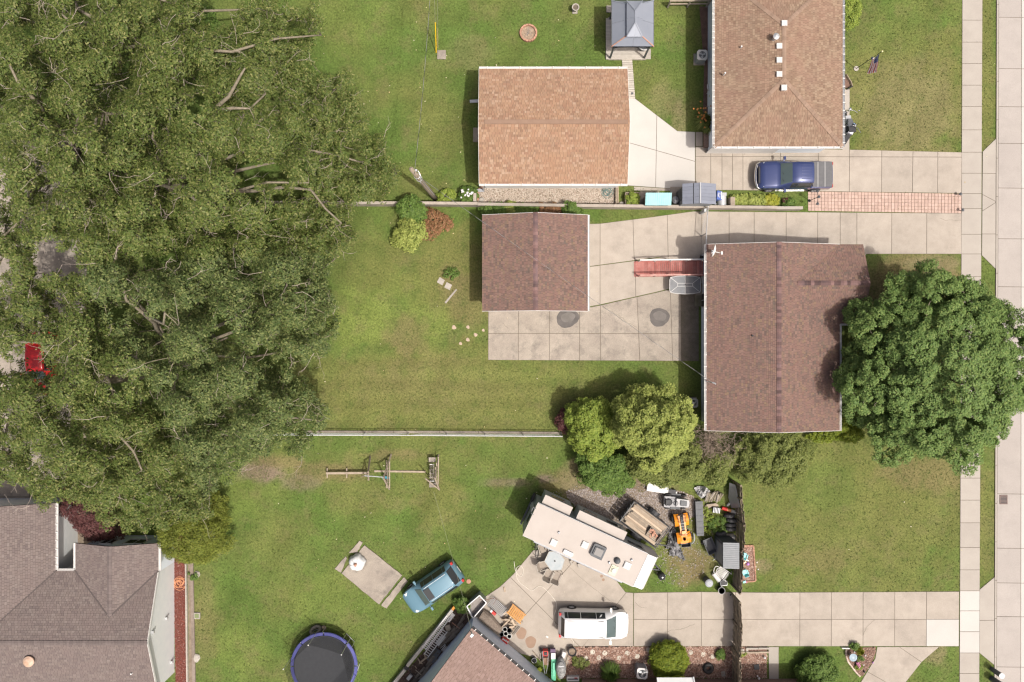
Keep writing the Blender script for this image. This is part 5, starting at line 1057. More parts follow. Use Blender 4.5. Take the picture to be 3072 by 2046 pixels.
car('parked_car', 'white sport utility car with dark side glass on the lower driveway', 'car', (W((1781, 1868), .8).x, W((1781, 1872), .8).y, .031), R(-1.2), 4.72, 1.86, suv, M['whitecar'], [(3, 4), (4, 5), (5, 6), (6, 7)], 7, 2, dark=mk('grey rail', (.30, .30, .30), rough=.5))
suvb = [(0, .76, .40, .70, .66, .76), (.02, .90, .30, .90, .74, .97), (.045, .96, .26, .95, .70, 1.10), (.14, 1, .24, .97, .645, 1.56), (.19, 1, .23, .97, .645, 1.60), (.38, 1, .22, .96, .655, 1.63), (.55, 1, .22, .95, .645, 1.60), (.61, 1, .22, .95, .62, 1.55), (.745, 1, .22, .93, .80, 1.0), (.80, .99, .23, .91, .82, .97), (.90, .94, .25, .84, .77, .89), (.955, .86, .28, .75, .69, .80), (.988, .74, .34, .66, .6, .69), (1.0, .62, .42, .58, .5, .60)]
bc = W(ZF(1672, 915), .8)
car('parked_car', 'steel blue car with a sunroof parked on the grass', 'car', (bc.x, bc.y, .0), R(-145.2), 4.2, 1.76, suvb, M['bluecar'], [(3, 4), (4, 5), (5, 6), (6, 7)], 7, 2, sunroof=(-.02, .42, .78), dark=mk('pale rail', (.55, .6, .63), rough=.4))
rc = W(T(0, 1, 290, 1000), .8)
car('parked_car', 'bright red car half hidden under the left trees', 'car', (rc.x, rc.y + .6, .031), R(-90), 4.3, 1.8, suvb, M['redcar'], [(3, 4), (4, 5), (5, 6), (6, 7)], 7, 2, rails=False)
# navy crew cab pickup
pk = [(0, .86, .45, .80, .84, 1.02), (.006, .93, .42, .86, .90, 1.04), (.02, .97, .40, .92, .93, 1.06), (.285, .98, .36, .95, .93, 1.06), (.29, .98, .35, .98, .72, 1.30), (.305, .98, .35, 1.0, .70, 1.66), (.34, .99, .33, 1.0, .72, 1.72), (.50, 1, .32, 1.0, .73, 1.74), (.585, 1, .32, 1.0, .71, 1.68), (.715, 1, .32, .98, .82, 1.12), (.76, 1, .33, .97, .85, 1.10), (.90, .98, .36, .93, .85, 1.03), (.955, .94, .38, .86, .80, .94), (.975, .88, .42, .78, .76, .82), (.985, .85, .45, .7, .7, .72)]
tc2 = W(Z9(1195, 365), .85)
tk = car('pickup_truck', 'navy crew cab pickup truck with a grey bed cover', 'truck', (tc2.x, tc2.y, .031), R(180), 4.95, 1.86, pk, M['navycar'], [(5, 6), (6, 7), (7, 8)], 8, 4, rails=False, wr=.37, wheels=(.19, .81))
for x0, x1, t in ((-2.42, -1.94, 0), (-1.90, -1.47, 0), (-1.43, -1.10, 0)):
 piece('bed_cover', tk, ((x0 + x1) / 2, 0, 1.095), (x1 - x0 - .01, 1.66, .05), M['tonneau'])
for x in (-1.92, -1.45): piece('cover_seam', tk, (x, 0, 1.10), (.055, 1.66, .055), mk('pale seam', (.30, .30, .30), rough=.6))
for i in range(6): piece('roof_rib', tk, (-.45, -.45 + i * .18, 1.772), (.62, .035, .02), M['navycar'])
bm = MB(); hwk = .93
bm.tube([(2.20, -hwk * .98, .62), (2.40, -hwk * .80, .62), (2.49, -hwk * .35, .62), (2.50, 0, .62), (2.49, hwk * .35, .62), (2.40, hwk * .80, .62), (2.20, hwk * .98, .62)], .10, 8); bm.obj('bumper', M['chrome'], tk, smooth=True)
gm_ = MB(); gm_.box((2.36, 0, .84), (.10, 1.1, .18)); gm_.obj('grille', M['dark'], tk)
for s in (-1, 1):
 m = MB(); m.bar((-.8, s * .90, .42), (1.1, s * .90, .42), .14, .05); m.obj('running_board', M['chrome'], tk)

# ---------------------------------------------------------------- travel trailer
cA, cB, cC, cD = [W(T(2, 2, *p), 3.15) for p in ((190, 333), (78, 558), (905, 942), (1033, 738))]
mid = (cA + cB + cC + cD) / 4; ang = math.atan2((cC - cB).y, (cC - cB).x); LR = ((cC - cB).length + (cD - cA).length) / 2 + .1; WR = ((cB - cA).length + (cC - cD).length) / 2 - .02
rv = thing('travel_trailer', 'long cream roofed travel trailer with two slide out rooms', 'trailer', (mid.x, mid.y, 0), ang)
hl, hw_ = LR / 2, WR / 2
b = MB(); b.prism([(-hl, -hw_), (hl - .9, -hw_), (hl - .9, hw_), (-hl, hw_)], .55, 3.08); b.obj('body', M['rvside'], rv)
b = MB(); prof = [(hl - .9, 3.08), (hl - .25, 2.95), (hl, 2.4), (hl + .05, 1.4), (hl - .1, .55), (hl - .9, .55)]
b.add([(x, -hw_, z) for x, z in prof] + [(x, hw_, z) for x, z in prof], [tuple(range(5, -1, -1)), tuple(range(6, 12))] + [(i, (i + 1) % 6, 6 + (i + 1) % 6, 6 + i) for i in range(6)]); b.obj('front_cap', M['white'], rv)
MB().prism([(-hl - .02, -hw_ - .02), (hl - .88, -hw_ - .02), (hl - .88, hw_ + .02), (-hl - .02, hw_ + .02)], 3.08, 3.14).obj('roof', M['rvroof'], rv)
t = MB(); t.bar((hl - .87, -hw_, 3.15), (hl - .87, hw_, 3.15), .05, .03); t.bar((-hl, hw_ + .03, 3.06), (hl - .9, hw_ + .03, 3.06), .03, .08); t.bar((-hl, -hw_ - .03, 3.06), (hl - .9, -hw_ - .03, 3.06), .03, .08); t.obj('roof_trim', M['gmetal'], rv)
def toloc(root, p):
 return Matrix.Rotation(-root.rotation_euler.z, 3, 'Z') @ (Vector(p) - Vector(root.location))
for (p0, p1, hh_, dp), lab in ((((232, 283), (418, 362), 2.75, .86), 'slide out room near the rear'), (((468, 388), (792, 535), 2.75, .72), 'long slide out room in the middle')):
 a, c_ = toloc(rv, W(T(2, 2, *p0), hh_)), toloc(rv, W(T(2, 2, *p1), hh_)); y1 = (a.y + c_.y) / 2
 s_ = MB().prism([(a.x, hw_ - .1), (c_.x, hw_ - .1), (c_.x, y1), (a.x, y1)], 1.0, 2.72).obj('slide_out', M['rvside'], rv, label=lab)
 MB().prism([(a.x - .03, hw_ + .05), (c_.x + .03, hw_ + .05), (c_.x + .03, y1 + .03), (a.x - .03, y1 + .03)], 2.72, 2.77).obj('slide_roof', M['rvroof'], s_)
 nwin = 1 if c_.x - a.x < 2.5 else 2
 for k in range(nwin):
  wx = a.x + (c_.x - a.x) * (k + .5) / nwin; MB().box((wx, y1 + .012, 2.05), (.95, .03, .6)).obj('window', M['glassb'], s_)
for p, sz in (((287, 606), .40), ((503, 622), .40), ((795, 765), .42)):
 q = toloc(rv, W(T(2, 2, *p), 3.2)); v = MB(); v.box((0, 0, .05), (sz, sz, .1)); v.box((0, 0, .11), (sz - .06, sz - .06, .03)); v.obj('roof_vent', M['white'], rv).location = (q.x, q.y, 3.14)
q = toloc(rv, W(T(2, 2, 594, 668), 3.3)); v = MB(); v.prism([(-.42, -.36), (-.30, -.42), (.42, -.42), (.42, .42), (-.30, .42), (-.42, .36)], 0, .22); v.prism([(-.30, -.26), (.30, -.3), (.30, .3), (-.30, .26)], .22, .30); v.obj('air_conditioner', M['dgray'], rv).location = (q.x, q.y, 3.14)
v = MB(); v.box((0, 0, .32), (.5, .46, .03)); v.obj('cover_panel', mk('dusty plastic', (.22, .21, .20), rough=.6), rv).location = (q.x + .02, q.y, 3.14)
q = toloc(rv, W(T(2, 2, 728, 735), 3.3)); MB().lathe([(.21, 0), (.21, .08), (.17, .18), (.09, .25), (.0, .27)], n=18).obj('dome', M['dgray'], rv, smooth=True).location = (q.x, q.y, 3.14)
for p in ((324, 538), (672, 745), (827, 727)):
 q = toloc(rv, W(T(2, 2, *p), 3.2)); MB().lathe([(.075, 0), (.075, .09), (.04, .11)], n=10).obj('vent_cap', M['gmetal'], rv).location = (q.x, q.y, 3.14)
q = toloc(rv, W(T(2, 2, 388, 678), 3.2)); MB().prism([(-.30, -.13), (.28, -.13), (.34, 0), (.28, .13), (-.30, .13), (-.34, 0)], 0, .13).obj('fridge_vent', M['white'], rv).location = (q.x, q.y, 3.14)
q = toloc(rv, W(T(2, 2, 700, 797), 3.2)); v = MB(); v.box((0, 0, .03), (.46, .62, .06)); v.box((0, 0, .07), (.30, .44, .04)); o = v.obj('skylight', mk('yellowed plastic', (.45, .43, .31), (.5, .48, .36), sc_=6, rough=.4), rv); o.location = (q.x, q.y, 3.14)
MB().lathe([(.0, .07), (.13, .09), (.1, .16), (0, .18)], n=14, sy=1.4).obj('skylight_dome', mk('frosted dome', (.62, .62, .55), rough=.2), o)
a_ = MB(); a_.tube([(-hl + .8, -hw_ - .09, 2.95), (hl - 1.6, -hw_ - .09, 2.95)], .08, 10)
for x in (-hl + .8, hl - 1.6): a_.bar((x, -hw_ - .05, 2.95), (x, -hw_ - .04, 1.2), .05, .05)
a_.obj('awning_roller', M['gmetal'], rv)
MB().box((.9, -hw_ - .012, 1.75), (.68, .03, 1.85)).obj('door', M['white'], rv); MB().box((-1.6, -hw_ - .012, 2.0), (1.0, .03, .6)).obj('window', M['glassb'], rv); MB().box((2.7, hw_ + .012, 2.05), (1.0, .03, .55)).obj('window', M['glassb'], rv); MB().box((-hl - .012, .1, 2.1), (.03, 1.2, .7)).obj('window', M['glassb'], rv)
l_ = MB()
for s in (-.2, .2): l_.tube([(-hl - .12, .55 + s, .9), (-hl - .12, .55 + s, 3.1), (-hl + .05, .55 + s, 3.2)], .02, 6)
for k in range(7): l_.tube([(-hl - .12, .35, 1.1 + k * .3), (-hl - .12, .75, 1.1 + k * .3)], .016, 5)
l_.obj('ladder', M['galv'], rv)
MB().torus((-hl - .2, .95, 1.2), .25, .09, Matrix.Rotation(R(90), 3, 'Y')).obj('spare_wheel', M['rubber'], rv, smooth=True); MB().bar((-hl - .13, -hw_, .7), (-hl - .13, hw_, .7), .12, .14).obj('bumper', M['dgray'], rv)
for x in (-.6, .35):
 for s in (-1, 1): MB().torus((x, s * (hw_ - .14), .34), .25, .10, Matrix.Rotation(R(90), 3, 'X')).obj('wheel', M['rubber'], rv, smooth=True)
hb_ = MB(); hb_.bar((hl - .2, -.5, .5), (hl + 1.1, 0, .5), .09, .1); hb_.bar((hl - .2, .5, .5), (hl + 1.1, 0, .5), .09, .1); hb_.tube([(hl + .9, 0, 0), (hl + .9, 0, .75)], .04); hb_.obj('hitch', M['dark'], rv)
for x in (-hl + .4, hl - .6):
 for s in (-1, 1): piece('stabilizer_jack', rv, (x, s * (hw_ - .25), .28), (.08, .08, .56), M['gmetal'])
st_ = MB()
for k, z in enumerate((.22, .42)): st_.box((.9, -hw_ - .42 + k * .22, z), (.62, .22, .03))
for x in (.6, 1.2): st_.bar((x, -hw_ - .5, .02), (x, -hw_ - .05, .55), .04, .04)
st_.obj('entry_step', mk('tan metal step', (.36, .31, .25), rough=.7), rv)

# ---------------------------------------------------------------- lumber trailer
tA, tB, tC, tD = [W(Z2(*p), .75) for p in ((292, 385), (770, 742), (572, 1030), (92, 655))]
mid = (tA + tB + tC + tD) / 4; ang = math.atan2((tB - tA).y, (tB - tA).x); Lt = ((tB - tA).length + (tC - tD).length) / 2; Wt = ((tD - tA).length + (tC - tB).length) / 2
tr = thing('utility_trailer', 'open utility trailer stacked with reclaimed boards', 'trailer', (mid.x, mid.y, 0), ang)
f = MB(); h_ = Wt / 2; l2 = Lt / 2
for s in (-1, 1):
 f.bar((-l2, s * h_, .55), (l2, s * h_, .55), .07, .09); f.bar((-l2, s * h_, .95), (l2, s * h_, .95), .05, .05)
 for k in range(5): f.bar((-l2 + k * Lt / 4, s * h_, .55), (-l2 + k * Lt / 4, s * h_, .95), .05, .05)
for x in (-l2, 0, l2): f.bar((x, -h_, .5), (x, h_, .5), .07, .08)
f.bar((l2, -h_, .95), (l2, h_, .95), .05, .05); f.bar((l2, -h_ * .8, .5), (l2 + 1.2, 0, .5), .07, .08); f.bar((l2, h_ * .8, .5), (l2 + 1.2, 0, .5), .07, .08); f.tube([(l2 + 1.05, 0, .0), (l2 + 1.05, 0, .7)], .035)
f.obj('frame', M['dark'], tr)
MB().box((0, 0, .57), (Lt - .05, Wt - .1, .04)).obj('deck', M['wood2'], tr)
g = MB(); gx0 = -l2 - .03
for z in (.58, .95, 1.35): g.bar((gx0 - (z - .58) * .16, -h_, z), (gx0 - (z - .58) * .16, h_, z), .05, .05)
for k in range(9): y = -h_ + k * Wt / 8; g.bar((gx0, y, .58), (gx0 - .125, y, 1.35), .03, .03)
g.obj('ramp_gate', M['dgray'], tr)
gp = MB()
for k in range(5): y = -h_ + (k + .5) * Wt / 5; gp.sheet((gx0 - .02, y - .14, .62), (gx0 - .02, y + .14, .62), (gx0 - .13, y + .14, 1.3), (gx0 - .13, y - .14, 1.3), .01)
gp.obj('gate_mesh', M['dgray'], tr)
for s in (-1, 1):
 w_ = MB().torus((.12, s * (h_ + .19), .32), .22, .10, Matrix.Rotation(R(90), 3, 'X')).obj('wheel', M['rubber'], tr, smooth=True)
 fd = MB(); ar = [(.12 + .46 * math.cos(t), .34 + .42 * math.sin(t)) for t in (3.0, 2.5, 2.0, 1.57, 1.14, .64, .14)]
 for (x0, z0), (x1, z1) in zip(ar, ar[1:]): fd.sheet((x0, s * h_ + s * .06, z0), (x1, s * h_ + s * .06, z1), (x1, s * h_ + s * .32, z1), (x0, s * h_ + s * .32, z0), .02 * s)
 fd.obj('mudguard', M['dark'], tr)
yy = -h_ + .12; kk = 0
while yy < h_ - .1:
 wd = random.uniform(.10, .2); tall = .66 + (.10 if kk % 3 == 0 else 0) + random.uniform(0, .06); inner = -h_ * .45 < yy < h_ * .35
 x0 = -l2 + random.uniform(.1, .35); x1 = l2 - random.uniform(.05, .25) - (1.05 if inner and yy < .1 else 0)
 for lv in range(2 if not inner else 1):
  o = piece('board', tr, ((x0 + x1) / 2 + random.uniform(-.05, .05), yy + wd / 2, tall - .02 + lv * .06), (x1 - x0, wd - .015, .05), M['lumber'] if random.random() < .62 else M['wood']); o.rotation_euler.z += random.gauss(0, .012)
 yy += wd; kk += 1
bx = MB()
for a_, c_ in (((0, -.42), (.85, -.42)), ((.85, -.42), (.85, .22)), ((.85, .22), (0, .22)), ((0, .22), (0, -.42))): bx.bar((l2 - 1.0 + a_[0], -h_ * .42 + a_[1] + .25, .75), (l2 - 1.0 + c_[0], -h_ * .42 + c_[1] + .25, .75), .04, .26)
bx.box((l2 - .575, -h_ * .42 + .15, .63), (.85, .64, .02)); bx.obj('scrap_crate', M['wood2'], tr)
for k in range(16): o = piece('brick_scrap', tr, (l2 - .62 + random.gauss(0, .16), -h_ * .42 + .18 + random.gauss(0, .12), .68 + random.random() * .12), (.18, .09, .06), M['terra'], random.random() * 3)

# ---------------------------------------------------------------- lawn tractor (grey)
lt = thing('riding_mower', 'grey riding lawn mower by the white panels', 'mower', W(Z2(868, 392), .4), R(-4)); lt.location.z = 0
b = MB(); b.prism([(-.05, -.27), (.72, -.25), (.80, -.12), (.80, .12), (.72, .25), (-.05, .27)], .38, lambda p: .80 if p[0] > .1 else .72); b.obj('hood', mk('silver grey plastic', (.42, .42, .42), (.36, .36, .37), sc_=5, rough=.5), lt)
MB().box((.42, 0, .81), (.42, .34, .02)).obj('hood_vent', M['dgray'], lt)
b = MB(); b.prism([(-.85, -.36), (-.05, -.33), (-.05, .33), (-.85, .36)], .34, .52); b.prism([(-.85, -.36), (-.45, -.38), (-.45, .38), (-.85, .36)], .52, .64); b.obj('rear_body', mk('grey plastic', (.26, .26, .27), rough=.5), lt)
b = MB(); b.lathe([(.22, .62), (.24, .70), (.16, .74), (.0, .73)], (-.55, 0, 0), 14); b.box((-.76, 0, .82), (.09, .40, .26)); b.obj('seat', M['dark'], lt)
MB().torus((-.14, 0, .86), .15, .018, None, 18, 6).obj('steering_wheel', M['dark'], lt); MB().prism([(-.4, -.55), (.35, -.55), (.35, .5), (-.4, .5)], .1, .24).obj('mower_deck', M['dgray'], lt)
for x, r, w_ in ((-.55, .24, .11), (.55, .18, .075)):
 for s in (-1, 1): MB().torus((x, s * .42, r), r - w_ * .8, w_, Matrix.Rotation(R(90), 3, 'X'), 16, 8, ).obj('wheel', M['rubber'], lt, smooth=True)
MB().box((-.28, .62, .22), (.5, .3, .2)).obj('discharge_chute', M['dark'], lt)

# ---------------------------------------------------------------- orange quad bike
ac = W(Z2(955, 760), .6); qd = thing('quad_bike', 'bright orange quad bike beside the crumpled grey tarp', 'quad bike', (ac.x, ac.y, 0), R(-82))
# local x forward (points down the picture)
b = MB(); b.prism([(.38, -.20), (.95, -.30), (1.0, 0), (.95, .30), (.38, .20)], .62, lambda p: .86 - (p[0] - .38) * .2); b.obj('front_body', M['orange'], qd)
for s in (-1, 1):
 for x0, x1, nm in ((.25, .98, 'front_fender'), (-1.0, -.18, 'rear_fender')):
  m = MB(); ar = [(x0 + (x1 - x0) * t, .60 + .17 * math.sin(t * 3.1416)) for t in (0, .2, .4, .6, .8, 1)]
  for (a0, z0), (a1, z1) in zip(ar, ar[1:]): m.sheet((a0, s * .17, z0 + .08), (a1, s * .17, z1 + .08), (a1, s * .47, z1), (a0, s * .47, z0), .03 * s)
  m.obj(nm, M['orange'], qd)
b = MB(); b.prism([(-.80, -.10), (.10, -.09), (.16, 0), (.10, .09), (-.80, .10), (-.86, 0)], .70, lambda p: .86 if p[0] < -.3 else .82); b.obj('seat', M['dark'], qd)
b = MB(); b.prism([(.10, -.14), (.42, -.16), (.42, .16), (.10, .14)], .72, .92); b.obj('tank', M['orange'], qd)
for s in (-1, 1): MB().prism([(-.9, s * .12), (.42, s * .11), (.42, s * .22), (-.3, s * .20), (-.9, s * .26)], .66, .83).obj('side_panel', M['orange'], qd); MB().box((.66, 0, .86), (.2, .16, .05)).obj('front_panel', mk('pale grey plastic', (.45, .45, .46), rough=.5), qd)
b = MB(); b.tube([(.22, -.40, .98), (.34, -.15, 1.02), (.36, 0, 1.02), (.34, .15, 1.02), (.22, .40, .98)], .02, 6); b.obj('handlebar', M['dark'], qd)
r_ = MB()
for y in (-.24, -.08, .08, .24): r_.bar((-.98, y, .92), (-.5, y, .92), .02, .02)
for x in (-.98, -.74, -.5): r_.bar((x, -.28, .92), (x, .28, .92), .02, .02)
r_.obj('rear_rack', M['dark'], qd)
for x in (.66, -.66):
 for s in (-1, 1): MB().torus((x, s * .50, .29), .17, .13, Matrix.Rotation(R(90), 3, 'X'), 18, 8).obj('wheel', M['rubber'], qd, smooth=True)
for i in range(5): piece('seat_strap', qd, (-.75 + i * .18, 0, .87), (.03, .22, .02), mk('grey trim', (.30, .30, .31), rough=.5))

# ================================================================== SMALLER THINGS
def at(p, h=0.0, z=0.0): v = W(p, h); return Vector((v.x, v.y, z))
# ---- long concrete retaining wall in panels
wl_ = thing('retaining_wall', 'long low concrete retaining wall between the two properties', 'wall', at((1500, 618)))
def wpt(x, y, h=.8): v = W((x, y), h); return Vector((v.x, v.y, 0))
wpts = [wpt(770, 607), wpt(900, 607.5), wpt(1030, 608), wpt(1160, 608.5), wpt(1290, 609), wpt(1433, 610.5)]
w2 = [wpt(1433, 611.6), wpt(1560, 613.5), wpt(1700, 615.5), wpt(1840, 617), wpt(1960, 618.3), wpt(2080, 619.4), wpt(2205, 620.5), wpt(2332, 622)]
for pts, hh_ in ((wpts, .8), (w2, .76)):
 for a, c_ in zip(pts, pts[1:]):
  d = (c_ - a); o = piece('wall_panel', wl_, (a + c_) / 2 + Vector((0, 0, hh_ / 2 - .05)), (d.length - .02, .17, hh_ + .1), M['conc2'], math.atan2(d.y, d.x), True)
  o.rotation_euler.z += random.gauss(0, .002)
  piece('wall_cap', wl_, (a + c_) / 2 + Vector((0, 0, hh_ + .015)), (d.length - .012, .19, .045), M['conc'], math.atan2(d.y, d.x), True)
a, c_ = wpt(2332, 622), wpt(2412, 623.5); piece('wall_panel', wl_, (a + c_) / 2 + Vector((0, .02, .28)), ((c_ - a).length, .17, .66), M['conc2'], 0, True); piece('wall_cap', wl_, (a + c_) / 2 + Vector((0, .02, .63)), ((c_ - a).length, .19, .05), M['conclight'], 0, True)
a, c_ = W(ZK(2195, 945), .8), W(ZK(2200, 1240), .8); piece('wall_panel', wl_, Vector(((a.x + c_.x) / 2, (a.y + c_.y) / 2, .38)), (.2, abs(a.y - c_.y) - .12, .84), M['conc'], 0, True)
# timber post and sleeper edging
po = W(Z8(2008, 580), .7); MB().box((po.x, po.y, .35), (.30, .56, .75)).one('timber_post', M['wood'], 'thick square timber block at the wall beside the golden plants', 'post')
te = thing('sleeper_edging', 'upright log edging at the right end of the pea gravel strip', 'edging', at(Z7(2205, 300)))
for k in range(12):
 p = W(Z7(2208, 178 + k * 22), .3); m = MB().cyl((0, 0, -.05), .055, .32 + random.uniform(0, .06), 8).obj('log', M['wood'], te); m.location = (p.x - te.location.x, p.y - te.location.y, 0)
p0, p1 = W(Z7(2222, 170), .3), W(Z7(2222, 420), .3); beam('board', te, (p0.x + .05, p0.y, .15), (p1.x + .05, p1.y, .15), .08, .34, M['lumber'], True)
be = thing('brick_edging', 'loose line of tan edging bricks at the left end of the pea gravel', 'edging', at(Z7(270, 260)))
for k, (x, y) in enumerate(((345, 170), (325, 192), (302, 212), (280, 232), (262, 256), (252, 282), (250, 310), (252, 338), (256, 366))):
 p = W(Z7(x, y)); piece('brick', be, (p.x, p.y, .06), (.20, .10, .12), M['terra'], 2.3 + random.gauss(0, .12) - (.8 if k > 4 else 0), True)
for x, y, lab in ((300, 375, 'flat pale stone at the corner of the pea gravel'), (130 * 4.71 / 5.607 + 2168, 435, 'white rock against the wall beside the sleeper edging')):
 p = W(Z7(x, y)); MB().lathe([(.16, 0), (.2, .06), (.12, .15), (.0, .17)], p, 8, wob=lambda t, j: 1 + .18 * math.sin(2 * t + j)).one('rock', M['stone'], lab, 'rock')

def coil(name, label, cat, p, r, mat, turns=9, wire=.016, spread=.35, z=.03, loose=None):
 c = W(p); pts = []
 for i in range(turns * 12):
  t = i / 12 * 6.283; rr = r * (1 + spread * math.sin(t * .37 + i * .02)) * (.75 + .25 * math.sin(t * .113))
  pts.append(c + Vector((rr * math.cos(t) + r * .3 * math.sin(t * .21), rr * .9 * math.sin(t) + r * .3 * math.cos(t * .17), z + .004 * (i % 7) + i * .0004)))
 return MB().tube(pts, wire, 5).one(name, mat, label, cat)
coil('garden_hose', 'tangled teal garden hose lying on the pea gravel', 'hose', Z7(2080, 265), .30, M['hoseg'], 9, .014, .5)
coil('hose', 'tangled orange hose heaped on the red mulch', 'hose', T(0, 2, 1242, 882), .34, M['hoseo'], 9, .017, .5)
hs = [Z1(0, 850), Z1(60, 1290), Z1(40, 1380), Z1(-60, 1300), Z1(-40, 1230), Z1(40, 1260)]
def rope(name, label, cat, pts, r, mat, z=.05):
 P = [W(p) for p in pts]; out = []
 for i in range(len(P) - 1):
  a, b, c, d = P[max(i - 1, 0)], P[i], P[i + 1], P[min(i + 2, len(P) - 1)]
  for k in range(6):
   t = k / 6; out.append(.5 * (2 * b + (c - a) * t + (2 * a - 5 * b + 4 * c - d) * t * t + (-a + 3 * b - 3 * c + d) * t ** 3) + Vector((0, 0, z)))
 out.append(P[-1] + Vector((0, 0, z))); return MB().tube(out, r, 6).one(name, mat, label, cat)
rope('garden_hose', 'cream garden hose snaking over the parking pad to the white car', 'hose', [T(2, 2, 14, 735), T(2, 2, 25, 800), T(2, 2, 60, 838), T(2, 2, 80, 800), T(2, 2, 60, 765), T(2, 2, 30, 785), T(2, 2, 40, 860), T(2, 2, 100, 915), T(2, 2, 140, 935), T(2, 2, 190, 905), T(2, 2, 240, 935), T(2, 2, 300, 1010), T(2, 2, 305, 1060), T(2, 2, 285, 1120), T(2, 2, 300, 1180)], .017, M['hosec'])
rope('garden_hose', 'end of the cream hose running to the dark round fire bowl', 'hose', [T(2, 2, 395, 1255), T(2, 2, 420, 1280), T(2, 2, 425, 1310), T(2, 2, 415, 1335)], .017, M['hosec'])

# ---- gazebo
gxl, gxr, gyb = W(ZA(437, 0), 2.25).x, W(ZA(1187, 0), 2.25).x, W(ZA(0, 826), 2.25).y
gcy = W(ZA(0, 308), 3.1).y; gcx = (gxl + gxr) / 2; GX, GY = (gxr - gxl) / 2, gcy - gyb
gz = thing('gazebo', 'slate blue two tier metal roofed gazebo at the end of the boardwalk', 'gazebo', (gcx, gcy, 0))
def hip(root, x, y, z0, x1, y1, z1, nm, t=.04):
 c = [(-x, -y, z0), (x, -y, z0), (x, y, z0), (-x, y, z0)]; d = [(-x1, -y1, z1), (x1, -y1, z1), (x1, y1, z1), (-x1, y1, z1)]
 for i in range(4):
  a, b, c2, d2 = map(Vector, (c[i], c[(i + 1) % 4], d[(i + 1) % 4], d[i]))
  for t0, t1 in ((0, .497), (.503, 1)):
   slab3(MB(), [a.lerp(b, t0), a.lerp(b, t1), d2.lerp(c2, t1), d2.lerp(c2, t0)], t).obj(nm, M['gaz'], root)
  rust = M['terra'] if i in (0, 1) and z0 < 2.6 else M['gaz']
  m = MB(); m.bar(a + Vector((0, 0, .02)), d2 + Vector((0, 0, .02)), .06, .03); m.obj('hip_trim', rust, root)
 return c
rx, ry = W(ZA(735, 0), 2.85).x - gcx, .0
hip(gz, GX, GY, 2.25, .34, .95, 2.86, 'roof_panel'); hip(gz, .50, 1.15, 2.93, .02, .40, 3.22, 'roof_panel')
MB().bar((0, -.4, 3.23), (0, .4, 3.23), .05, .04).obj('ridge_cap', M['gaz'], gz)
f = MB()
for sx in (-1, 1):
 f.bar((sx * (GX - .02), -GY, 2.22), (sx * (GX - .02), GY, 2.22), .05, .1)
 for yy in (-1, 1): f.bar((-GX, yy * (GY - .02), 2.22), (GX, yy * (GY - .02), 2.22), .05, .1)
f.obj('eave_frame', M['dgray'], gz)
for sx in (-1, 1):
 for sy in (-1, 1):
  p = Vector((sx * (GX - .22), sy * (GY - .16), 0)); piece('post', gz, p + Vector((0, 0, 1.1)), (.10, .10, 2.2), M['dgray'])
  b = MB()
  for (dx, dy) in ((-sx * .5, 0), (0, -sy * .5)): b.tube([p + Vector((0, 0, 1.55)), p + Vector((dx * .55, dy * .55, 1.9)), p + Vector((dx, dy, 2.2))], .025, 6)
  b.obj('brace', M['dgray'], gz)
for k in range(26):
 y = -GY + .12 + k * (2 * GY - .2) / 26; piece('deck_plank', gz, (-.12, y, .1), (2 * GX - .12, (2 * GY) / 26 - .015, .05), M['whitewood'] if 'whitewood' in M else M.setdefault('whitewood', mk('bleached plank', (.46, .42, .37), (.38, .35, .30), sc_=4, rough=.85, objr=.1, fine=.08)))
MB().box((0, 0, .02), (2 * GX - .2, 2 * GY - .1, .1)).obj('deck_base', M['wood2'], gz)
for p, sz, lab in ((ZA(445, 990), (.55, .42), 'pale paving square at the left front corner of the gazebo'), (ZA(1060, 960), (.54, .68), 'pale paving square at the right front corner of the gazebo'), (ZA(400, 165), (.40, .45), 'paving square at the left back corner of the gazebo')):
 c = W(p); MB().box((c.x, c.y, .02), (sz[0], sz[1], .08)).one('paving_square', M['stone'], lab, 'paving slab')
gc = W(ZA(1015, 850), .6); ch = thing('garden_chair', 'dark round wicker seat with a pale rim inside the gazebo corner', 'chair', (gc.x, gc.y + .25, .12))
MB().lathe([(.28, .0), (.36, .38), (.30, .40), (.1, .34)], n=18).obj('seat', M['dgray'], ch); MB().torus((0, 0, .52), .40, .035, None, 22, 6).obj('rim', M['white'], ch, smooth=True)
bw = thing('boardwalk', 'narrow bleached plank boardwalk from the gazebo to the bright concrete', 'boardwalk', at(ZA(720, 1180)))
for k in range(20):
 t = k / 19; x = 704 + 60 * t; y = 975 + 800 * t * .94
 p = W(ZA(x, y)); piece('plank', bw, (p.x, p.y, .05), (.70 - .02 * t, .128, .05), M['whitewood'], random.gauss(0, .008), True)
for s in (-.25, .25):
 a, c_ = W(ZA(704, 975)), W(ZA(764, 1715)); beam('joist', bw, (a.x + s, a.y, .012), (c_.x + s, c_.y, .012), .06, .035, M['wood2'], True)
MB().box(tuple(at(T(2, 0, 828, 648), 0, .06)), (.14, .14, .12)).one('path_light', M['dgray'], 'small dark cap light at the end of the boardwalk', 'light')
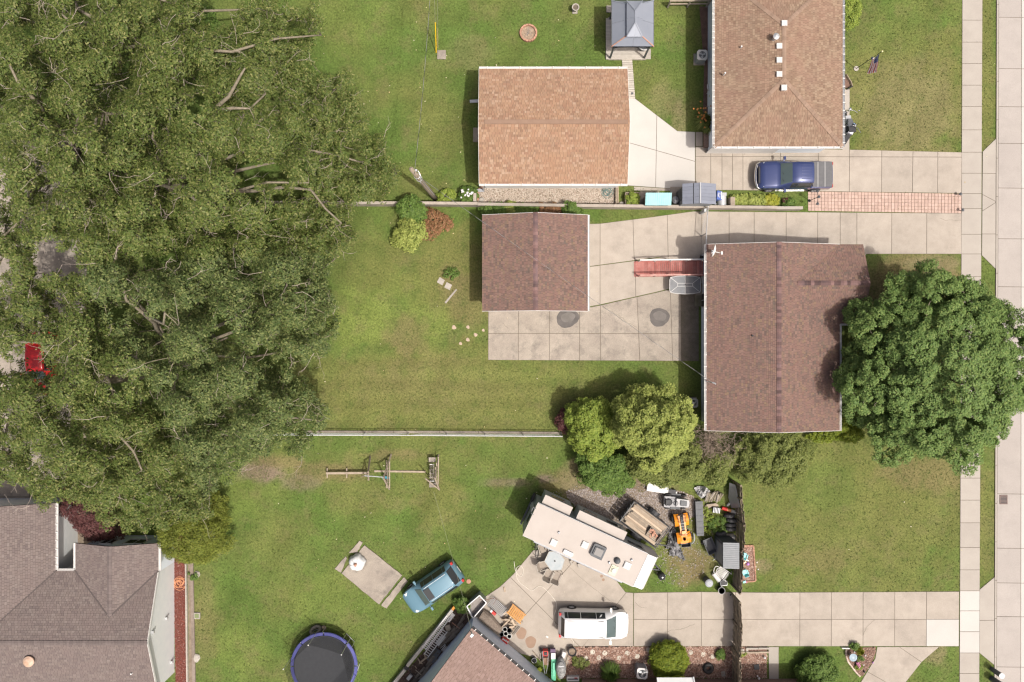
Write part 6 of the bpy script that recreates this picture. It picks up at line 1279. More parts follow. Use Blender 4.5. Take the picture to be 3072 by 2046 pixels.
# fire ring, planter, top rail
fp_ = thing('fire_pit', 'ring of reddish bricks filled with ash and leaves', 'fire pit', at(T(2, 0, 113, 232)))
for k in range(18):
 t = k * 6.283 / 18; piece('brick', fp_, (.54 * math.cos(t), .54 * math.sin(t), .09), (.17, .11, .2), M['terra'], t + 1.571)
MB().cyl((0, 0, -.02), .49, .06, 20).obj('ash_bed', M['ash'], fp_)
s_ = MB()
for k in range(12): a = random.random() * 6.283; r = random.random() * .4; s_.bar((r * math.cos(a), r * math.sin(a), .06), (r * math.cos(a) + random.gauss(0, .14), r * math.sin(a) + random.gauss(0, .14), .09), .025, .02)
tag(s_.obj('charred_sticks', M['wood2'], fp_), kind='stuff')
pp = at(T(2, 0, 434, 76)); pt = thing('planter', 'round stone urn filled with soil standing in the top lawn', 'planter', pp)
MB().lathe([(.12, 0), (.10, .12), (.20, .40), (.25, .52), (.25, .56), (.19, .56), (.17, .48)], n=18).obj('urn', M['stone'], pt, smooth=False); MB().cyl((0, 0, .46), .19, .03, 16).obj('soil', M['joint'], pt); MB().box((.0, -.02, .01), (.34, .34, .05)).obj('base', M['stone'], pt)
tf = thing('timber_rail', 'weathered timber rail fence meeting the brown roofed house at the top edge', 'fence', at(T(2, 0, 1230, 5)))
a, c_ = W(T(2, 0, 1088, 6), .9), W(T(2, 0, 1375, 2), .9); beam('rail', tf, (a.x, a.y, .9), (c_.x, c_.y, .9), .12, .1, M['wood'], True); beam('rail', tf, (a.x, a.y, .45), (c_.x, c_.y, .45), .06, .12, M['wood'], True)
for t in (0.02, .5, .97): p = a.lerp(c_, t); piece('post', tf, (p.x, p.y, .45), (.1, .1, .95), M['wood2'], 0, True)

# ---- air conditioners
def ac(label, p, s=.72, h=.78, rz=0.0, ring=M['galv'], body=M['gmetal'], topm=None):
 c = W(p, h); r = thing('air_conditioner', label, 'air conditioner', (c.x, c.y, 0), rz); q = s / 2
 rr = [(-q, -q + .1), (-q + .1, -q), (q - .1, -q), (q, -q + .1), (q, q - .1), (q - .1, q), (-q + .1, q), (-q, q - .1)]
 MB().prism(rr, .04, h - .06).obj('cabinet', body, r)
 for k in range(9):
  z = .12 + k * (h - .22) / 9; m = MB()
  m.prism([(x * 1.012, y * 1.012) for x, y in rr], z, z + .018); m.obj('louvre', body, r)
 MB().prism([(x * 1.03, y * 1.03) for x, y in rr], h - .06, h).obj('lid', topm or M['white'], r)
 MB().cyl((0, 0, h), q * .72, .006, 26).obj('fan_well', M['dark'], r); g = MB()
 for k in range(1, 5): g.torus((0, 0, h + .03), q * .72 * k / 4, .008, None, 24, 4)
 for k in range(6): t = k * 1.047; g.bar((0, 0, h + .03), (q * .72 * math.cos(t), q * .72 * math.sin(t), h + .03), .012, .01)
 g.obj('fan_grille', ring, r); bl = MB()
 for k in range(3):
  t = k * 2.094; a = Vector((math.cos(t), math.sin(t), 0)); b = Vector((-a.y, a.x, 0)); bl.sheet(a * .06 + Vector((0, 0, h + .012)), a * q * .6 + b * -.02 + Vector((0, 0, h + .012)), a * q * .55 + b * .16 + Vector((0, 0, h + .02)), a * .08 + b * .08 + Vector((0, 0, h + .018)), .004)
 bl.obj('fan_blade', M['galv'], r); MB().cyl((0, 0, h + .014), .07, .03, 12).obj('hub', M['galv'], r); MB().box((0, 0, .02), (s + .12, s + .12, .05)).obj('pad', M['conc2'], r)
ac('pale topped air conditioner beside the brown roofed house', ZB(217, 297), .66, .78)
ac('dark air conditioner half under the yellow green tree', T(2, 1, 1252, 1212), .60, .62, 0, M['gmetal'], M['dgray'], M['gmetal'])
ac('grey air conditioner with an open fan beside the clipped round shrub', Z6(240, 620), .70, .80, R(-6), M['gmetal'])
mt = thing('meter_cluster', 'dark meter boxes and pipes on the wall by the pale air conditioner', 'utility meter', at(ZB(318, 250)));
for dx, dy, z, s in ((0, 0, .9, .4), (.02, -.55, .6, .25)): MB().box((dx + .06, dy, z), (.16, s, .5)).obj('meter_box', M['dgray'], mt)
m = MB(); m.tube([(.02, -.3, .0), (-.05, -.3, .5), (-.05, -.15, .75), (.05, -.1, .8)], .025, 6); m.obj('pipe', M['dgray'], mt)
hr = thing('hose_reel', 'white oval hose reel on the soil by the brown roofed house', 'hose reel', at(ZB(302, 755))); MB().torus((0, 0, .22), .20, .06, Matrix.Rotation(R(25), 3, 'Y'), 22, 8, sx=.75, sy=1.15).obj('coiled_hose', M['white'], hr, smooth=True); MB().cyl((0, 0, 0), .1, .22, 10).obj('stand', M['dgray'], hr)
hc = thing('hose_cart', 'grey framed hose cart with a yellow hose by the house wall', 'hose cart', at(ZB(300, 920)))
m = MB(); m.tube([(.12, -.62, .35), (-.12, -.6, .4), (-.17, -.5, .42), (-.17, .42, .45), (-.12, .5, .42), (.1, .5, .38)], .022, 6); m.tube([(-.15, -.5, .42), (-.1, -.5, 0)], .02); m.tube([(-.15, .4, .42), (-.1, .4, 0)], .02); m.obj('frame', M['galv'], hc); MB().torus((.05, .12, .3), .13, .05, Matrix.Rotation(R(60), 3, 'Y'), 16, 6).obj('hose', mk('yellow green hose', (.35, .38, .08), rough=.5), hc)
pw = thing('porch_step', 'brown brick step in the shade at the corner of the brown roofed house', 'step', at((2122, 424))); MB().box((.02, .05, .12), (.62, 1.0, .24)).obj('tread', M['brick'], pw)

# ---- utility pole, cables, guy wires
pb, ptop = W(ZK(1060, 1150)), W(ZK(330, 260), 8.1)
up = thing('utility_pole', 'leaning weathered wooden utility pole beside the retaining wall', 'utility pole', (pb.x, pb.y, 0))
v0 = Vector((0, 0, -.1)); v1 = ptop - pb
MB().tube([v0, v1 * .35, v1 * .7, v1], [.175, .16, .145, .125], 12).obj('pole', mk('grey pole wood', (.20, .165, .125), (.30, .25, .19), stretch=(9, 9, 1.2), sc_=3, rough=.95, bump=.3), up, smooth=True)
m = MB(); q = v1 * .93; m.box(q + Vector((.17, .05, 0)), (.12, .10, .22)); m.tube([q, q + Vector((.3, .0, .1)), q + Vector((.42, -.25, .0)), q + Vector((.36, -.55, -.5))], .018, 5); m.torus(v1 * .8, .17, .015); m.torus(v1 * .72, .17, .015); m.obj('insulator_bracket', M['galv'], up)
m = MB(); m.box(v1 * .78 + Vector((.2, -.1, 0)), (.08, .08, .3)); m.tube([v1 * .78 + Vector((.16, -.1, 0)), v1 * .2 + Vector((.17, -.08, 0))], .02, 5); m.obj('conduit', M['galv'], up)
def cable(name, label, a, b, r, mat, sag=.3, twist=0):
 a, b = Vector(a), Vector(b); n = 40; P = [a.lerp(b, i / n) - Vector((0, 0, 4 * sag * (i / n) * (1 - i / n))) for i in range(n + 1)]
 m = MB()
 if twist:
  m.tube(P, r * .55, 4)
  Q = []
  d = (b - a).normalized(); s1 = d.orthogonal().normalized(); s2 = d.cross(s1); L = (b - a).length
  for i in range(int(L * 6)):
   t = i / (L * 6); p = a.lerp(b, t) - Vector((0, 0, 4 * sag * t * (1 - t))); an = t * L * 6.283 / 1.2; Q.append(p + (s1 * math.cos(an) + s2 * math.sin(an)) * r)
  root = thing(name, label, 'cable', tuple(a)); m.obj('bare_strand', mk('bare aluminium', (.27, .27, .27), rough=.5), root, True); MB().tube(Q, r * .9, 4).obj('black_strand', M['dark'], root, True); return root
 m.tube(P, r, 4); return m.one(name, mat, label, 'cable')
cable('service_cable', 'twisted service cable running from the utility pole off the top edge', ptop + Vector((.12, -.2, -.35)), W(D(992, -60), 7.6), .015, M['wire'], .5, 1)
cable('service_cable', 'twisted service cable from the pole across the red garage roof to the house mast', v1 * .80 + pb + Vector((.2, -.1, 0)), Vector((LW(0, 0, 0)[0], 0, 0)) * 0 + Vector((W(T(2, 1, 1372, 1068), 3.6).x, W(T(2, 1, 1372, 1068), 3.6).y, 3.95)), .012, M['wire'], .35, 1)
cable('tie_cable', 'thin pale cable from the swing frame to the corner of the blue grey garage', W(T(1, 2, 1225, 255), 2.0), (c0.x + .1, c0.y - .2, 3.3), .007, M['wiret'], .25)
gw = thing('guy_wire', 'yellow sleeved guy wire anchored beside the concrete lid', 'guy wire', at(T(1, 0, 1243, 368)))
ga = Vector((0, 0, 0)); gb = W((1298, -190), 7.5) - gw.location; gt = W(T(1, 0, 1238, 128), 0); L_ = gb.length
MB().tube([ga, gb], .012, 5).obj('wire', M['wiret'], gw); k1 = .30; MB().tube([ga + gb * .008, gb * k1], .035, 8).obj('sleeve', M['yellow'], gw)
gw2 = thing('guy_wire', 'bare pale guy wire standing beside the yellow sleeved one', 'guy wire', at(T(1, 0, 1254, 330))); gb2 = W((1312, -190), 7.5) - gw2.location
MB().tube([Vector((0, 0, 0)), gb2], .012, 5).obj('wire', M['wiret'], gw2); MB().tube([Vector((0, 0, 0)), gb2 * .2], .022, 6).obj('sleeve', mk('tan sleeve', (.42, .33, .17), rough=.6), gw2)

# ---- ramp, glass table, steps, gate, dish
ra, rb = W(ZD(140, 705), .0), W(ZD(1500, 705), .55); rl = rb.x - ra.x
rp = thing('ramp', 'long ramp of red painted boards up to the back door', 'ramp', (ra.x, (W(ZD(0, 555)).y + W(ZD(0, 850)).y) / 2, 0)); wd = abs(W(ZD(0, 555)).y - W(ZD(0, 845)).y)
sl = math.atan2(.52, rl); nb_ = 34
for k in range(nb_):
 x = (k + .5) * rl / nb_; piece('board', rp, (x, 0, .05 + x * .52 / rl), (rl / nb_ - .022, wd, .04), M['redwood'], 0, False, Matrix.Rotation(-sl, 3, 'Y'))
for s in (-1, 1):
 y = s * wd / 2; nm = M['white'] if s > 0 else mk('faded red rail', (.42, .20, .17), (.5, .32, .28), sc_=4, rough=.8, fine=.1)
 beam('handrail', rp, (.25, y, .95 + .25 * .52 / rl - .15 * s * 0), (rl, y, .95 + .5), .09, .05, nm); beam('side_rail', rp, (.1, y, .12), (rl, y, .6), .04, .14, M['redwood'])
 for k in range(5): x = .3 + k * (rl - .4) / 4; piece('post', rp, (x, y, .5 + x * .25 / rl), (.07, .07, .95), nm)
gtb = W(ZD(1145, 1008), .72); gt_ = thing('glass_table', 'rounded glass patio table with a white frame beside the ramp', 'table', (gtb.x, gtb.y, .034))
bx_t = [(-1.02, -.36), (-.95, -.52), (-.5, -.60), (0, -.62), (.5, -.60), (.95, -.52), (1.02, -.36), (1.02, .36), (.92, .50), (.5, .58), (0, .60), (-.5, .58), (-.92, .50), (-1.02, .36)]
bx_t = [(x * 1.02, y * 1.0) for x, y in bx_t]
MB().prism([(x * .98, y * .98) for x, y in bx_t], .695, .71).obj('glass_top', mk('patio glass', (.20, .21, .22), (.25, .26, .27), sc_=3, rough=.25, alpha=.7, spec=.4), gt_)
m = MB(); m.tube([(x, y, .71) for x, y in bx_t] + [(bx_t[0][0], bx_t[0][1], .71)], .02, 6)
for a, c_ in (((-1.0, -.5), (-.5, -.1)), ((1.0, -.5), (.5, -.1)), ((-1.0, .5), (-.5, .1)), ((1.0, .5), (.5, .1)), ((0, -.6), (0, .6)), ((-.5, -.1), (.5, -.1)), ((-.5, .1), (.5, .1)), ((-.5, -.1), (-.5, .1)), ((.5, -.1), (.5, .1))): m.bar((a[0], a[1], .715), (c_[0], c_[1], .715), .022, .02)
m.obj('top_frame', M['white'], gt_); MB().cyl((0, 0, .70), .04, .04, 10).obj('umbrella_hole', M['dark'], gt_)
for sx in (-1, 1):
 for sy in (-1, 1): MB().tube([(sx * .85, sy * .42, 0), (sx * .7, sy * .34, .69)], .022, 6).obj('leg', M['white'], gt_)
bs = thing('back_step', 'dark concrete steps in the shade below the back door', 'step', at(T(2, 1, 1285, 455)));
MB().box((.05, .25, .1), (.55, .8, .3)).obj('step', M['conc2'], bs); MB().box((.02, -.42, .06), (.6, .95, .22)).obj('step', mk('dark olive slab', (.14, .13, .085), (.2, .18, .14), sc_=3, rough=.95, fine=.2), bs)  # lower step has a darker olive tone than the upper one
def chain_fence(name, label, pts, h, mesh_n=None, group=None, postevery=2.4, railmat=M['galv'], top=True):
 P = [W(p) for p in pts]; r = thing(name, label, 'fence', tuple(P[0]), 0, group); m = MB(); rl_ = MB()
 for a, b in zip(P, P[1:]):
  d = b - a; n = max(2, int(d.length / postevery) + 1); rl_.tube([a + Vector((0, 0, h)), b + Vector((0, 0, h))], .028, 8)
  for i in range(n): q = a.lerp(b, i / (n - 1)); piece('post', r, q + Vector((0, 0, h / 2)), (.05, .05, h + .06), railmat, 0, True)
  k = int(d.length / .12)
  for i in range(k):
   q0, q1 = a.lerp(b, i / k), a.lerp(b, min((i + h / .12) / k, 1)); hh = (q1 - q0).length
   m.bar(q0 + Vector((0, 0, .03)), q1 + Vector((0, 0, .03 + hh)), .006, .006); m.bar(q1 + Vector((0, 0, .03)), q0 + Vector((0, 0, .03 + hh)), .006, .006)
 rl_.obj('top_rail', railmat, r, True); tag(m.obj('wire_mesh', M['galv'], r, True), kind='stuff'); return r
cs = pave('kerb', 'narrow concrete mowing strip under the chain link fence', [[D(700, 989.5), D(1000, 990), D(1292, 992.5), D(1292, 998), D(1000, 996), D(700, 995.2)]], [(D(x, 900), D(x, 1100)) for x in (775, 855, 905, 1010, 1100, 1200)], M['conc2'], z=.04)
chain_fence('chain_link_fence', 'low chain link fence along the mowing strip between the lawns', [D(640, 995.6), D(940, 996), D(1290, 998.6)], 1.0, railmat=mk('white rail', (.6, .6, .61), (.5, .5, .52), sc_=2, rough=.5))
chain_fence('gate', 'chain link double gate standing across the upper driveway', [T(2, 0, 1318, 1450), T(2, 1, 1306, 60), T(2, 1, 1304, 190)], 1.2, postevery=1.4)
gp_ = W(Z8(1515, 730), .6); MB().box((gp_.x, gp_.y - .1, .55), (.16, .2, 1.1)).one('gate_post', mk('pale steel post', (.42, .44, .45), rough=.5), 'pale steel gate post against the retaining wall', 'post')
MB().box(tuple(at(T(2, 1, 1303, 210), 0, .28)), (.16, .16, .55)).one('bollard', M['dark'], 'short dark post at the house end of the driveway gate', 'post')
ds = W(T(2, 1, 1385, 165), 3.25); dh = thing('satellite_dish', 'white satellite dish on an arm at the roof corner', 'satellite dish', (ds.x, ds.y, 3.12))
md = Matrix.Rotation(R(-14), 3, 'Z') @ Matrix.Rotation(R(78), 3, 'Y')
dv = MB().lathe([(.0, .10), (.15, .075), (.28, .03), (.40, -.04), (.40, -.055), (.26, .0), (.12, .045), (0, .06)], n=22, sx=.8, sy=1.05); dv.v = [tuple(md @ Vector(v) + Vector((0, 0, .45))) for v in dv.v]; dv.obj('dish', M['white'], dh, smooth=True)
m = MB(); m.tube([(0, -.03, .3), (.30, -.10, .30), (.46, -.14, .38)], .025, 6); m.box((.48, -.15, .42), (.10, .2, .09)); m.tube([(.05, -.02, .4), (.05, -.02, 0)], .03, 6); m.obj('feed_arm', M['white'], dh); MB().box((.05, -.02, .02), (.2, .2, .05)).obj('mount', M['galv'], dh)

# ---- shed row by the wall
sa, sb = W(Z8(1162, 0), 1.95).x, W(Z8(1727, 0), 1.95).x; sy0, sy1 = W(Z8(0, 632), 1.95).y, W(Z8(0, 285), 1.95).y; rdx = W(Z8(1462, 0), 2.3).x
sd1 = thing('garden_shed', 'slate panel roofed garden shed beside the navy and white cooler', 'shed', ((sa + sb) / 2, (sy0 + sy1) / 2, 0)); X0, X1, Y0, Y1 = sa - sd1.location.x, sb - sd1.location.x, sy0 - sd1.location.y, sy1 - sd1.location.y; RX = rdx - sd1.location.x
w_ = MB(); pr_ = [(X0 + .1, .05), (X1 - .1, .05), (X1 - .1, 1.9), (RX, 2.2), (X0 + .1, 1.9)]; w_.add([(x, Y0 + .1, z) for x, z in pr_] + [(x, Y1 - .1, z) for x, z in pr_], [(0, 1, 2, 3, 4), (9, 8, 7, 6, 5)] + [(i, 5 + i, 5 + (i + 1) % 5, (i + 1) % 5) for i in range(5)]); w_.obj('wall', M['grayplast'], sd1)
xs_ = [X0, X0 + (RX - X0) * .60, X0 + (RX - X0) * .645, RX, X1]
zs_ = [1.95, 2.16, 2.175, 2.3, 1.95]
for i in range(4):
 npn = 6
 for k in range(npn):
  ya, yb = Y0 + (Y1 - Y0) * k / npn, Y0 + (Y1 - Y0) * (k + 1) / npn - .008
  if i == 1:
   slab3(MB(), [(xs_[1], ya, zs_[1] - .03), (xs_[2], ya, zs_[2] - .03), (xs_[2], yb, zs_[2] - .03), (xs_[1], yb, zs_[1] - .03)], .03).obj('roof_panel', M['dark'], sd1)
  else: slab3(MB(), [(xs_[i], ya, zs_[i]), (xs_[i + 1], ya, zs_[i + 1]), (xs_[i + 1], yb, zs_[i + 1]), (xs_[i], yb, zs_[i])], .04).obj('roof_panel', M['shedroof'], sd1)
MB().bar((RX, Y0, 2.32), (RX, Y1, 2.32), .07, .03).obj('ridge_cap', M['gmetal'], sd1); MB().box((X0 + .07, .1, 1.0), (.05, .75, 1.7)).obj('door', M['dgray'], sd1)
sd1.children[-1]
tx0, tx1 = W(Z8(540, 0), 1.5).x, W(Z8(975, 0), 1.5).x; ty0, ty1 = W(Z8(0, 650), 1.45).y, W(Z8(0, 440), 1.6).y
tl = thing('lean_to', 'small lean to shelter with a pale aqua ribbed roof', 'shelter', ((tx0 + tx1) / 2, (ty0 + ty1) / 2, 0)); nr_ = 24; TX, TY = (tx1 - tx0) / 2, (ty1 - ty0) / 2
for k in range(nr_):
 x = -TX + (k + .5) * 2 * TX / nr_; beam('roof_rib', tl, (x, -TY, 1.43 + (k % 2) * .022), (x, TY, 1.62 + (k % 2) * .022), 2 * TX / nr_ - .002, .02, M['teal'])
MB().box((0, 0, .68), (2 * TX - .2, 2 * TY - .15, 1.35)).obj('wall', M['wood2'], tl)
pb2 = W(Z8(325, 545), .5); pl_ = thing('raised_planter', 'square wooden planter crowded with green plants', 'planter', (pb2.x, pb2.y, 0)); PX_ = .46
for a, b in (((-PX_, -PX_), (PX_, -PX_)), ((PX_, -PX_), (PX_, PX_)), ((PX_, PX_), (-PX_, PX_)), ((-PX_, PX_), (-PX_, -PX_))):
 for z in (.13, .35): beam('board', pl_, (*a, z), (*b, z), .04, .2, M['wood'])
MB().box((0, 0, .36), (2 * PX_ - .06, 2 * PX_ - .06, .04)).obj('soil', M['joint'], pl_)
bush('vegetable_plant', 'leafy green plants growing out of the square planter', 'plant', Z8(325, 545), .85, .38, .38, M['lf_lime'], 26, 60, .11, (.12, .18), zmin=.45, stems=False)
flat('path', 'dark slab square between planter and lean to', [Z8(445, 415), Z8(775, 415), Z8(775, 470), Z8(540, 470), Z8(540, 640), Z8(445, 640)], M['conc2'], .02); flat('path', 'strip of paved concrete along the edge of the bright pad', [Z8(345, 335), Z8(860, 365), Z8(1150, 370), Z8(1150, 410), Z8(350, 400)], M['conc'], .016)
pq = thing('paver_patch', 'patch of square pavers between lean to and shed', 'paving', at(Z8(1060, 440)))
for i in range(3):
 for j in range(3): p = W(Z8(1002 + i * 52, 395 + j * 62)); piece('paver', pq, (p.x, p.y, .02), (.38, .44, .05), M['conc2'], 0, True)
gl = W(Z8(1050, 555), .8); gr_ = thing('kettle_grill', 'small round kettle grill between lean to and shed', 'grill', (gl.x, gl.y, 0)); MB().lathe([(.05, .45), (.2, .52), (.25, .68), (.25, .72), (.2, .84), (.08, .9), (0, .91)], n=18).obj('kettle', M['gmetal'], gr_, smooth=True); MB().cyl((0, 0, .90), .03, .05, 8).obj('knob', M['dark'], gr_)
for k in range(3): t = k * 2.094; MB().tube([(.12 * math.cos(t), .12 * math.sin(t), .5), (.26 * math.cos(t), .26 * math.sin(t), 0)], .014, 5).obj('leg', M['dark'], gr_)
cl = W(Z8(1780, 480), .6); co = thing('folded_canopy', 'navy and white printed folded cover beside the shed', 'cover', (cl.x, cl.y, 0)); MB().prism([(-.2, -.3), (.18, -.34), (.2, .25), (-.16, .3)], 0, lambda p: .62 if p[0] > 0 else .74).obj('cover', mk('royal blue fabric', (.06, .10, .30), (.08, .13, .36), sc_=5, rough=.8), co)
m = MB(); m.tube([(-.12, .12, .735), (-.02, .14, .70), (.02, .06, .685), (-.02, -.02, .70), (-.12, 0, .735)], .02, 5); m.bar((-.11, .12, .74), (-.11, -.14, .74), .04, .02); m.bar((.12, .22, .66), (.14, -.28, .655), .07, .03); m.bar((-.06, -.16, .725), (.03, -.12, .69), .04, .02); m.obj('white_print', M['white'], co)
bl_ = W(Z8(1843, 575), .6); bb_ = thing('metal_drum', 'shiny galvanised half drum at the end of the shed row', 'drum', (bl_.x, bl_.y, 0)); mr_ = Matrix.Rotation(R(90), 3, 'X')
dm = MB().lathe([(.29, -.36), (.30, -.34), (.30, .34), (.29, .36)], n=20); dm.v = [tuple(mr_ @ Vector(v) + Vector((0, 0, .32))) for v in dm.v]; dm.obj('drum', M['galv'], bb_, smooth=False); MB().box((0, .45, .3), (.5, .22, .6)).obj('box', M['gmetal'], bb_)
MB().tube([at(Z8(1665, 690), 0, .02), at(Z8(1665, 690), 0, .8) + Vector((.0, .1, 0))], .04, 8).one('white_stake', M['white'], 'short white pipe standing at the wall below the shed', 'pipe')

# ---- front of the brown house: flag, motorcycle, bicycle
fb_ = W(ZC(445, 335)); ft = W(ZC(845, 70), 3.15); fg = thing('flagpole', 'dark flagpole on a round pale base in the front lawn', 'flagpole', (fb_.x, fb_.y, 0)); fv = Vector((ft.x - fb_.x, ft.y - fb_.y, 3.15))
MB().cyl((0, 0, -.02), .17, .07, 14).obj('base', M['stone'], fg); MB().tube([(0, 0, 0), fv], [.026, .018], 8).obj('pole', M['dark'], fg); MB().lathe([(0, -.05), (.05, -.02), (.05, .02), (0, .05)], fv, 10).obj('finial', mk('gold ball', (.7, .62, .35), rough=.3), fg); MB().box(fv * .62 + Vector((.03, 0, 0)), (.12, .14, .1)).obj('bracket', M['navy'], fg); MB().lathe([(0, -.05), (.055, 0), (0, .05)], fv * .62 + Vector((.05, -.03, .1)), 10).obj('solar_lamp', M['white'], fg)
FA, FB, FC, FD = W(ZC(800, 108), 3.0), W(ZC(690, 200), 2.2), W(ZC(772, 385), 2.55), W(ZC(618, 412), 1.75)
fl_ = thing('flag', 'stars and stripes flag hanging from the dark flagpole', 'flag', tuple(FA)); o_ = Vector(FA)
def fpt(u, v):
 a = FA.lerp(FB, v); b = FC.lerp(FD, v); p = a.lerp(b, u); nrm_ = (FB - FA).cross(FC - FA).normalized(); return p + nrm_ * (.05 * math.sin(v * 13 + u * 2.5) * u ** .5 + .02 * math.sin(u * 9)) - o_
for k in range(13):
 m = MB(); u0 = .40 if k < 7 else 0; n_ = 10; vs = []
 for i in range(n_ + 1):
  u = u0 + (1 - u0) * i / n_
  for v in (k / 13, (k + .5) / 13, (k + 1) / 13): vs.append(fpt(u, v))
 m.add(vs, [(i * 3 + j, (i + 1) * 3 + j, (i + 1) * 3 + j + 1, i * 3 + j + 1) for i in range(n_) for j in range(2)]); m.obj('stripe', M['redcl'] if k % 2 == 0 else M['whitecl'], fl_)
m = MB(); vs = [fpt(.4 * i / 6, 7 / 13 * j / 8) for i in range(7) for j in range(9)]; m.add(vs, [(i * 9 + j, (i + 1) * 9 + j, (i + 1) * 9 + j + 1, i * 9 + j + 1) for i in range(6) for j in range(8)]); m.obj('canton', M['navy'], fl_)
m = MB(); nn_ = (FB - FA).cross(FC - FA).normalized()
for sgn in (1, -1):
 for i in range(9):
  for j in range(6 if i % 2 == 0 else 5):
   u = .4 * (i * .1 + .1); v = 7 / 13 * ((j + (.5 if i % 2 == 0 else 1)) / 6); c = fpt(u, v) + nn_ * .004 * sgn; vv = []
   for q_ in range(10): t = q_ * .628; rr = .02 if q_ % 2 == 0 else .008; a_ = (FC - FA).normalized(); b_ = nn_.cross(a_); vv.append(c + (a_ * math.cos(t) + b_ * math.sin(t)) * rr)
   m.add(vv, [tuple(range(10))])
tag(m.obj('stars', M['whitecl'], fl_), kind='stuff')
mo = thing('motorcycle', 'black and chrome motorcycle parked against the brown roofed house', 'motorcycle', at(ZC(320, 1110), .5), R(96)); mo.location.z = .03
RW = Matrix.Rotation(R(90), 3, 'X')
for x in (-.68, .72): w_ = MB().torus((x, 0, .31), .24, .07, RW, 20, 8).obj('wheel', M['rubber'], mo, smooth=True); MB().torus((x, 0, .31), .17, .02, RW, 16, 5).obj('rim', M['chrome'], w_)
MB().lathe([(.06, -.30), (.17, -.12), (.19, .1), (.1, .3)], n=12, sx=1, sy=1).obj('tank', M['dark'], mo, smooth=True); mo.children[-1].rotation_euler = (0, R(90), 0); mo.children[-1].location = (.15, 0, .80)
MB().prism([(-.75, -.17), (-.35, -.2), (-.02, -.12), (-.02, .12), (-.35, .2), (-.75, .17)], .68, lambda p: .80 if p[0] > -.5 else .86).obj('seat', M['dgray'], mo); MB().box((.0, 0, .42), (.5, .36, .34)).obj('engine', M['gmetal'], mo)
m = MB(); m.tube([(.25, -.40, 1.02), (.40, -.2, 1.06), (.46, 0, 1.02), (.40, .2, 1.06), (.25, .40, 1.02)], .018, 6); m.obj('handlebar', M['chrome'], mo); m = MB(); m.tube([(.46, .08, 1.0), (.72, .08, .31)], .025); m.tube([(.46, -.08, 1.0), (.72, -.08, .31)], .025); m.obj('fork', M['chrome'], mo)
MB().lathe([(.0, .1), (.08, .06), (.1, 0), (.0, -.08)], (.58, 0, .92), 12).obj('headlight', M['chrome'], mo); MB().box((-.78, 0, .8), (.38, .46, .3)).obj('top_case', M['dark'], mo)
for s in (-1, 1): MB().box((-.62, s * .28, .55), (.42, .16, .3)).obj('pannier', M['dark'], mo); MB().tube([(.1, s * .2, .22), (-.85, s * .22, .25)], .04, 8).obj('exhaust', M['chrome'], mo); MB().box((.35, s * .48, 1.1), (.05, .1, .07)).obj('mirror', M['chrome'], mo)
tb = thing('motorcycle', 'silver and blue motorcycle below the black one at the house corner', 'motorcycle', at(ZC(320, 1330), .5), R(62)); tb.location.z = .03
for x in (-.66, .66): w_ = MB().torus((x, 0, .30), .23, .06, RW, 20, 8).obj('wheel', M['rubber'], tb, smooth=True); MB().torus((x, 0, .30), .16, .02, RW, 16, 5).obj('rim', M['chrome'], w_)
MB().prism([(-.1, -.16), (.38, -.12), (.45, 0), (.38, .12), (-.1, .16)], .6, lambda p: .92 - .1 * p[0]).obj('tank', mk('pearl silver', (.62, .62, .66), rough=.3), tb); MB().prism([(-.8, -.1), (-.1, -.15), (-.1, .15), (-.8, .1)], .66, .78).obj('seat', M['dark'], tb); MB().box((.0, 0, .42), (.5, .3, .34)).obj('engine', M['gmetal'], tb)
m = MB(); m.tube([(.18, -.52, 1.12), (.34, -.25, 1.1), (.42, 0, 1.0), (.34, .25, 1.1), (.18, .52, 1.12)], .02, 6); m.obj('handlebar', M['chrome'], tb); MB().prism([(.45, -.12), (.75, -.07), (.75, .07), (.45, .12)], .55, .72).obj('front_fender', mk('blue fender', (.12, .25, .38), rough=.4), tb); m = MB(); m.tube([(.42, .08, 1.0), (.66, .08, .3)], .025); m.tube([(.42, -.08, 1.0), (.66, -.08, .3)], .025); m.obj('fork', M['chrome'], tb); MB().lathe([(.0, .1), (.08, .05), (.09, 0), (.0, -.06)], (.55, 0, .95), 12).obj('headlight', M['chrome'], tb)
bd = thing('garden_edging', 'low stick fence at the tiny flower bed beside the front walk', 'edging', at(ZC(320, 570)))
m = MB(); a, b_, c_ = (at(ZC(280, 430)), at(ZC(355, 550)), at(ZC(370, 610))); m.bar(a + Vector((0, 0, .1)), b_ + Vector((0, 0, .1)), .04, .2); m.bar(b_ + Vector((0, 0, .1)), c_ + Vector((0, 0, .1)), .04, .2); m.obj('edging_board', M['lumber'], bd, True); m = MB(); m.bar(at(ZC(380, 612), 0, .1), at(ZC(300, 655), 0, .1), .05, .2); m.obj('edging_board', M['dark'], bd, True)

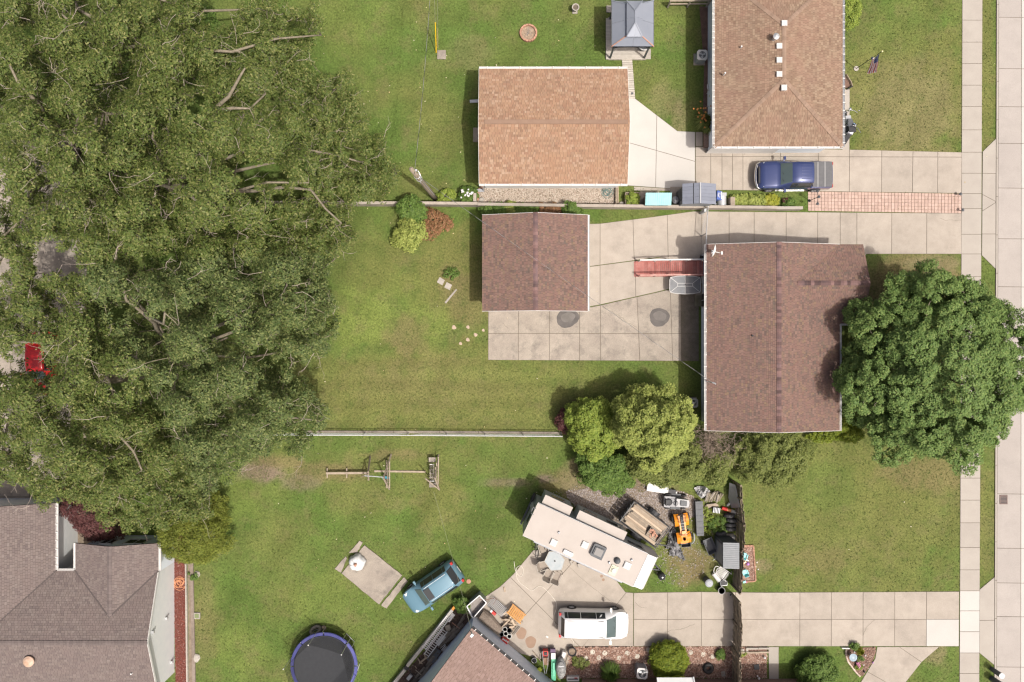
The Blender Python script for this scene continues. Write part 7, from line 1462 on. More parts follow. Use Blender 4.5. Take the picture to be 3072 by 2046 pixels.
# ---- lamp with three lanterns, path lights
lp = at(Z9(1490, 865)); la = thing('lamp_post', 'dark three headed lantern post at the left end of the paver strip', 'lamp post', lp); MB().lathe([(.13, 0), (.1, .05), (.03, .12)], n=12).obj('base', M['dark'], la); tp_ = W(Z9(1670, 790), 1.45) - lp; MB().tube([(0, 0, 0), (tp_.x, tp_.y, 1.45)], .022, 8).obj('pole', M['dark'], la)
tp_.z = 1.45; hd = [Vector((0, .42, -.15)), Vector((0, 0, .05)), Vector((0, -.42, -.15))]; m = MB()
for d in hd: m.bar(tp_ + Vector((0, 0, -.2)), tp_ + d * .9, .02, .02)
m.obj('arm', M['dark'], la)
for d in hd: MB().lathe([(.05, -.12), (.10, .04), (.10, .05), (.02, .12), (0, .13)], tp_ + d, 8).obj('lantern', M['dgray'], la)
for p, lab in ((T(3, 0, 1305, 1346), 'small dark path light at the upper right corner of the paver strip'), (T(3, 0, 1320, 1455), 'small dark path light at the lower right corner of the paver strip')):
 r = thing('path_light', lab, 'light', at(p)); MB().cyl((0, 0, 0), .02, .35, 6).obj('stake', M['dark'], r); MB().lathe([(.11, .35), (.11, .37), (.04, .43), (0, .44)], n=12).obj('shade', M['dgray'], r)
dr_ = thing('storm_drain', 'dark iron storm drain grate at the kerb of the street', 'drain', at(T(3, 2, 1622, 309), 0, .03)); MB().box((0, 0, .004), (.46, .56, .02)).obj('drain_well', M['dark'], dr_); m = MB(); m.box((-.24, 0, .012), (.05, .6, .03)); m.box((.24, 0, .012), (.05, .6, .03)); m.box((0, .29, .012), (.5, .05, .03)); m.box((0, -.29, .012), (.5, .05, .03)); m.obj('rim', mk('rusty iron', (.16, .11, .10), (.2, .15, .13), sc_=8, rough=.8), dr_)
for k in range(6): piece('grate_bar', dr_, (0, -.22 + k * .088, .016), (.44, .035, .025), MATS['rusty iron'])
for p, lab, r_, hgt in ((T(3, 2, 1543, 1478), 'dark round bollard bin with a pale cap beside the kerb', .17, .95), (T(3, 2, 1545, 1545), 'dark round bin at the very bottom edge beside the kerb', .21, .85)):
 r = thing('bin', lab, 'bin', at(p)); MB().cyl((0, 0, 0), r_ * .9, hgt, 18, r_).obj('body', M['dgray'], r); MB().lathe([(r_ + .02, hgt), (r_ + .02, hgt + .05), (r_ * .7, hgt + .07), (0, hgt + .08)], n=18).obj('lid', M['galv'] if hgt > .9 else M['dgray'], r); MB().cyl((0, 0, hgt + .07), r_ * .55, .03, 14).obj('cap', M['white'] if hgt > .9 else M['dgray'], r)
for p in ():
 pass

# ---- swing set
def pe(x, y, h=0): return W(ZE(x, y), h)
sw = thing('swing_set', 'weathered wooden swing set with a blue swing and glider', 'swing set', tuple(pe(1250, 550)))
def bm(nm, a, b, w_=.1, h_=.1, mat=M['wood']): return beam(nm, sw, a, b, w_, h_, mat, True)
bm('balance_beam', pe(115, 494, .35), pe(880, 487, .35), .14, .1)
for x in (150, 512):
 a, b = pe(x, 390), pe(x, 570); bm('beam_foot', a + Vector((0, 0, .2)), b + Vector((0, 0, .2)), .07, .07)
bm('top_beam', pe(1155, 578, 2.0), pe(2150, 590, 2.0), .12, .16); bm('climbing_pole', pe(830, 540, 1.8), pe(1170, 566, 1.95), .05, .05, M['galv'])
bm('frame_leg', pe(935, 175, .0), pe(895, 470, 1.6), .09, .09); bm('frame_leg', pe(905, 620, .0), pe(895, 470, 1.6), .09, .09); bm('frame_leg', pe(780, 560, .3), pe(900, 490, 1.6), .07, .07)
bm('frame_leg', pe(1325, 140, 0), pe(1180, 580, 2.0), .09, .09); bm('frame_leg', pe(1292, 790, 0), pe(1180, 580, 2.0), .09, .09)
for x in (1235, 1262, 1296): bm('ladder_rail', pe(x, 250 + (x - 1235) * .4, .2 + (x - 1235) * .012), pe(x, 770, .25 + (x - 1235) * .012), .05, .06)
for k in range(9): bm('rung', pe(1230, 300 + k * 52, .35), pe(1296, 300 + k * 52, .5), .04, .05)
bm('frame_leg', pe(2205, 150, 0), pe(2140, 590, 2.0), .09, .09); bm('frame_leg', pe(2220, 800, 0), pe(2140, 590, 2.0), .09, .09); bm('side_rail', pe(2205, 190, .8), pe(2195, 720, .8), .06, .07); bm('side_rail', pe(2165, 300, 1.0), pe(2160, 640, 1.0), .05, .06); bm('side_rail', pe(2145, 380, 1.3), pe(2145, 620, 1.3), .05, .06); bm('brace', pe(1960, 590, 1.95), pe(2210, 790, .4), .07, .07)
for p, q in (((2085, 200), (2085, 285)), ((2092, 670), (2092, 755))): bm('glider_seat', pe(*p, .45), pe(*q, .45), .45, .04, M['wood2'])
for x in (2050, 2085, 2118): bm('glider_rail', pe(x, 320, .5), pe(x, 640, .5), .05, .05, M['wood2'])
for y in (330, 640): bm('glider_bar', pe(2040, y, .62), pe(2125, y, .62), .05, .05, M['white'])
for y in (360, 430, 500, 570): bm('glider_slat', pe(2035, y, .5), pe(2125, y, .5), .06, .04, M['wood2'])
sp_ = MB().prism([(-.25, -.08), (.25, -.08), (.25, .08), (-.25, .08)], .40, lambda p: .47 if abs(p[0]) > .1 else .43); sp_.obj('swing_seat', mk('blue swing', (.06, .24, .30), rough=.4), sw); q = pe(1470, 480, .42) - sw.location; sw.children[-1].location = (q.x, q.y, 0)
for dx in (-.24, .24): m = MB(); m.tube([(q.x + dx, q.y, .45), tuple(pe(1470, 582, 2.0) - sw.location + Vector((dx, 0, 0)))], .008, 4); m.obj('chain', M['galv'], sw)

# ---- trampoline
tcn = W(ZG(1110, 1165), .9); tp2 = thing('trampoline', 'round trampoline with a blue padded rim and black netting', 'trampoline', (tcn.x, tcn.y, 0)); TR = 2.22
MB().cyl((0, 0, .86), TR - .22, .015, 48).obj('mat', M['mat'], tp2)
for k in range(8):
 m = MB(); a0 = k * .7854 + .02; n_ = 8; vs = []
 for i in range(n_ + 1):
  t = a0 + .755 * i / n_
  for r, z in ((TR - .20, .875), (TR - .17, .915), (TR, .915), (TR + .03, .87)): vs.append((r * math.cos(t), r * math.sin(t), z))
 m.add(vs, [(i * 4 + j, i * 4 + j + 1, (i + 1) * 4 + j + 1, (i + 1) * 4 + j) for i in range(n_) for j in range(3)]); m.obj('pad', M['bluepad'], tp2)
MB().torus((0, 0, .84), TR - .02, .03, None, 48, 6).obj('frame', M['galv'], tp2)
angs = [R(104 + 60 * k) for k in range(6)]; ptop_ = []
for t in angs:
 m = MB(); c = Vector((TR * math.cos(t), TR * math.sin(t), 0)); m.tube([c + Vector((0, 0, .3)), c + Vector((0, 0, 2.6))], .022, 6); m.obj('pole', M['galv'], tp2); MB().lathe([(0, -.03), (.045, 0), (0, .04)], c + Vector((0, 0, 2.62)), 8).obj('pole_cap', M['white'], tp2); ptop_.append(c)
 l_ = MB(); d = Vector((-math.sin(t), math.cos(t), 0)) * .4; l_.tube([c * .98 + d + Vector((0, 0, .84)), c * .98 + d + Vector((0, 0, .03)), c * .98 - d + Vector((0, 0, .03)), c * .98 - d + Vector((0, 0, .84))], .024, 6); l_.obj('leg', M['galv'], tp2)
for k in range(6):
 a, b = ptop_[k], ptop_[(k + 1) % 6]; m = MB(); n_ = 6; vs = []
 for i in range(n_ + 1):
  t = i / n_; ang_ = angs[k] + R(60) * t; lo_ = Vector(((TR - .26) * math.cos(ang_), (TR - .26) * math.sin(ang_), .92)); hi_ = a.lerp(b, t) * .985 + Vector((0, 0, 2.55 - .12 * math.sin(t * 3.1416))); vs += [lo_, lo_.lerp(hi_, .5) * 1.0, hi_]
 m.add(vs, [(i * 3 + j, (i + 1) * 3 + j, (i + 1) * 3 + j + 1, i * 3 + j + 1) for i in range(n_) for j in range(2)]); m.obj('net_panel', M['net'], tp2)
def tyre(label, p, r=.33, w_=.11, rz=0.0, upright=True, tilt=0.0, h=None, group=None, mat=None):
 c = W(p, r); o = thing('tyre', label, 'tyre', (c.x, c.y, 0), rz, group); m = Matrix.Rotation(R(90) + tilt, 3, 'X') if upright else Matrix.Identity(3)
 MB().torus((0, 0, r if upright else w_), r - w_, w_, m, 22, 10).obj('tyre_body', mat or M['rubber'], o, smooth=True); t_ = MB()
 for k in range(22):
  t = k * 6.283 / 22; v = m @ Vector(((r + .004) * math.cos(t), (r + .004) * math.sin(t), 0)) + Vector((0, 0, r if upright else w_)); d = m @ Vector((0, 0, 1)); t_.bar(v - d * w_ * .7, v + d * w_ * .7, .03, .02)
 tag(t_.obj('tread_block', M['rubber'], o), kind='stuff'); return o
tyre('old tyre leaning behind the trampoline rim', ZG(900, 260), .42, .12, .2, True, .5, mat=mk('dusty tyre', (.16, .145, .13), (.1, .09, .08), sc_=6, rough=.95)); MB().lathe([(.16, 0), (.2, .08), (.1, .16), (0, .18)], at(ZG(1110, 195)), 8).one('rock', M['dirt'], 'dark lump in the trampoline shadow', 'rock')
# ---- white draped cover on the old pad
wc = W(ZF(390, 500), .4); cv = thing('draped_cover', 'white draped round cover with a terracotta knob on the old pad', 'cover', (wc.x, wc.y, .06)); sk = lambda t, j: 1 + (.10 * math.sin(5 * t + .6) + .05 * math.sin(11 * t)) * (j / 6) if j < 7 else 1
MB().lathe([(.10, .66), (.16, .65), (.30, .62), (.42, .56), (.50, .42), (.54, .22), (.58, .03)][::1], n=40, wob=lambda t, j: 1 + (.07 * math.sin(5 * t + .6) + .035 * math.sin(11 * t)) * j / 6).obj('cloth', mk('white canvas', (.62, .62, .61), (.56, .56, .555), sc_=4, rough=.85), cv, smooth=True); MB().lathe([(.10, .64), (.12, .72), (.06, .80), (0, .81)], n=10, wob=lambda t, j: 1 + .15 * math.sin(3 * t)).obj('knob', M['terra'], cv)
s_ = MB()
for k in range(6): t = k * 1.047 + .2; s_.tube([(.12 * math.cos(t), .12 * math.sin(t), .664), (.38 * math.cos(t), .38 * math.sin(t), .60)], .008, 4)
s_.obj('tie_cord', M['dgray'], cv)

# hairline cracks running through older slabs
for root_, pts in (('driveway.006', [T(3, 2, 655, 1245), T(3, 2, 668, 1215), T(3, 2, 675, 1190), T(3, 2, 705, 1160), T(3, 2, 735, 1138)]), ('driveway.006', [T(2, 2, 1060, 1215), T(2, 2, 1130, 1205), T(2, 2, 1180, 1200), T(2, 2, 1260, 1165)]), ('driveway.006', [T(2, 2, 850, 1015), T(2, 2, 880, 1045), T(2, 2, 930, 1055)]),
                   ('patio.001', [T(2, 1, 640, 560), T(2, 1, 720, 600), T(2, 1, 790, 655), T(2, 1, 860, 690)]), ('patio.001', [T(1, 1, 1700, 660), T(1, 1, 1740, 700)]), ('driveway.004', [T(3, 0, 1180, 1505), T(3, 0, 1230, 1520), T(3, 0, 1330, 1518)]), ('driveway.002', [T(2, 0, 1600, 1070), T(2, 0, 1640, 1035), T(2, 0, 1700, 1040)]), ('patio.002', [T(2, 2, 700, 1020), T(2, 2, 560, 920), T(2, 2, 380, 760)])):
 ro = bpy.data.objects[root_]; m = MB(); P = [W(p) - ro.location for p in pts]
 for a, b in zip(P, P[1:]):
  n = 5; q = [a.lerp(b, i / n) + Vector((random.gauss(0, .03), random.gauss(0, .03), 0)) * (0 < i < n) for i in range(n + 1)]
  for c_, d_ in zip(q, q[1:]): m.bar((c_.x, c_.y, .0335), (d_.x, d_.y, .0335), .013, .004)
 m.obj('crack', M['joint'], ro)

# ================================================================== YARD CLUTTER
# ---- wooden picket fence with a braced double gate across the drive
fb = [(2199, 1440), (2200, 1480), (2208, 1555), (2204, 1650), (2197, 1752)]
wf = thing('wooden_fence', 'tall dark wooden picket fence above the driveway gate', 'fence', at(fb[2]))
wf2 = thing('wooden_fence', 'tall dark wooden picket fence below the driveway gate', 'fence', at((2196, 1990)))
wg = thing('wooden_gate', 'tall dark wooden gate with cross braces standing across the driveway', 'gate', at((2200, 1850)))
def picket_run(root, pts, h, brace=False):
 P = [W(p) for p in pts]
 for a, b in zip(P, P[1:]):
  d = b - a; n = max(1, int(d.length / .145)); rz = math.atan2(d.y, d.x); nr = Vector((d.y, -d.x, 0)).normalized()
  if nr.x > 0: nr = -nr
  for i in range(n):
   c = a.lerp(b, (i + .5) / n); hh = h + random.gauss(0, .025); o = piece('picket', root, c + Vector((0, 0, hh / 2 + .03)), (.132, .022, hh), M['fence'], rz, True); o.rotation_euler.x += random.gauss(0, .02)
  for z in (.35, h * .55, h - .2): beam('rail', root, a + nr * .05 + Vector((0, 0, z)), b + nr * .05 + Vector((0, 0, z)), .04, .09, M['fence'], True)
  for c in (a, b): piece('post', root, c + nr * .07 + Vector((0, 0, h / 2)), (.1, .1, h + .1), M['fence'], rz, True)
  if brace: beam('brace', root, a + nr * .08 + Vector((0, 0, .4)), b + nr * .08 + Vector((0, 0, h - .25)), .04, .09, M['fence'], True)
picket_run(wf, fb, 1.8)
picket_run(wg, [(2197, 1778), (2201, 1858), (2197, 1938)], 1.75, True); picket_run(wf2, [(2196, 1944), (2195, 2090)], 1.8)
for p, q, lab in ((Z3(760, 455), Z3(820, 485), 'upper prop'), (Z3(765, 920), Z3(800, 945), 'middle prop'), (Z3(715, 1340), Z3(790, 1420), 'lower prop')): beam('prop', wf, W(p, 1.0), W(q, 1.7), .05, .05, M['wood'], True)
# ---- RV patio
th = thing('patio_table', 'hexagonal pale glass patio table between trailer and chairs', 'table', tuple(at(Z1(482, 1212), .72, .031)))
hexp = [W(Z1(*p), .72) - W(Z1(482, 1212), .72) for p in ((400, 1082), (525, 1075), (620, 1195), (575, 1335), (430, 1345), (338, 1215))]
MB().prism([(v.x, v.y) for v in hexp], .69, .715).obj('glass_top', mk('frosted glass', (.24, .28, .30), (.31, .34, .35), sc_=3, rough=.3, spec=.4), th); m = MB(); m.tube([(v.x, v.y, .71) for v in hexp] + [(hexp[0].x, hexp[0].y, .71)], .025, 6); m.obj('rim', mk('tan frame', (.40, .37, .32), rough=.6), th); MB().cyl((0, 0, .71), .05, .05, 12).obj('umbrella_hole', M['dark'], th)
for k in range(6): v = hexp[k] * .7; MB().tube([(v.x, v.y, 0), (v.x * .9, v.y * .9, .69)], .02, 5).obj('leg', MATS['tan frame'], th)
def chair(label, p, rz, h=.45):
 c = W(p, .6); r = thing('patio_chair', label, 'chair', (c.x, c.y, .031), rz, 'sling chairs round the hexagonal table'); fm = MATS['tan frame']
 MB().prism([(-.27, -.27), (.27, -.25), (.27, .25), (-.27, .27)], h - .03, lambda q: h + .03 * q[0]).obj('seat', M['cloth'], r); MB().sheet((-.27, -.26, h), (-.27, .26, h), (-.46, .24, h + .52), (-.46, -.24, h + .52), .03).obj('backrest', M['cloth'], r)
 for s in (-1, 1):
  MB().tube([(.28, s * .30, 0), (.26, s * .30, h + .2), (-.3, s * .30, h + .22), (-.42, s * .28, h + .45)], .022, 6).obj('armrest', fm, r); MB().tube([(-.2, s * .29, h), (-.36, s * .29, 0)], .02, 5).obj('leg', fm, r)
 MB().tube([(-.46, -.25, h + .52), (-.46, .25, h + .52)], .022, 6).obj('top_rail', fm, r); return r
chair('sling chair tucked to the left of the hexagonal table', Z1(325, 1275), R(15)); chair('sling chair below the table, left of the pair', Z1(400, 1395), R(62)); chair('sling chair below the table, right of the pair', Z1(508, 1425), R(66)); chair('sling chair half under the trailer edge by the wheels', Z1(325, 1045), R(-70))
for x, y, lab in ((230, 1010, 'upper old bicycle wheel beside the trailer end'), (235, 1110, 'lower old bicycle wheel beside the trailer end'), (360, 1000, 'bicycle wheel nearest the sling chair by the trailer')):
 r = thing('bicycle_wheel', lab, 'wheel', tuple(at(Z1(x, y), .3))); mm = Matrix.Rotation(R(64), 3, 'Y'); MB().torus((0, 0, .3), .28, .025, mm, 22, 5).obj('tyre_ring', M['rubber'], r); m = MB()
 for k in range(8): t = k * .785; v = mm @ Vector((.27 * math.cos(t), .27 * math.sin(t), 0)); m.tube([(0, 0, .3), v + Vector((0, 0, .3))], .006, 3)
 m.obj('spokes', M['galv'], r)
for x, y, lab in ((1128, 1420, 'larger brown leaf stain'), (1152, 1470, 'smaller brown leaf stain')): MB().lathe([(.0, 0), (.1, .002), (.0, .003)], at(Z1(x, y), 0, .034), 10).one('drain_cap', M['stain2'], lab.replace('leaf stain', 'round spot on the pad beside the trailer'), 'drain cap')
for x, y, lab in ((705, 1225, 'left white block under the trailer edge'), (812, 1270, 'right white block under the trailer edge')): MB().box(tuple(at(Z1(x, y), 0, .1)), (.12, .3, .2), .4).one('levelling_block', M['stone'], lab, 'block')
MB().box(tuple(at(Z1(435, 1050), 0, .25)), (.5, .14, .5), -.4).one('storage_tote', mk('violet blue plastic', (.2, .2, .42), rough=.5), 'violet blue tote between table and trailer', 'tote')
# ---- yard by the fence
def box_thing(name, label, cat, p, sz, mat, rz=0.0, h=None, z0=0.0, lid=None, lidm=None):
 c = W(p, (h or sz[2])); r = thing(name, label, cat, (c.x, c.y, z0), rz); MB().box((0, 0, sz[2] / 2), sz).obj('body', mat, r)
 if lid: MB().box((0, 0, sz[2] + .02), (sz[0] + .05, sz[1] + .05, .05)).obj('lid', lidm or mat, r)
 return r
tb_ = box_thing('truck_toolbox', 'long charcoal storage box lying beside the quad bike', 'storage box', Z2(1193, 625), (.44, 2.28, .42), M['dgray'], R(2.5), None, 0, True)
for k in range(6): piece('lid_rib', tb_, (0, -1.0 + k * .4, .472), (.44, .03, .02), M['dgray'])
wp = thing('white_sheet', 'bright white panel lying under the edge of the bushes', 'panel', tuple(at(Z2(615, 200), .3))); a = [W(Z2(*p), .3) for p in ((480, 118), (765, 180), (757, 285), (462, 240))]; MB().prism([(v.x, v.y) for v in a], .02, .32).obj('panel', M['white'], wp, True)
wp2 = thing('white_sheet', 'small white panel at the right end of the large white one', 'panel', tuple(at(Z2(835, 270), .2))); a = [W(Z2(*p), .2) for p in ((792, 210), (880, 262), (885, 305), (790, 300))]; MB().prism([(v.x, v.y) for v in a], .02, .2).obj('panel', M['white'], wp2, True)
def tarp(name, label, pts, peaks, mat, seedk=0, h=.4):
 P = [W(p) for p in pts]; xy = np.array([(p.x, p.y) for p in P]); lo_, hi_ = xy.min(0), xy.max(0); n = 26; m = MB(); idx = {}
 for i in range(n + 1):
  for j in range(n + 1):
   x, y = lo_[0] + (hi_[0] - lo_[0]) * i / n, lo_[1] + (hi_[1] - lo_[1]) * j / n
   if not inside(np.array([x]), np.array([y]), xy)[0]: continue
   z = .05 + h * abs(.55 * float(vn(x, y, .7, seedk)) + .45 * float(vn(x * 1.3, y, .3, seedk + 1))) + sum(k * math.exp(-((x - W(q).x) ** 2 + (y - W(q).y) ** 2) / .09) for q, k in peaks)
   idx[i, j] = len(m.v); m.v.append((x, y, z))
 for (i, j), k in idx.items():
  if all(q in idx for q in ((i + 1, j), (i + 1, j + 1), (i, j + 1))): m.f.append((k, idx[i + 1, j], idx[i + 1, j + 1], idx[i, j + 1]))
 return m.one(name, mat, label, 'tarp')
tarp('crumpled_tarp', 'crumpled grey tarp beside the orange quad bike', [Z2(765, 800), Z2(830, 720), Z2(870, 780), Z2(870, 890), Z2(930, 1010), Z2(1000, 1195), Z2(960, 1210), Z2(870, 1150), Z2(760, 1150), Z2(770, 1040), Z2(700, 1050), Z2(735, 960)], [(Z2(830, 950), .35)], M['tarp'])
tarp('pale_tarp', 'crumpled pale tarp under the bushes by the firewood', [Z2(1105, 200), Z2(1150, 165), Z2(1260, 165), Z2(1345, 240), Z2(1290, 300), Z2(1210, 350), Z2(1150, 290)], [(Z2(1220, 250), .3)], M['tarpw'], 1)
gs_ = thing('metal_sheet', 'large grey metal sheet leaning against the wooden fence', 'sheet', tuple(at(Z2(1680, 300), .5))); a = [W(Z2(1615, 130), .8), W(Z2(1690, 160), 1.2), W(Z2(1755, 470), 1.2), W(Z2(1640, 480), .2), W(Z2(1600, 340), .2)]; MB().add([tuple(v) for v in a] + [tuple(v - Vector((.03, 0, .03))) for v in a], [(0, 4, 3, 2, 1), (5, 6, 7, 8, 9)] + [(i, (i + 1) % 5, 5 + (i + 1) % 5, 5 + i) for i in range(5)]).obj('sheet', M['gmetal'], gs_, True)
fw = thing('firewood_pile', 'pile of split firewood logs below the pale tarp', 'firewood', tuple(at(Z2(1390, 340))))
for k in range(26):
 p = W(Z2(1300 + (k % 9) * 24 + random.gauss(0, 6), 330 + random.gauss(0, 12)), .2 + .1 * (k // 9)); d = Vector((.11, .42, .04)); MB().cyl((0, 0, -.28), .055 + random.random() * .025, .56, 7).obj('log', M['bark'] if k % 3 else M['wood2'], fw); o = fw.children[-1]; o.location = (p.x - fw.location.x, p.y - fw.location.y, .1 + .11 * (k // 9)); o.rotation_euler = (R(90) + random.gauss(0, .1), 0, R(-14) + random.gauss(0, .15))
for k in range(4):
 a, b = W(Z2(1262 + k * 6, 466 - k * 11)), W(Z2(1450 - k * 12, 442 - k * 9)); r = beam('plank', fw, (a.x, a.y, .06 + k * .04), (b.x, b.y, .06 + k * .05), .12, .04, M['wood'], True)
cr = box_thing('crate', 'black slatted crate beside the planks and red buckets', 'crate', Z2(1428, 512), (.50, .34, .30), M['dark'], R(-8))
for k in range(5): piece('slat', cr, (-.2 + k * .1, 0, .315), (.03, .36, .03), M['gmetal'])
def bucket(label, p, mat, r=.15, h=.38, lying=False, rz=0.0, cap=None, name='bucket', cat='bucket'):
 c = W(p, h if not lying else r); o = thing(name, label, cat, (c.x, c.y, 0), rz); m = MB().lathe([(r * .86, 0), (r, h * .92), (r * 1.06, h * .93), (r * 1.06, h), (r * .9, h)], n=16)
 if lying: mm = Matrix.Rotation(R(90), 3, 'Y'); m.v = [tuple(mm @ Vector(v) + Vector((-h / 2, 0, r))) for v in m.v]
 m.obj('body', mat, o)
 if not lying: MB().torus((0, 0, h), r * 1.0, .014, None, 18, 5).obj('rim', cap or mat, o); MB().cyl((0, 0, h - .012), r * .86, .012, 14).obj('top', cap or mat, o)
 return o
bucket('red bucket at the left end of the lying bucket row', Z2(1535, 488), M['red'], .13, .34, True, R(-18)); bucket('orange and white bucket in the middle of the lying row', Z2(1590, 508), mk('orange bucket', (.55, .25, .10), rough=.5), .13, .34, True, R(-18)); bucket('white bucket at the right end of the lying row', Z2(1672, 535), M['white'], .14, .46, True, R(-18)); bucket('pale bottle beside the firewood pile', Z2(1592, 432), M['white'], .08, .25, True, .8)
for x, y, rz, lab in ((1608, 582, R(2), 'uppermost tyre of the row standing along the fence'), (1640, 648, R(-6), 'second tyre from the top of the row along the fence'), (1628, 708, R(2), 'third tyre from the top of the row along the fence'), (1628, 765, R(3), 'fourth tyre, with a pale scuff, of the row along the fence'), (1490, 830, R(8), 'dark tyre set left of the row, above the grey shed')): tyre(lab, Z2(x, y), .34, .125, rz, True, 0, None, 'tyres standing along the fence', mk('grey worn tyre', (.10, .10, .105), (.06, .06, .062), sc_=7, rough=.9))
d = bucket('shiny white cylinder tank lying above the grey shed', Z2(1620, 885), mk('satin tank', (.62, .60, .57), rough=.3, metal=.2), .15, .56, True, R(2), name='tank', cat='tank'); d2 = bucket('dusty cylinder lying above the shiny white one', Z2(1615, 850), M['stone'], .10, .5, True, R(2), name='tank', cat='tank')
# small grey shed
sc1, sc2 = W(Z2(1520, 958), 1.9), W(Z2(1737, 1318), 1.9); gsd = thing('storage_shed', 'small grey resin storage shed against the wooden fence', 'shed', ((sc1.x + sc2.x) / 2, (sc1.y + sc2.y) / 2, 0)); sx_, sy_ = (sc2.x - sc1.x) / 2, (sc1.y - sc2.y) / 2
MB().box((-.03, 0, .92), (2 * sx_ - .05, 2 * sy_ - .06, 1.84)).obj('wall', M['dgray'], gsd)
for k in range(14): y = -sy_ + (k + .5) * 2 * sy_ / 14; beam('roof_slat', gsd, (-sx_, y, 1.87), (sx_, y, 1.97), 2 * sy_ / 14 - .012, .04, M['grayplast'])
MB().box((-sx_ - .01, 0, .9), (.03, 1.3, 1.6)).obj('door', M['grayplast'], gsd); a = W(Z2(1590, 945), 1.3); MB().sheet(W(Z2(1440, 830), .1), W(Z2(1480, 950), 1.0), W(Z2(1590, 940), 1.0), W(Z2(1560, 850), .1), .02).one('board', mk('green grey board', (.13, .16, .13), rough=.8), 'dull green board leaning on the shed end', 'board')
dc = thing('dump_cart', 'grey plastic dump cart beside the small grey shed', 'cart', tuple(at(Z2(1340, 1010), .5)), R(-67))
for z, s in ((.25, .86), (.52, 1.0)): pass
m = MB(); lo4 = [(-.42, -.22), (.42, -.24), (.42, .24), (-.42, .22)]; hi4 = [(-.56, -.32), (.52, -.34), (.52, .34), (-.56, .32)]
m.add([(x, y, .22) for x, y in lo4] + [(x, y, .55) for x, y in hi4] + [(x * .93, y * .92, .55) for x, y in hi4] + [(x * .93, y * .92, .26) for x, y in lo4], [(3, 2, 1, 0)] + [(i, (i + 1) % 4, 4 + (i + 1) % 4, 4 + i) for i in range(4)] + [(4 + i, 4 + (i + 1) % 4, 8 + (i + 1) % 4, 8 + i) for i in range(4)] + [(8 + i, 8 + (i + 1) % 4, 12 + (i + 1) % 4, 12 + i) for i in range(4)] + [(12, 13, 14, 15)]); m.obj('tub', M['dgray'], dc); m = MB(); m.tube([(.5, -.2, .3), (.95, 0, .45)], .02, 5); m.tube([(.5, .2, .3), (.95, 0, .45)], .02, 5); m.tube([(.95, -.18, .45), (.95, .18, .45)], .02, 5); m.obj('handle', M['gmetal'], dc)
for s in (-1, 1): MB().torus((-.3, s * .34, .17), .12, .05, RW, 14, 6).obj('wheel', M['rubber'], dc)
bn = thing('tub', 'dark open tub in front of the quad bike', 'tub', tuple(at(Z2(1005, 982), .35)), R(5)); m = MB(); m.add([(x, y, z) for z, s in ((.02, .8), (.36, 1), (.36, .9), (.06, .75)) for x, y in ((-.34 * s, -.19 * s), (.34 * s, -.19 * s), (.34 * s, .19 * s), (-.34 * s, .19 * s))], [(3, 2, 1, 0)] + [(4 * k + i, 4 * k + (i + 1) % 4, 4 * k + 4 + (i + 1) % 4, 4 * k + 4 + i) for k in range(3) for i in range(4)] + [(12, 13, 14, 15)]); m.obj('tub_body', M['dgray'], bn); bn.children[-1]
rope('pipe', 'bent pale pipe curving round the front of the quad bike', 'pipe', [Z2(1070, 965), Z2(1105, 930), Z2(1112, 870), Z2(1100, 820)], .035, M['galv'], .2)
# plastic garden chairs, cans
pc = thing('plastic_chair', 'white slatted plastic chair tipped below the grey shed', 'chair', tuple(at(Z2(1515, 1385), .6)), R(-35)); 
for k in range(8): piece('slat', pc, (-.30 + k * .065, 0, .46 + k * .012), (.035, .50, .02), M['white'])
for k in range(6): piece('back_slat', pc, (.22, -.2 + k * .08, .55), (.36, .03, .03), M['white'])
m = MB(); m.tube([(-.34, -.27, .46), (.1, -.3, .56), (.5, -.30, .60)], .028, 6); m.tube([(-.34, .27, .46), (.1, .3, .56), (.5, .30, .60)], .028, 6); m.tube([(-.34, -.27, .46), (-.42, 0, .45), (-.34, .27, .46)], .028, 6); m.tube([(.2, -.27, .55), (.2, .27, .55)], .028, 6); m.obj('frame', M['white'], pc)
for a, b in (((.5, -.3, .6), (.62, -.42, .1)), ((.5, .3, .6), (.62, .42, .1)), ((-.3, -.25, .45), (-.36, -.3, 0)), ((-.3, .25, .45), (-.36, .3, 0))): MB().tube([a, b], .025, 5).obj('leg', M['white'], pc)
rope('bent_pipe', 'white bent tube beside the tipped plastic chair', 'pipe', [Z2(1370, 1350), Z2(1368, 1310), Z2(1400, 1260), Z2(1500, 1285)], .025, M['white'], .4)
bucket('white and grey cylinder lying beside the plastic chair', Z2(1425, 1432), M['white'], .17, .62, True, R(-50), name='tank', cat='tank')
r = thing('trash_can', 'dark trash can with a pale round lid on the grass by the driveway', 'trash can', tuple(at(Z2(1285, 1470)))); MB().cyl((0, 0, 0), .22, .68, 18, .26).obj('body', M['dgray'], r); MB().lathe([(.27, .68), (.27, .71), (.2, .76), (0, .79)], n=18).obj('lid', mk('pale grey plastic lid', (.30, .32, .34), rough=.5), r); MB().torus((0, 0, .775), .12, .012, None, 16, 5).obj('handle', M['galv'], r)
m = thing('planter_tub', 'empty grey rimmed square tub beside the plastic chair', 'tub', tuple(at(Z3(572, 1348), .35)), R(10)); MB().box((0, 0, .17), (.46, .34, .34)).obj('tub_body', M['dark'], m); q = MB(); q.tube([(-.22, -.16, .35), (.22, -.16, .35), (.24, .1, .35), (.1, .18, .35), (-.1, .18, .35), (-.24, .1, .35), (-.22, -.16, .35)], .018, 5); q.obj('rim', M['galv'], m)
bucket('round black pot with a pale rim at the driveway edge', Z3(545, 1448), M['dark'], .23, .4, cap=M['dark'], name='pot', cat='pot').children[1].data.materials[0] = M['galv']
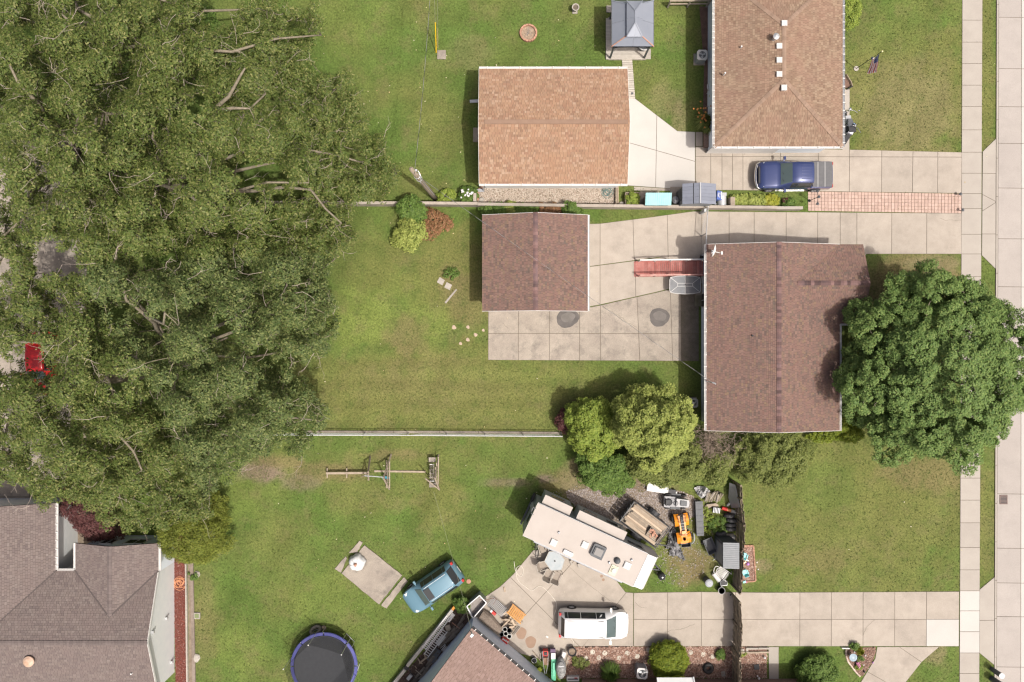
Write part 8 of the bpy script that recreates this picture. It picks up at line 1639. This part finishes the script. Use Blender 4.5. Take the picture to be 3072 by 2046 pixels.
b_ = box_thing('cinder_block', 'small grey hollow block on the driveway beside the fence', 'block', Z3(660, 1500), (.22, .22, .12), M['stone'], R(-25)); MB().box((0, 0, .122), (.11, .11, .006)).obj('hollow', M['dark'], b_)
r = thing('kettle_barrel', 'black kettle barrel beside the trailer nose', 'barrel', tuple(at(Z2(670, 1425), .5))); MB().lathe([(.2, 0), (.25, .3), (.25, .55), (.18, .68), (0, .72)], n=18).obj('body', M['dark'], r, smooth=True); MB().cyl((0, 0, .71), .04, .05, 8).obj('knob', M['galv'], r); MB().lathe([(.0, 0), (.08, .03), (.0, .1)], (.30, -.12, 0), 8).obj('cup', mk('mint cup', (.3, .5, .42), rough=.5), r)
# children's things in the small bed
ed = thing('brick_edging', 'dark brick edging round the small bed by the fence', 'edging', at(Z3(960, 1100)))
for a, b, n in ((Z3(820, 855), Z3(955, 855), 7), (Z3(955, 862), Z3(985, 1310), 22), (Z3(980, 1315), Z3(870, 1325), 6)):
 A, B_ = W(a), W(b); d = B_ - A
 for i in range(n): c = A.lerp(B_, (i + .5) / n); piece('brick', ed, (c.x, c.y, .04), (d.length / n - .02, .09, .12), M['terra'], math.atan2(d.y, d.x), True)
for (x, y), rz, lab in (((845, 985), R(70), 'upper turquoise child chair in the bed by the fence'), ((850, 1205), R(112), 'lower turquoise child chair in the bed by the fence')):
 c = W(Z3(x, y), .3); r = thing('child_chair', lab, 'chair', (c.x, c.y, .012), rz, 'turquoise child chairs in the small bed'); MB().box((0, 0, .26), (.30, .28, .04)).obj('seat', M['tealp'], r); MB().sheet((-.15, -.14, .27), (-.15, .14, .27), (-.23, .14, .52), (-.23, -.14, .52), .03).obj('backrest', M['tealp'], r)
 for sx in (-1, 1):
  for sy in (-1, 1): piece('leg', r, (sx * .13, sy * .12, .12), (.035, .035, .26), M['tealp'])
  MB().bar((-.15, sx * .17, .38), (.12, sx * .17, .36), .05, .04).obj('armrest', M['tealp'], r)
r = thing('toy', 'purple and orange plastic toy between the turquoise chairs', 'toy', tuple(at(Z3(868, 1085)))); MB().lathe([(.0, 0), (.14, .05), (.1, .16), (0, .2)], (.06, -.02, 0), 10).obj('dome', M['purple'], r, smooth=True); MB().box((-.16, .06, .06), (.24, .09, .1), .5).obj('block', M['orange'], r); MB().box((.02, .22, .05), (.2, .1, .1), -.4).obj('block', M['white'], r)
r = thing('toy', 'turquoise and pink toy at the bottom corner of the small bed', 'toy', tuple(at(Z3(845, 1325)))); MB().box((-.05, 0, .06), (.2, .12, .12), .4).obj('block', M['tealp'], r); MB().lathe([(.0, 0), (.08, .05), (0, .12)], (.1, -.03, 0), 8).obj('knob', M['pink'], r)
for x, y, lab in ((1005, 1075, 'pair of'), (1020, 1165, 'second'), (985, 1130, 'third')): MB().lathe([(.0, 0), (.05, .03), (.0, .06)], at(Z3(x, y)), 7).one('pebble', M['whitecl'], {'pair of': 'upper white pebble in the grass beside the small bed', 'second': 'lower white pebble in the grass beside the small bed', 'third': 'white pebble at the edge of the small bed'}[lab], 'pebble')

# ---- mulch bed below the drive: stepping stones, tyre, blocks
ss = [((1222, 465), 'Z5'), ((1092, 580), 'Z5'), ((1342, 572), 'Z5'), ((1450, 490), 'Z5'), ((1713, 580), 'Z5'), ((1872, 485), 'Z5'), ((2052, 545), 'Z5'), ((2258, 428), 'Z5'), ((978, 292), 'Z6'), ((1176, 318), 'Z6'), ((1318, 355), 'Z6')]
ord_ = ['second', 'leftmost', 'fourth', 'third', 'fifth', 'sixth', 'seventh']
labs_ = [f'{o} round pale stepping stone counting from the dark fire bowl' for o in ('second', 'first', 'third', 'fourth', 'fifth', 'sixth', 'seventh')] + ['round pale stepping stone closest to the clipped shrub on its left side', 'round pale stepping stone closest to the clipped shrub on its right side', 'middle stepping stone of the three right of the clipped shrub', 'stepping stone nearest the small green plant by the fence']
for ((x, y), z), lab in zip(ss, labs_):
 p = W((Z5 if z == 'Z5' else Z6)(x, y)); r = thing('stepping_stone', lab, 'stepping stone', (p.x, p.y, .012), random.random() * 3, 'round stepping stones in the mulch'); MB().lathe([(.16, 0), (.165, .03), (.14, .04), (0, .041)], n=18).obj('disc', mk('cream stone', (.44, .41, .34), (.49, .46, .39), sc_=8, rough=.9, objr=.08), r); m = MB(); m.torus((0, 0, .04), .10, .008, None, 14, 4); m.obj('relief', M['stone'], r)
tyre('big black tyre lying flat in the shaded mulch', Z6(1270, 565), .37, .125, 0, False)
for p, sz, lab in ((Z6(1485, 625), (.26, .34, .06), 'grey flat block in the shaded mulch near the fence'), (ZL(970, 1090), (.34, .34, .1), 'slate square block in the mulch right of the fence')): box_thing('block', lab, 'block', p, sz, M['dgray'] if sz[0] > .3 else M['stone'], R(8))
for p, lab in ((ZL(1188, 738), 'white round light at the upper corner of the mulch right of the fence'), (ZL(1003, 1400), 'white round light low in the mulch right of the fence'), (ZL(950, 1318), 'smallest white light in the mulch right of the fence')):
 r = thing('garden_light', lab, 'light', tuple(at(p))); MB().cyl((0, 0, 0), .02, .2, 6).obj('stake', M['dark'], r); MB().lathe([(.0, .2), (.09 if 'smallest' not in lab else .05, .22), (.06, .28), (0, .3)], n=12).obj('globe', M['whitecl'], r)
cbm = thing('block_border', 'border of pale blocks and timbers at the top of the mulch right of the fence', 'edging', at(ZL(880, 520)))
for x0, x1, y in ((610, 990, 465), (1000, 1330, 460), (400, 660, 590), (665, 990, 592), (995, 1350, 585)):
 a, b = W(ZL(x0, y)), W(ZL(x1, y)); beam('timber', cbm, (a.x, a.y, .08), (b.x, b.y, .08), .11, .14, M['stone'] if y < 500 else M['wood'], True)
for x in (430, 515, 640): p = W(ZL(x, 515)); piece('block', cbm, (p.x, p.y, .06), (.14, .16, .14), M['stone'], .2, True)
fbw = thing('fire_bowl', 'dark round metal fire bowl at the corner of the mulch bed', 'fire bowl', tuple(at(Z5(845, 468), .35))); MB().lathe([(.12, .1), (.28, .22), (.30, .38), (.27, .38), (.2, .28)], n=20).obj('bowl', M['rubber'], fbw); MB().cyl((0, 0, .28), .24, .03, 16).obj('ashes', M['ash'], fbw); m = MB()
for k in range(7): m.bar((-.26, -.24 + k * .08, .40), (.26, -.24 + k * .08, .40), .012, .012)
m.torus((0, 0, .39), .29, .018, None, 22, 5); m.obj('grate', M['dark'], fbw)
# machines beside the blue grey garage
tl_ = thing('tiller', 'red and dark garden tiller beside the green machine', 'garden machine', tuple(at(Z5(345, 620), .5))); MB().box((0.02, .45, .35), (.34, .34, .4)).obj('engine', M['red'], tl_); MB().box((.03, .45, .57), (.2, .2, .06)).obj('engine_cover', M['dark'], tl_); m = MB(); m.tube([(-.2, .6, .5), (-.12, -.3, .7), (-.05, -.7, .95)], .02, 5); m.tube([(.2, .5, .5), (.16, -.3, .7), (.02, -.7, .95)], .02, 5); m.obj('handlebar', M['galv'], tl_); MB().box((.05, -.12, .3), (.34, .5, .3)).obj('tine_cover', mk('rusty cover', (.25, .16, .11), rough=.8), tl_)
for s in (-1, 1): MB().torus((s * .28, .5, .18), .13, .05, Matrix.Rotation(R(90), 3, 'Y'), 14, 6).obj('wheel', M['rubber'], tl_)
gmw = thing('leaf_blower_cart', 'green plastic garden machine between tiller and grey cover', 'garden machine', tuple(at(Z5(495, 750), .5))); MB().prism([(-.14, -.85), (.16, -.85), (.2, .55), (-.12, .6)], .2, lambda p: .62 if p[1] < 0 else .5).obj('body', M['green'], gmw); MB().box((.0, .75, .4), (.3, .4, .3)).obj('motor', M['white'], gmw); MB().box((-.02, 1.05, .35), (.34, .26, .26)).obj('bag', mk('plum fabric', (.14, .10, .15), rough=.9), gmw); MB().box((.03, -.1, .62), (.1, .9, .05)).obj('stripe_panel', mk('light green panel', (.16, .55, .36), rough=.4), gmw)
gcv = thing('covered_grill', 'weathered grey covered barbecue beside the green machine', 'grill', tuple(at(Z5(640, 800), .9))); mm = MB().lathe([(.30, .0), (.40, .3), (.44, .62), (.40, .85), (.28, .97), (0, 1.0)], n=18, sx=.8, sy=1.65, wob=lambda t, j: 1 + .05 * math.sin(4 * t + j)); mm.obj('cover', mk('worn grey vinyl', (.13, .13, .13), (.30, .30, .29), sc_=7, rough=.7, fine=.25, fsc=15), gcv, smooth=True); MB().torus((0, .35, .93), .2, .02, None, 18, 5).obj('strap', M['dgray'], gcv); MB().box((.0, .25, .97), (.36, .05, .04)).obj('handle', M['gmetal'], gcv)
for (x0, y0), (x1, y1), lab in (((770, 530), (715, 850), 'pale pole leaning along the grey barbecue cover'), ((110, 455), (270, 650), 'thin wooden pole lying by the garage wall')): a, b = W(Z5(x0, y0), .1), W(Z5(x1, y1), .3); MB().tube([a, b], .025, 6).one('pole', M['lumber'], lab, 'pole')
bucket('small black pot on the pad by the garage wall', Z5(140, 630), M['dark'], .17, .3, name='pot', cat='pot').children[1].data.materials[0] = M['galv']
MB().lathe([(.0, 0), (.17, .06), (.15, .16), (0, .2)], at(Z5(240, 785)), 10).one('ball', mk('lime ball', (.45, .55, .06), rough=.5), 'lime yellow ball by the garage wall', 'ball'); b_ = box_thing('red_crate', 'crate with red and white contents at the bottom edge by the barbecue', 'crate', Z5(860, 975), (.82, .30, .30), M['white'], 0); MB().box((0, .0, .305), (.7, .08, .03)).obj('divider', M['dgray'], b_); MB().box((.2, .08, .31), (.2, .05, .03)).obj('label_strip', M['red'], b_)
MB().box(tuple(at(Z5(680, 480), 0, .2)), (.24, .4, .4), -.3).one('bag', M['whitecl'], 'pale bag leaning by the fire bowl', 'bag')
# ---- garage corner clutter
bxp = [W(Z4(*p), 1.0) for p in ((1128, 405), (1325, 235), (1432, 350), (1222, 590))]; ct_ = sum(bxp, Vector()) / 4; mb_ = thing('metal_bin', 'large open grey metal bin at the corner of the blue grey garage', 'bin', (ct_.x, ct_.y, 0)); bl2 = [(v.x - ct_.x, v.y - ct_.y) for v in bxp]
m = MB(); vs = [(x * s, y * s, z) for z, s in ((0, .93), (1.0, 1.0), (1.0, .93), (.55, .9)) for x, y in bl2]; m.add(vs, [(0, 1, 2, 3), (12, 13, 14, 15)] + [(4 * k + i, 4 * k + (i + 1) % 4, 4 * k + 4 + (i + 1) % 4, 4 * k + 4 + i) for k in range(3) for i in range(4)]); m.obj('box', M['gmetal'], mb_); m = MB(); m.prism([(x * .9, y * .9) for x, y in bl2], .53, .57); m.obj('contents', mk('grey brown load', (.20, .18, .16), (.26, .235, .22), sc_=4, rough=.8, fine=.15), mb_)
for i in range(4): beam('rim', mb_, (bl2[i][0], bl2[i][1], 1.0), (bl2[(i + 1) % 4][0], bl2[(i + 1) % 4][1], 1.0), .05, .05, M['galv'])
la_ = thing('lattice_panel', 'dark square lattice crate behind the driftwood log', 'lattice', tuple(at(Z4(1600, 410), .3)), R(-40)); 
for k in range(8): beam('bar', la_, (-.62, -.35 + k * .1, .32), (.62, -.35 + k * .1, .32), .025, .025, M['dark'])
for k in range(13): beam('bar', la_, (-.6 + k * .1, -.36, .35), (-.6 + k * .1, .36, .35), .025, .025, M['gmetal'])
rope('bent_rail', 'thin rusty rail bent over the lattice crate', 'rail', [Z4(1330, 225), Z4(1450, 222), Z4(1585, 205), Z4(1540, 300)], .02, mk('rust brown', (.2, .13, .1), rough=.8), .9)
lg_ = thing('driftwood_log', 'huge weathered split log lying along the garage wall', 'log', tuple(at(Z4(1490, 640), .3))); a, b = W(Z4(1350, 520), .25) - lg_.location, W(Z4(1650, 780), .25) - lg_.location; MB().tube([a, a.lerp(b, .3) + Vector((.05, .04, .05)), a.lerp(b, .7) + Vector((-.04, .02, .03)), b], [.36, .40, .34, .24], 11).obj('trunk', mk('split wood', (.26, .215, .175), (.15, .115, .09), stretch=(6, 6, 6), sc_=2, rough=.95, bump=.8, bsc=12, fine=.25), lg_)
for k in range(3): p = a.lerp(b, .2 + k * .25); MB().tube([p + Vector((.12 - k * .1, .15, .28)), p.lerp(b, .5) + Vector((.1 - k * .12, .1, .30))], [.05, .03], 5).obj('ridge', M['wood2'], lg_)
pa = thing('pallet', 'orange pine slatted box tilted on the firewood', 'pallet', tuple(at(Z4(1885, 520), .4)), R(-40)); 
for k in range(8): beam('slat', pa, (-.50 + k * .14, -.2, .58), (-.50 + k * .14, .32, .34), .105, .03, M['orangew'])
beam('rail', pa, (-.6, -.24, .58), (.62, -.24, .58), .08, .10, M['orangew']); beam('rail', pa, (-.6, .33, .3), (.62, .33, .3), .06, .06, M['orangew']); beam('rail', pa, (-.56, .05, .40), (.58, .05, .40), .05, .05, M['orangew'])
fw2 = thing('kindling_pile', 'loose heap of pale split firewood below the orange pallet', 'firewood', tuple(at(Z4(1790, 640))))
for k in range(34):
 x, y = 1790 + random.gauss(0, 70), 620 + random.gauss(0, 55); p = W(Z4(x, y), .2); t = random.random() * 6.28; z = .08 + random.random() * .28; d = Vector((math.cos(t), math.sin(t), random.gauss(0, .2))) * random.uniform(.12, .24); o = beam('split_log', fw2, Vector((p.x, p.y, z)) - d, Vector((p.x, p.y, z)) + d, .09, .08, M['lumber'] if k % 3 else M['wood'], True)
for k, (x0, y0, x1, y1) in enumerate(((1955, 715, 1850, 845), (1935, 705, 1835, 830), (1905, 690, 1815, 810))): a, b = W(Z4(x0, y0)), W(Z4(x1, y1)); beam('stick', fw2, (a.x, a.y, .07 + k * .02), (b.x, b.y, .07 + k * .02), .05, .05, M['wood2'], True)
for x, y, mat, lab in ((1715, 760, 'white', 'cream pail at the top of the pail cluster by the garage'), (1780, 775, 'dark', 'black pail at the top right of the pail cluster'), (1728, 825, 'white', 'white lidded pail in the middle of the pail cluster'), (1668, 838, 'dgray', 'dark pail at the left of the pail cluster'), (1783, 868, 'white', 'white lidded pail at the right of the pail cluster')): bucket(lab, Z4(x, y), M[mat], .155, .38)
b_ = box_thing('red_tray', 'red tray of white bottles beside the pail cluster', 'crate', Z4(1712, 935), (.52, .30, .28), M['red'], R(-32))
for k in range(4): MB().cyl((-.18 + k * .12, .08, .28), .05, .12, 10).obj('bottle', M['white'], b_)
b_ = box_thing('gas_can', 'red and white can on the lattice crate', 'can', Z4(1545, 515), (.18, .3, .3), M['red'], R(50), .6, .3); MB().box((0, .22, .15), (.16, .14, .28)).obj('cap_block', M['white'], b_)
tm = thing('timber_border', 'long white timber border with an orange end beside the lawn', 'edging', tuple(at(Z4(500, 1000)))); 
for (x0, y0), (x1, y1) in (((915, 425), (225, 1285)), ((195, 1335), (-90, 1690))): a, b = W(Z4(x0, y0)), W(Z4(x1, y1)); beam('timber', tm, (a.x, a.y, .22), (b.x, b.y, .22), .20, .44, mk('pale timber', (.42, .40, .37), (.35, .33, .30), sc_=3, rough=.85, fine=.1), True)
a, b = W(Z4(905, 437)), W(Z4(948, 380)); beam('orange_end', tm, (a.x, a.y, .24), (b.x, b.y, .24), .16, .3, M['orange'], True); a = W(Z4(215, 1305)); piece('joint_post', tm, (a.x, a.y, .25), (.26, .2, .5), M['dark'], R(-40), True)
def ladder(label, p0, p1, wd, rungs, mat, z=.45, name='ladder'):
 a, b = W(p0, z), W(p1, z); r = thing(name, label, 'ladder', tuple(a)); d = (b - a); s = Vector((-d.y, d.x, 0)).normalized() * wd / 2
 for sg_ in (-1, 1): beam('side_rail', r, s * sg_, d + s * sg_, .04, .08, mat)
 for k in range(rungs): c = d * ((k + .5) / rungs); beam('rung', r, c - s, c + s, .035, .035, mat)
 return r
ladder('long grey extension ladder lying along the white timber', Z4(850, 560), Z4(470, 1055), .28, 20, M['galv'], .46); ladder('short white ladder lying in the middle of the dark soil', Z4(800, 770), Z4(500, 1165), .34, 13, M['white'], .35)
b_ = box_thing('white_box', 'white board lying over the ladder end near the garage corner', 'board', Z4(885, 580), (.22, .62, .05), M['white'], R(-38), .5, .45); box_thing('white_board', 'white crumpled board between the ladders', 'board', Z4(725, 925), (.32, .78, .06), M['tarpw'], R(-38), .3, .25)
box_thing('grey_panel', 'dark grey panel lying beside the blue wall', 'panel', Z4(622, 1165), (.55, 1.0, .06), M['dgray'], R(-32), .3, .2); b_ = box_thing('paving_slabs', 'two brownish slabs beside the short ladder', 'slab', Z4(845, 870), (.5, .55, .1), M['wood2'], R(30)); box_thing('rock_block', 'mossy round block above the brown slabs', 'block', Z4(840, 740), (.34, .4, .2), M['conc2'], R(20))
saw = thing('sawhorse', 'small pale wooden sawhorse lying in the dark soil', 'sawhorse', tuple(at(Z4(455, 1230), .3)), R(40)); beam('top', saw, (-.3, 0, .35), (.35, 0, .35), .1, .08, M['lumber'])
for sx in (-1, 1):
 for sy in (-1, 1): beam('leg', saw, (sx * .22, 0, .33), (sx * .3, sy * .26, .02), .07, .05, M['lumber'])
ch_ = thing('folding_chair', 'white metal folding chair frame near the blue wall', 'chair', tuple(at(Z4(790, 1060), .3)), R(50)); 
for k in range(4): beam('slat', ch_, (-.2, -.18 + k * .1, .3), (.22, -.18 + k * .1, .34), .04, .02, M['white'])
for s in (-1, 1): beam('leg', ch_, (-.28, s * .2, .02), (.3, s * .2, .4), .03, .03, M['white'])
wpile = thing('scrap_wood_pile', 'heap of dark weathered boards beside the blue wall', 'lumber', tuple(at(Z4(700, 1150))))
for k in range(46):
 t = random.random(); bx, by = 1110 - 800 * t + random.gauss(0, 26), 590 + 960 * t + random.gauss(0, 26); off = random.uniform(-20, 75) * (1 if t > .35 else .5); p = W(Z4(bx - 40 + off, by + off * .6)); L = random.uniform(.5, 1.5); an = R(51) + random.gauss(0, .12); z = .06 + random.random() * .3; d = Vector((math.cos(an), math.sin(an), random.gauss(0, .04))) * L / 2
 if t < .35 or t > .55: beam('board', wpile, Vector((p.x, p.y, z)) - d, Vector((p.x, p.y, z)) + d, random.uniform(.06, .15), .04, mk('dark old board', (.10, .085, .07), (.17, .145, .12), sc_=4, rough=.95, objr=.4, fine=.2), True)
for (x0, y0), (x1, y1), mm_ in (((900, 650), (1020, 750), 'terra'), ((330, 1320), (360, 1360), 'lumber'), ((220, 1350), (340, 1520), 'dark'), ((340, 1380), (430, 1460), 'wood')): a, b = W(Z4(x0, y0), .3), W(Z4(x1, y1), .3); beam('stick', wpile, a, b, .035, .035, M[mm_], True)
box_thing('plastic_crate', 'small white and lilac crate at the lower end of the dark soil', 'crate', Z4(245, 1500), (.4, .22, .16), M['tarpw'], R(50))
MB().lathe([(.0, 0), (.16, .03), (.0, .05)], at(ZF(2275, 805)), 9).one('ball', M['terra'], 'small tan ball in the grass behind the steel blue car', 'ball'); a, b = W(Z4(1700, 110), .05), W(Z4(1715, 180), .05); MB().tube([a, b], .06, 8).one('log', M['lumber'], 'short pale log at the lawn edge of the parking pad', 'log'); a, b = W(Z5(360, 175), .05), W(Z5(400, 200), .05); MB().bar(a, b, .1, .05).one('wood_scrap', M['white'], 'small white scrap on the pad below the stains', 'scrap')
kb = W(Z4(1950, 1010)); 
# ---- lower left house odds and ends
te2 = thing('timber_edging', 'straight pale timber edging the red mulch bed', 'edging', tuple(at(T(0, 2, 1295, 1150))));
ys_ = [745, 960, 1180, 1400, 1640]
for y0, y1 in zip(ys_, ys_[1:]): a, b = W(T(0, 2, 1288 + (y0 - 745) * .012, y0)), W(T(0, 2, 1288 + (y1 - 745) * .012, y1)); beam('timber', te2, (a.x, a.y, .09), (b.x, b.y, .09), .09, .18, M['stone'], True); a, b = W(T(0, 2, 1325 + (y0 - 745) * .02, y0)), W(T(0, 2, 1325 + (y1 - 745) * .02, y1)); beam('sleeper', te2, (a.x, a.y, .05), (b.x, b.y, .05), .2, .1, mk('old sleeper', (.17, .135, .11), (.23, .19, .16), sc_=5, rough=.95, objr=.15, fine=.2), True)
bn2 = thing('small_bench', 'small white bench frame in the grass beside the conifer', 'bench', tuple(at(T(0, 2, 1462, 548), .3)), R(84)); beam('seat', bn2, (-.28, 0, .3), (.28, 0, .3), .2, .04, M['wood2'])
for s in (-1, 1): beam('side_rail', bn2, (-.32, s * .14, .34), (.32, s * .14, .34), .05, .05, M['white']); piece('leg', bn2, (s * .26, 0, .15), (.05, .26, .3), M['white'])
for (x, y), r_, lab in (((1362, 825), .2, 'uppermost pale stone beside the red bed edging'), ((1358, 1400), .24, 'lowest round pale stone beside the red bed edging')): MB().lathe([(r_ * .9, 0), (r_, .05), (r_ * .7, .12), (0, .14)], at(T(0, 2, x, y)), 9, sy=1.3, wob=lambda t, j: 1 + .12 * math.sin(3 * t + j)).one('rock', M['stone'], lab, 'rock')
vb = box_thing('valve_box', 'square valve box with a pale frame beside the red bed edging', 'valve box', T(0, 2, 1357, 1112), (.42, .42, .1), M['stone']); MB().box((0, 0, .104), (.28, .28, .008)).obj('lid', mk('mossy lid', (.16, .19, .09), rough=.9), vb)
# ---- leaf shaped island
ie = thing('cobble_edging', 'curved row of pinkish cobbles round the leaf shaped island', 'edging', at(ZI(620, 760))); cv_ = [(575, 455), (560, 560), (570, 660), (600, 760), (640, 850), (700, 930), (760, 1010), (830, 1100), (900, 1190), (985, 1265)]
for (x0, y0), (x1, y1) in zip(cv_, cv_[1:]):
 for t in (.17, .5, .83):
  p = W(ZI(x0 + (x1 - x0) * t, y0 + (y1 - y0) * t)); o = MB().lathe([(.05, 0), (.065, .03), (.04, .07), (0, .075)], n=7).obj('cobble', mk('pink cobble', (.5, .38, .31), (.6, .5, .43), sc_=8, rough=.9, objr=.2), ie); o.location = (p.x - ie.location.x, p.y - ie.location.y, 0); o.scale = (random.uniform(.8, 1.2), random.uniform(.8, 1.2), 1)
bb2 = thing('bird_bath', 'pale blue shallow bird bath in the leaf shaped island', 'bird bath', tuple(at(ZI(775, 705), .45))); MB().cyl((0, 0, 0), .08, .4, 10).obj('pedestal', M['stone'], bb2); MB().lathe([(.06, .40), (.26, .47), (.27, .49), (.22, .47), (.0, .44)], n=20).obj('basin', mk('pale blue glaze', (.20, .28, .34), (.27, .34, .39), sc_=5, rough=.35), bb2, smooth=True)
pf_ = thing('flower_plant', 'round pink flowered plant below the bird bath', 'plant', tuple(at(ZI(880, 880)))); vv = leaves(np.array([[pf_.location.x, pf_.location.y, .18]] * 5) + rng.normal(size=(5, 3)) * .05, np.full(5, .11), 30, .07, up=.9, elong=1.2); leaf_obj('petals', vv, mk('pink petal', (.55, .2, .33), (.65, .3, .42), sc_=9, rough=.7), pf_, 'stuff')
for x, y, r_, m_, lab in ((1130, 640, .06, 'whitecl', 'white ball ornament right of the golden plant'), (1080, 920, .05, 'whitecl', 'white ball ornament low in the leaf shaped island'), (1350, 850, .06, 'purple', 'lilac ornament at the walk edge of the island'), (1090, 1110, .08, 'dark', 'dark ornament at the tip of the leaf shaped island'), (800, 530, .07, 'galv', 'pale lilac stone above the bird bath'), (1380, 410, .06, 'brick', 'small brick at the right corner of the island')): MB().lathe([(0, 0), (r_, r_ * .7), (r_ * .7, r_ * 1.6), (0, r_ * 1.9)], at(ZI(x, y)), 10).one('garden_ornament', M[m_], lab, 'ornament')
a, b = W(ZI(420, 410)), W(ZI(640, 415)); MB().bar((a.x, a.y, .1), (b.x, b.y, .1), .06, .18).one('edging_board', M['white'], 'short white edging board between lawn and island', 'edging')
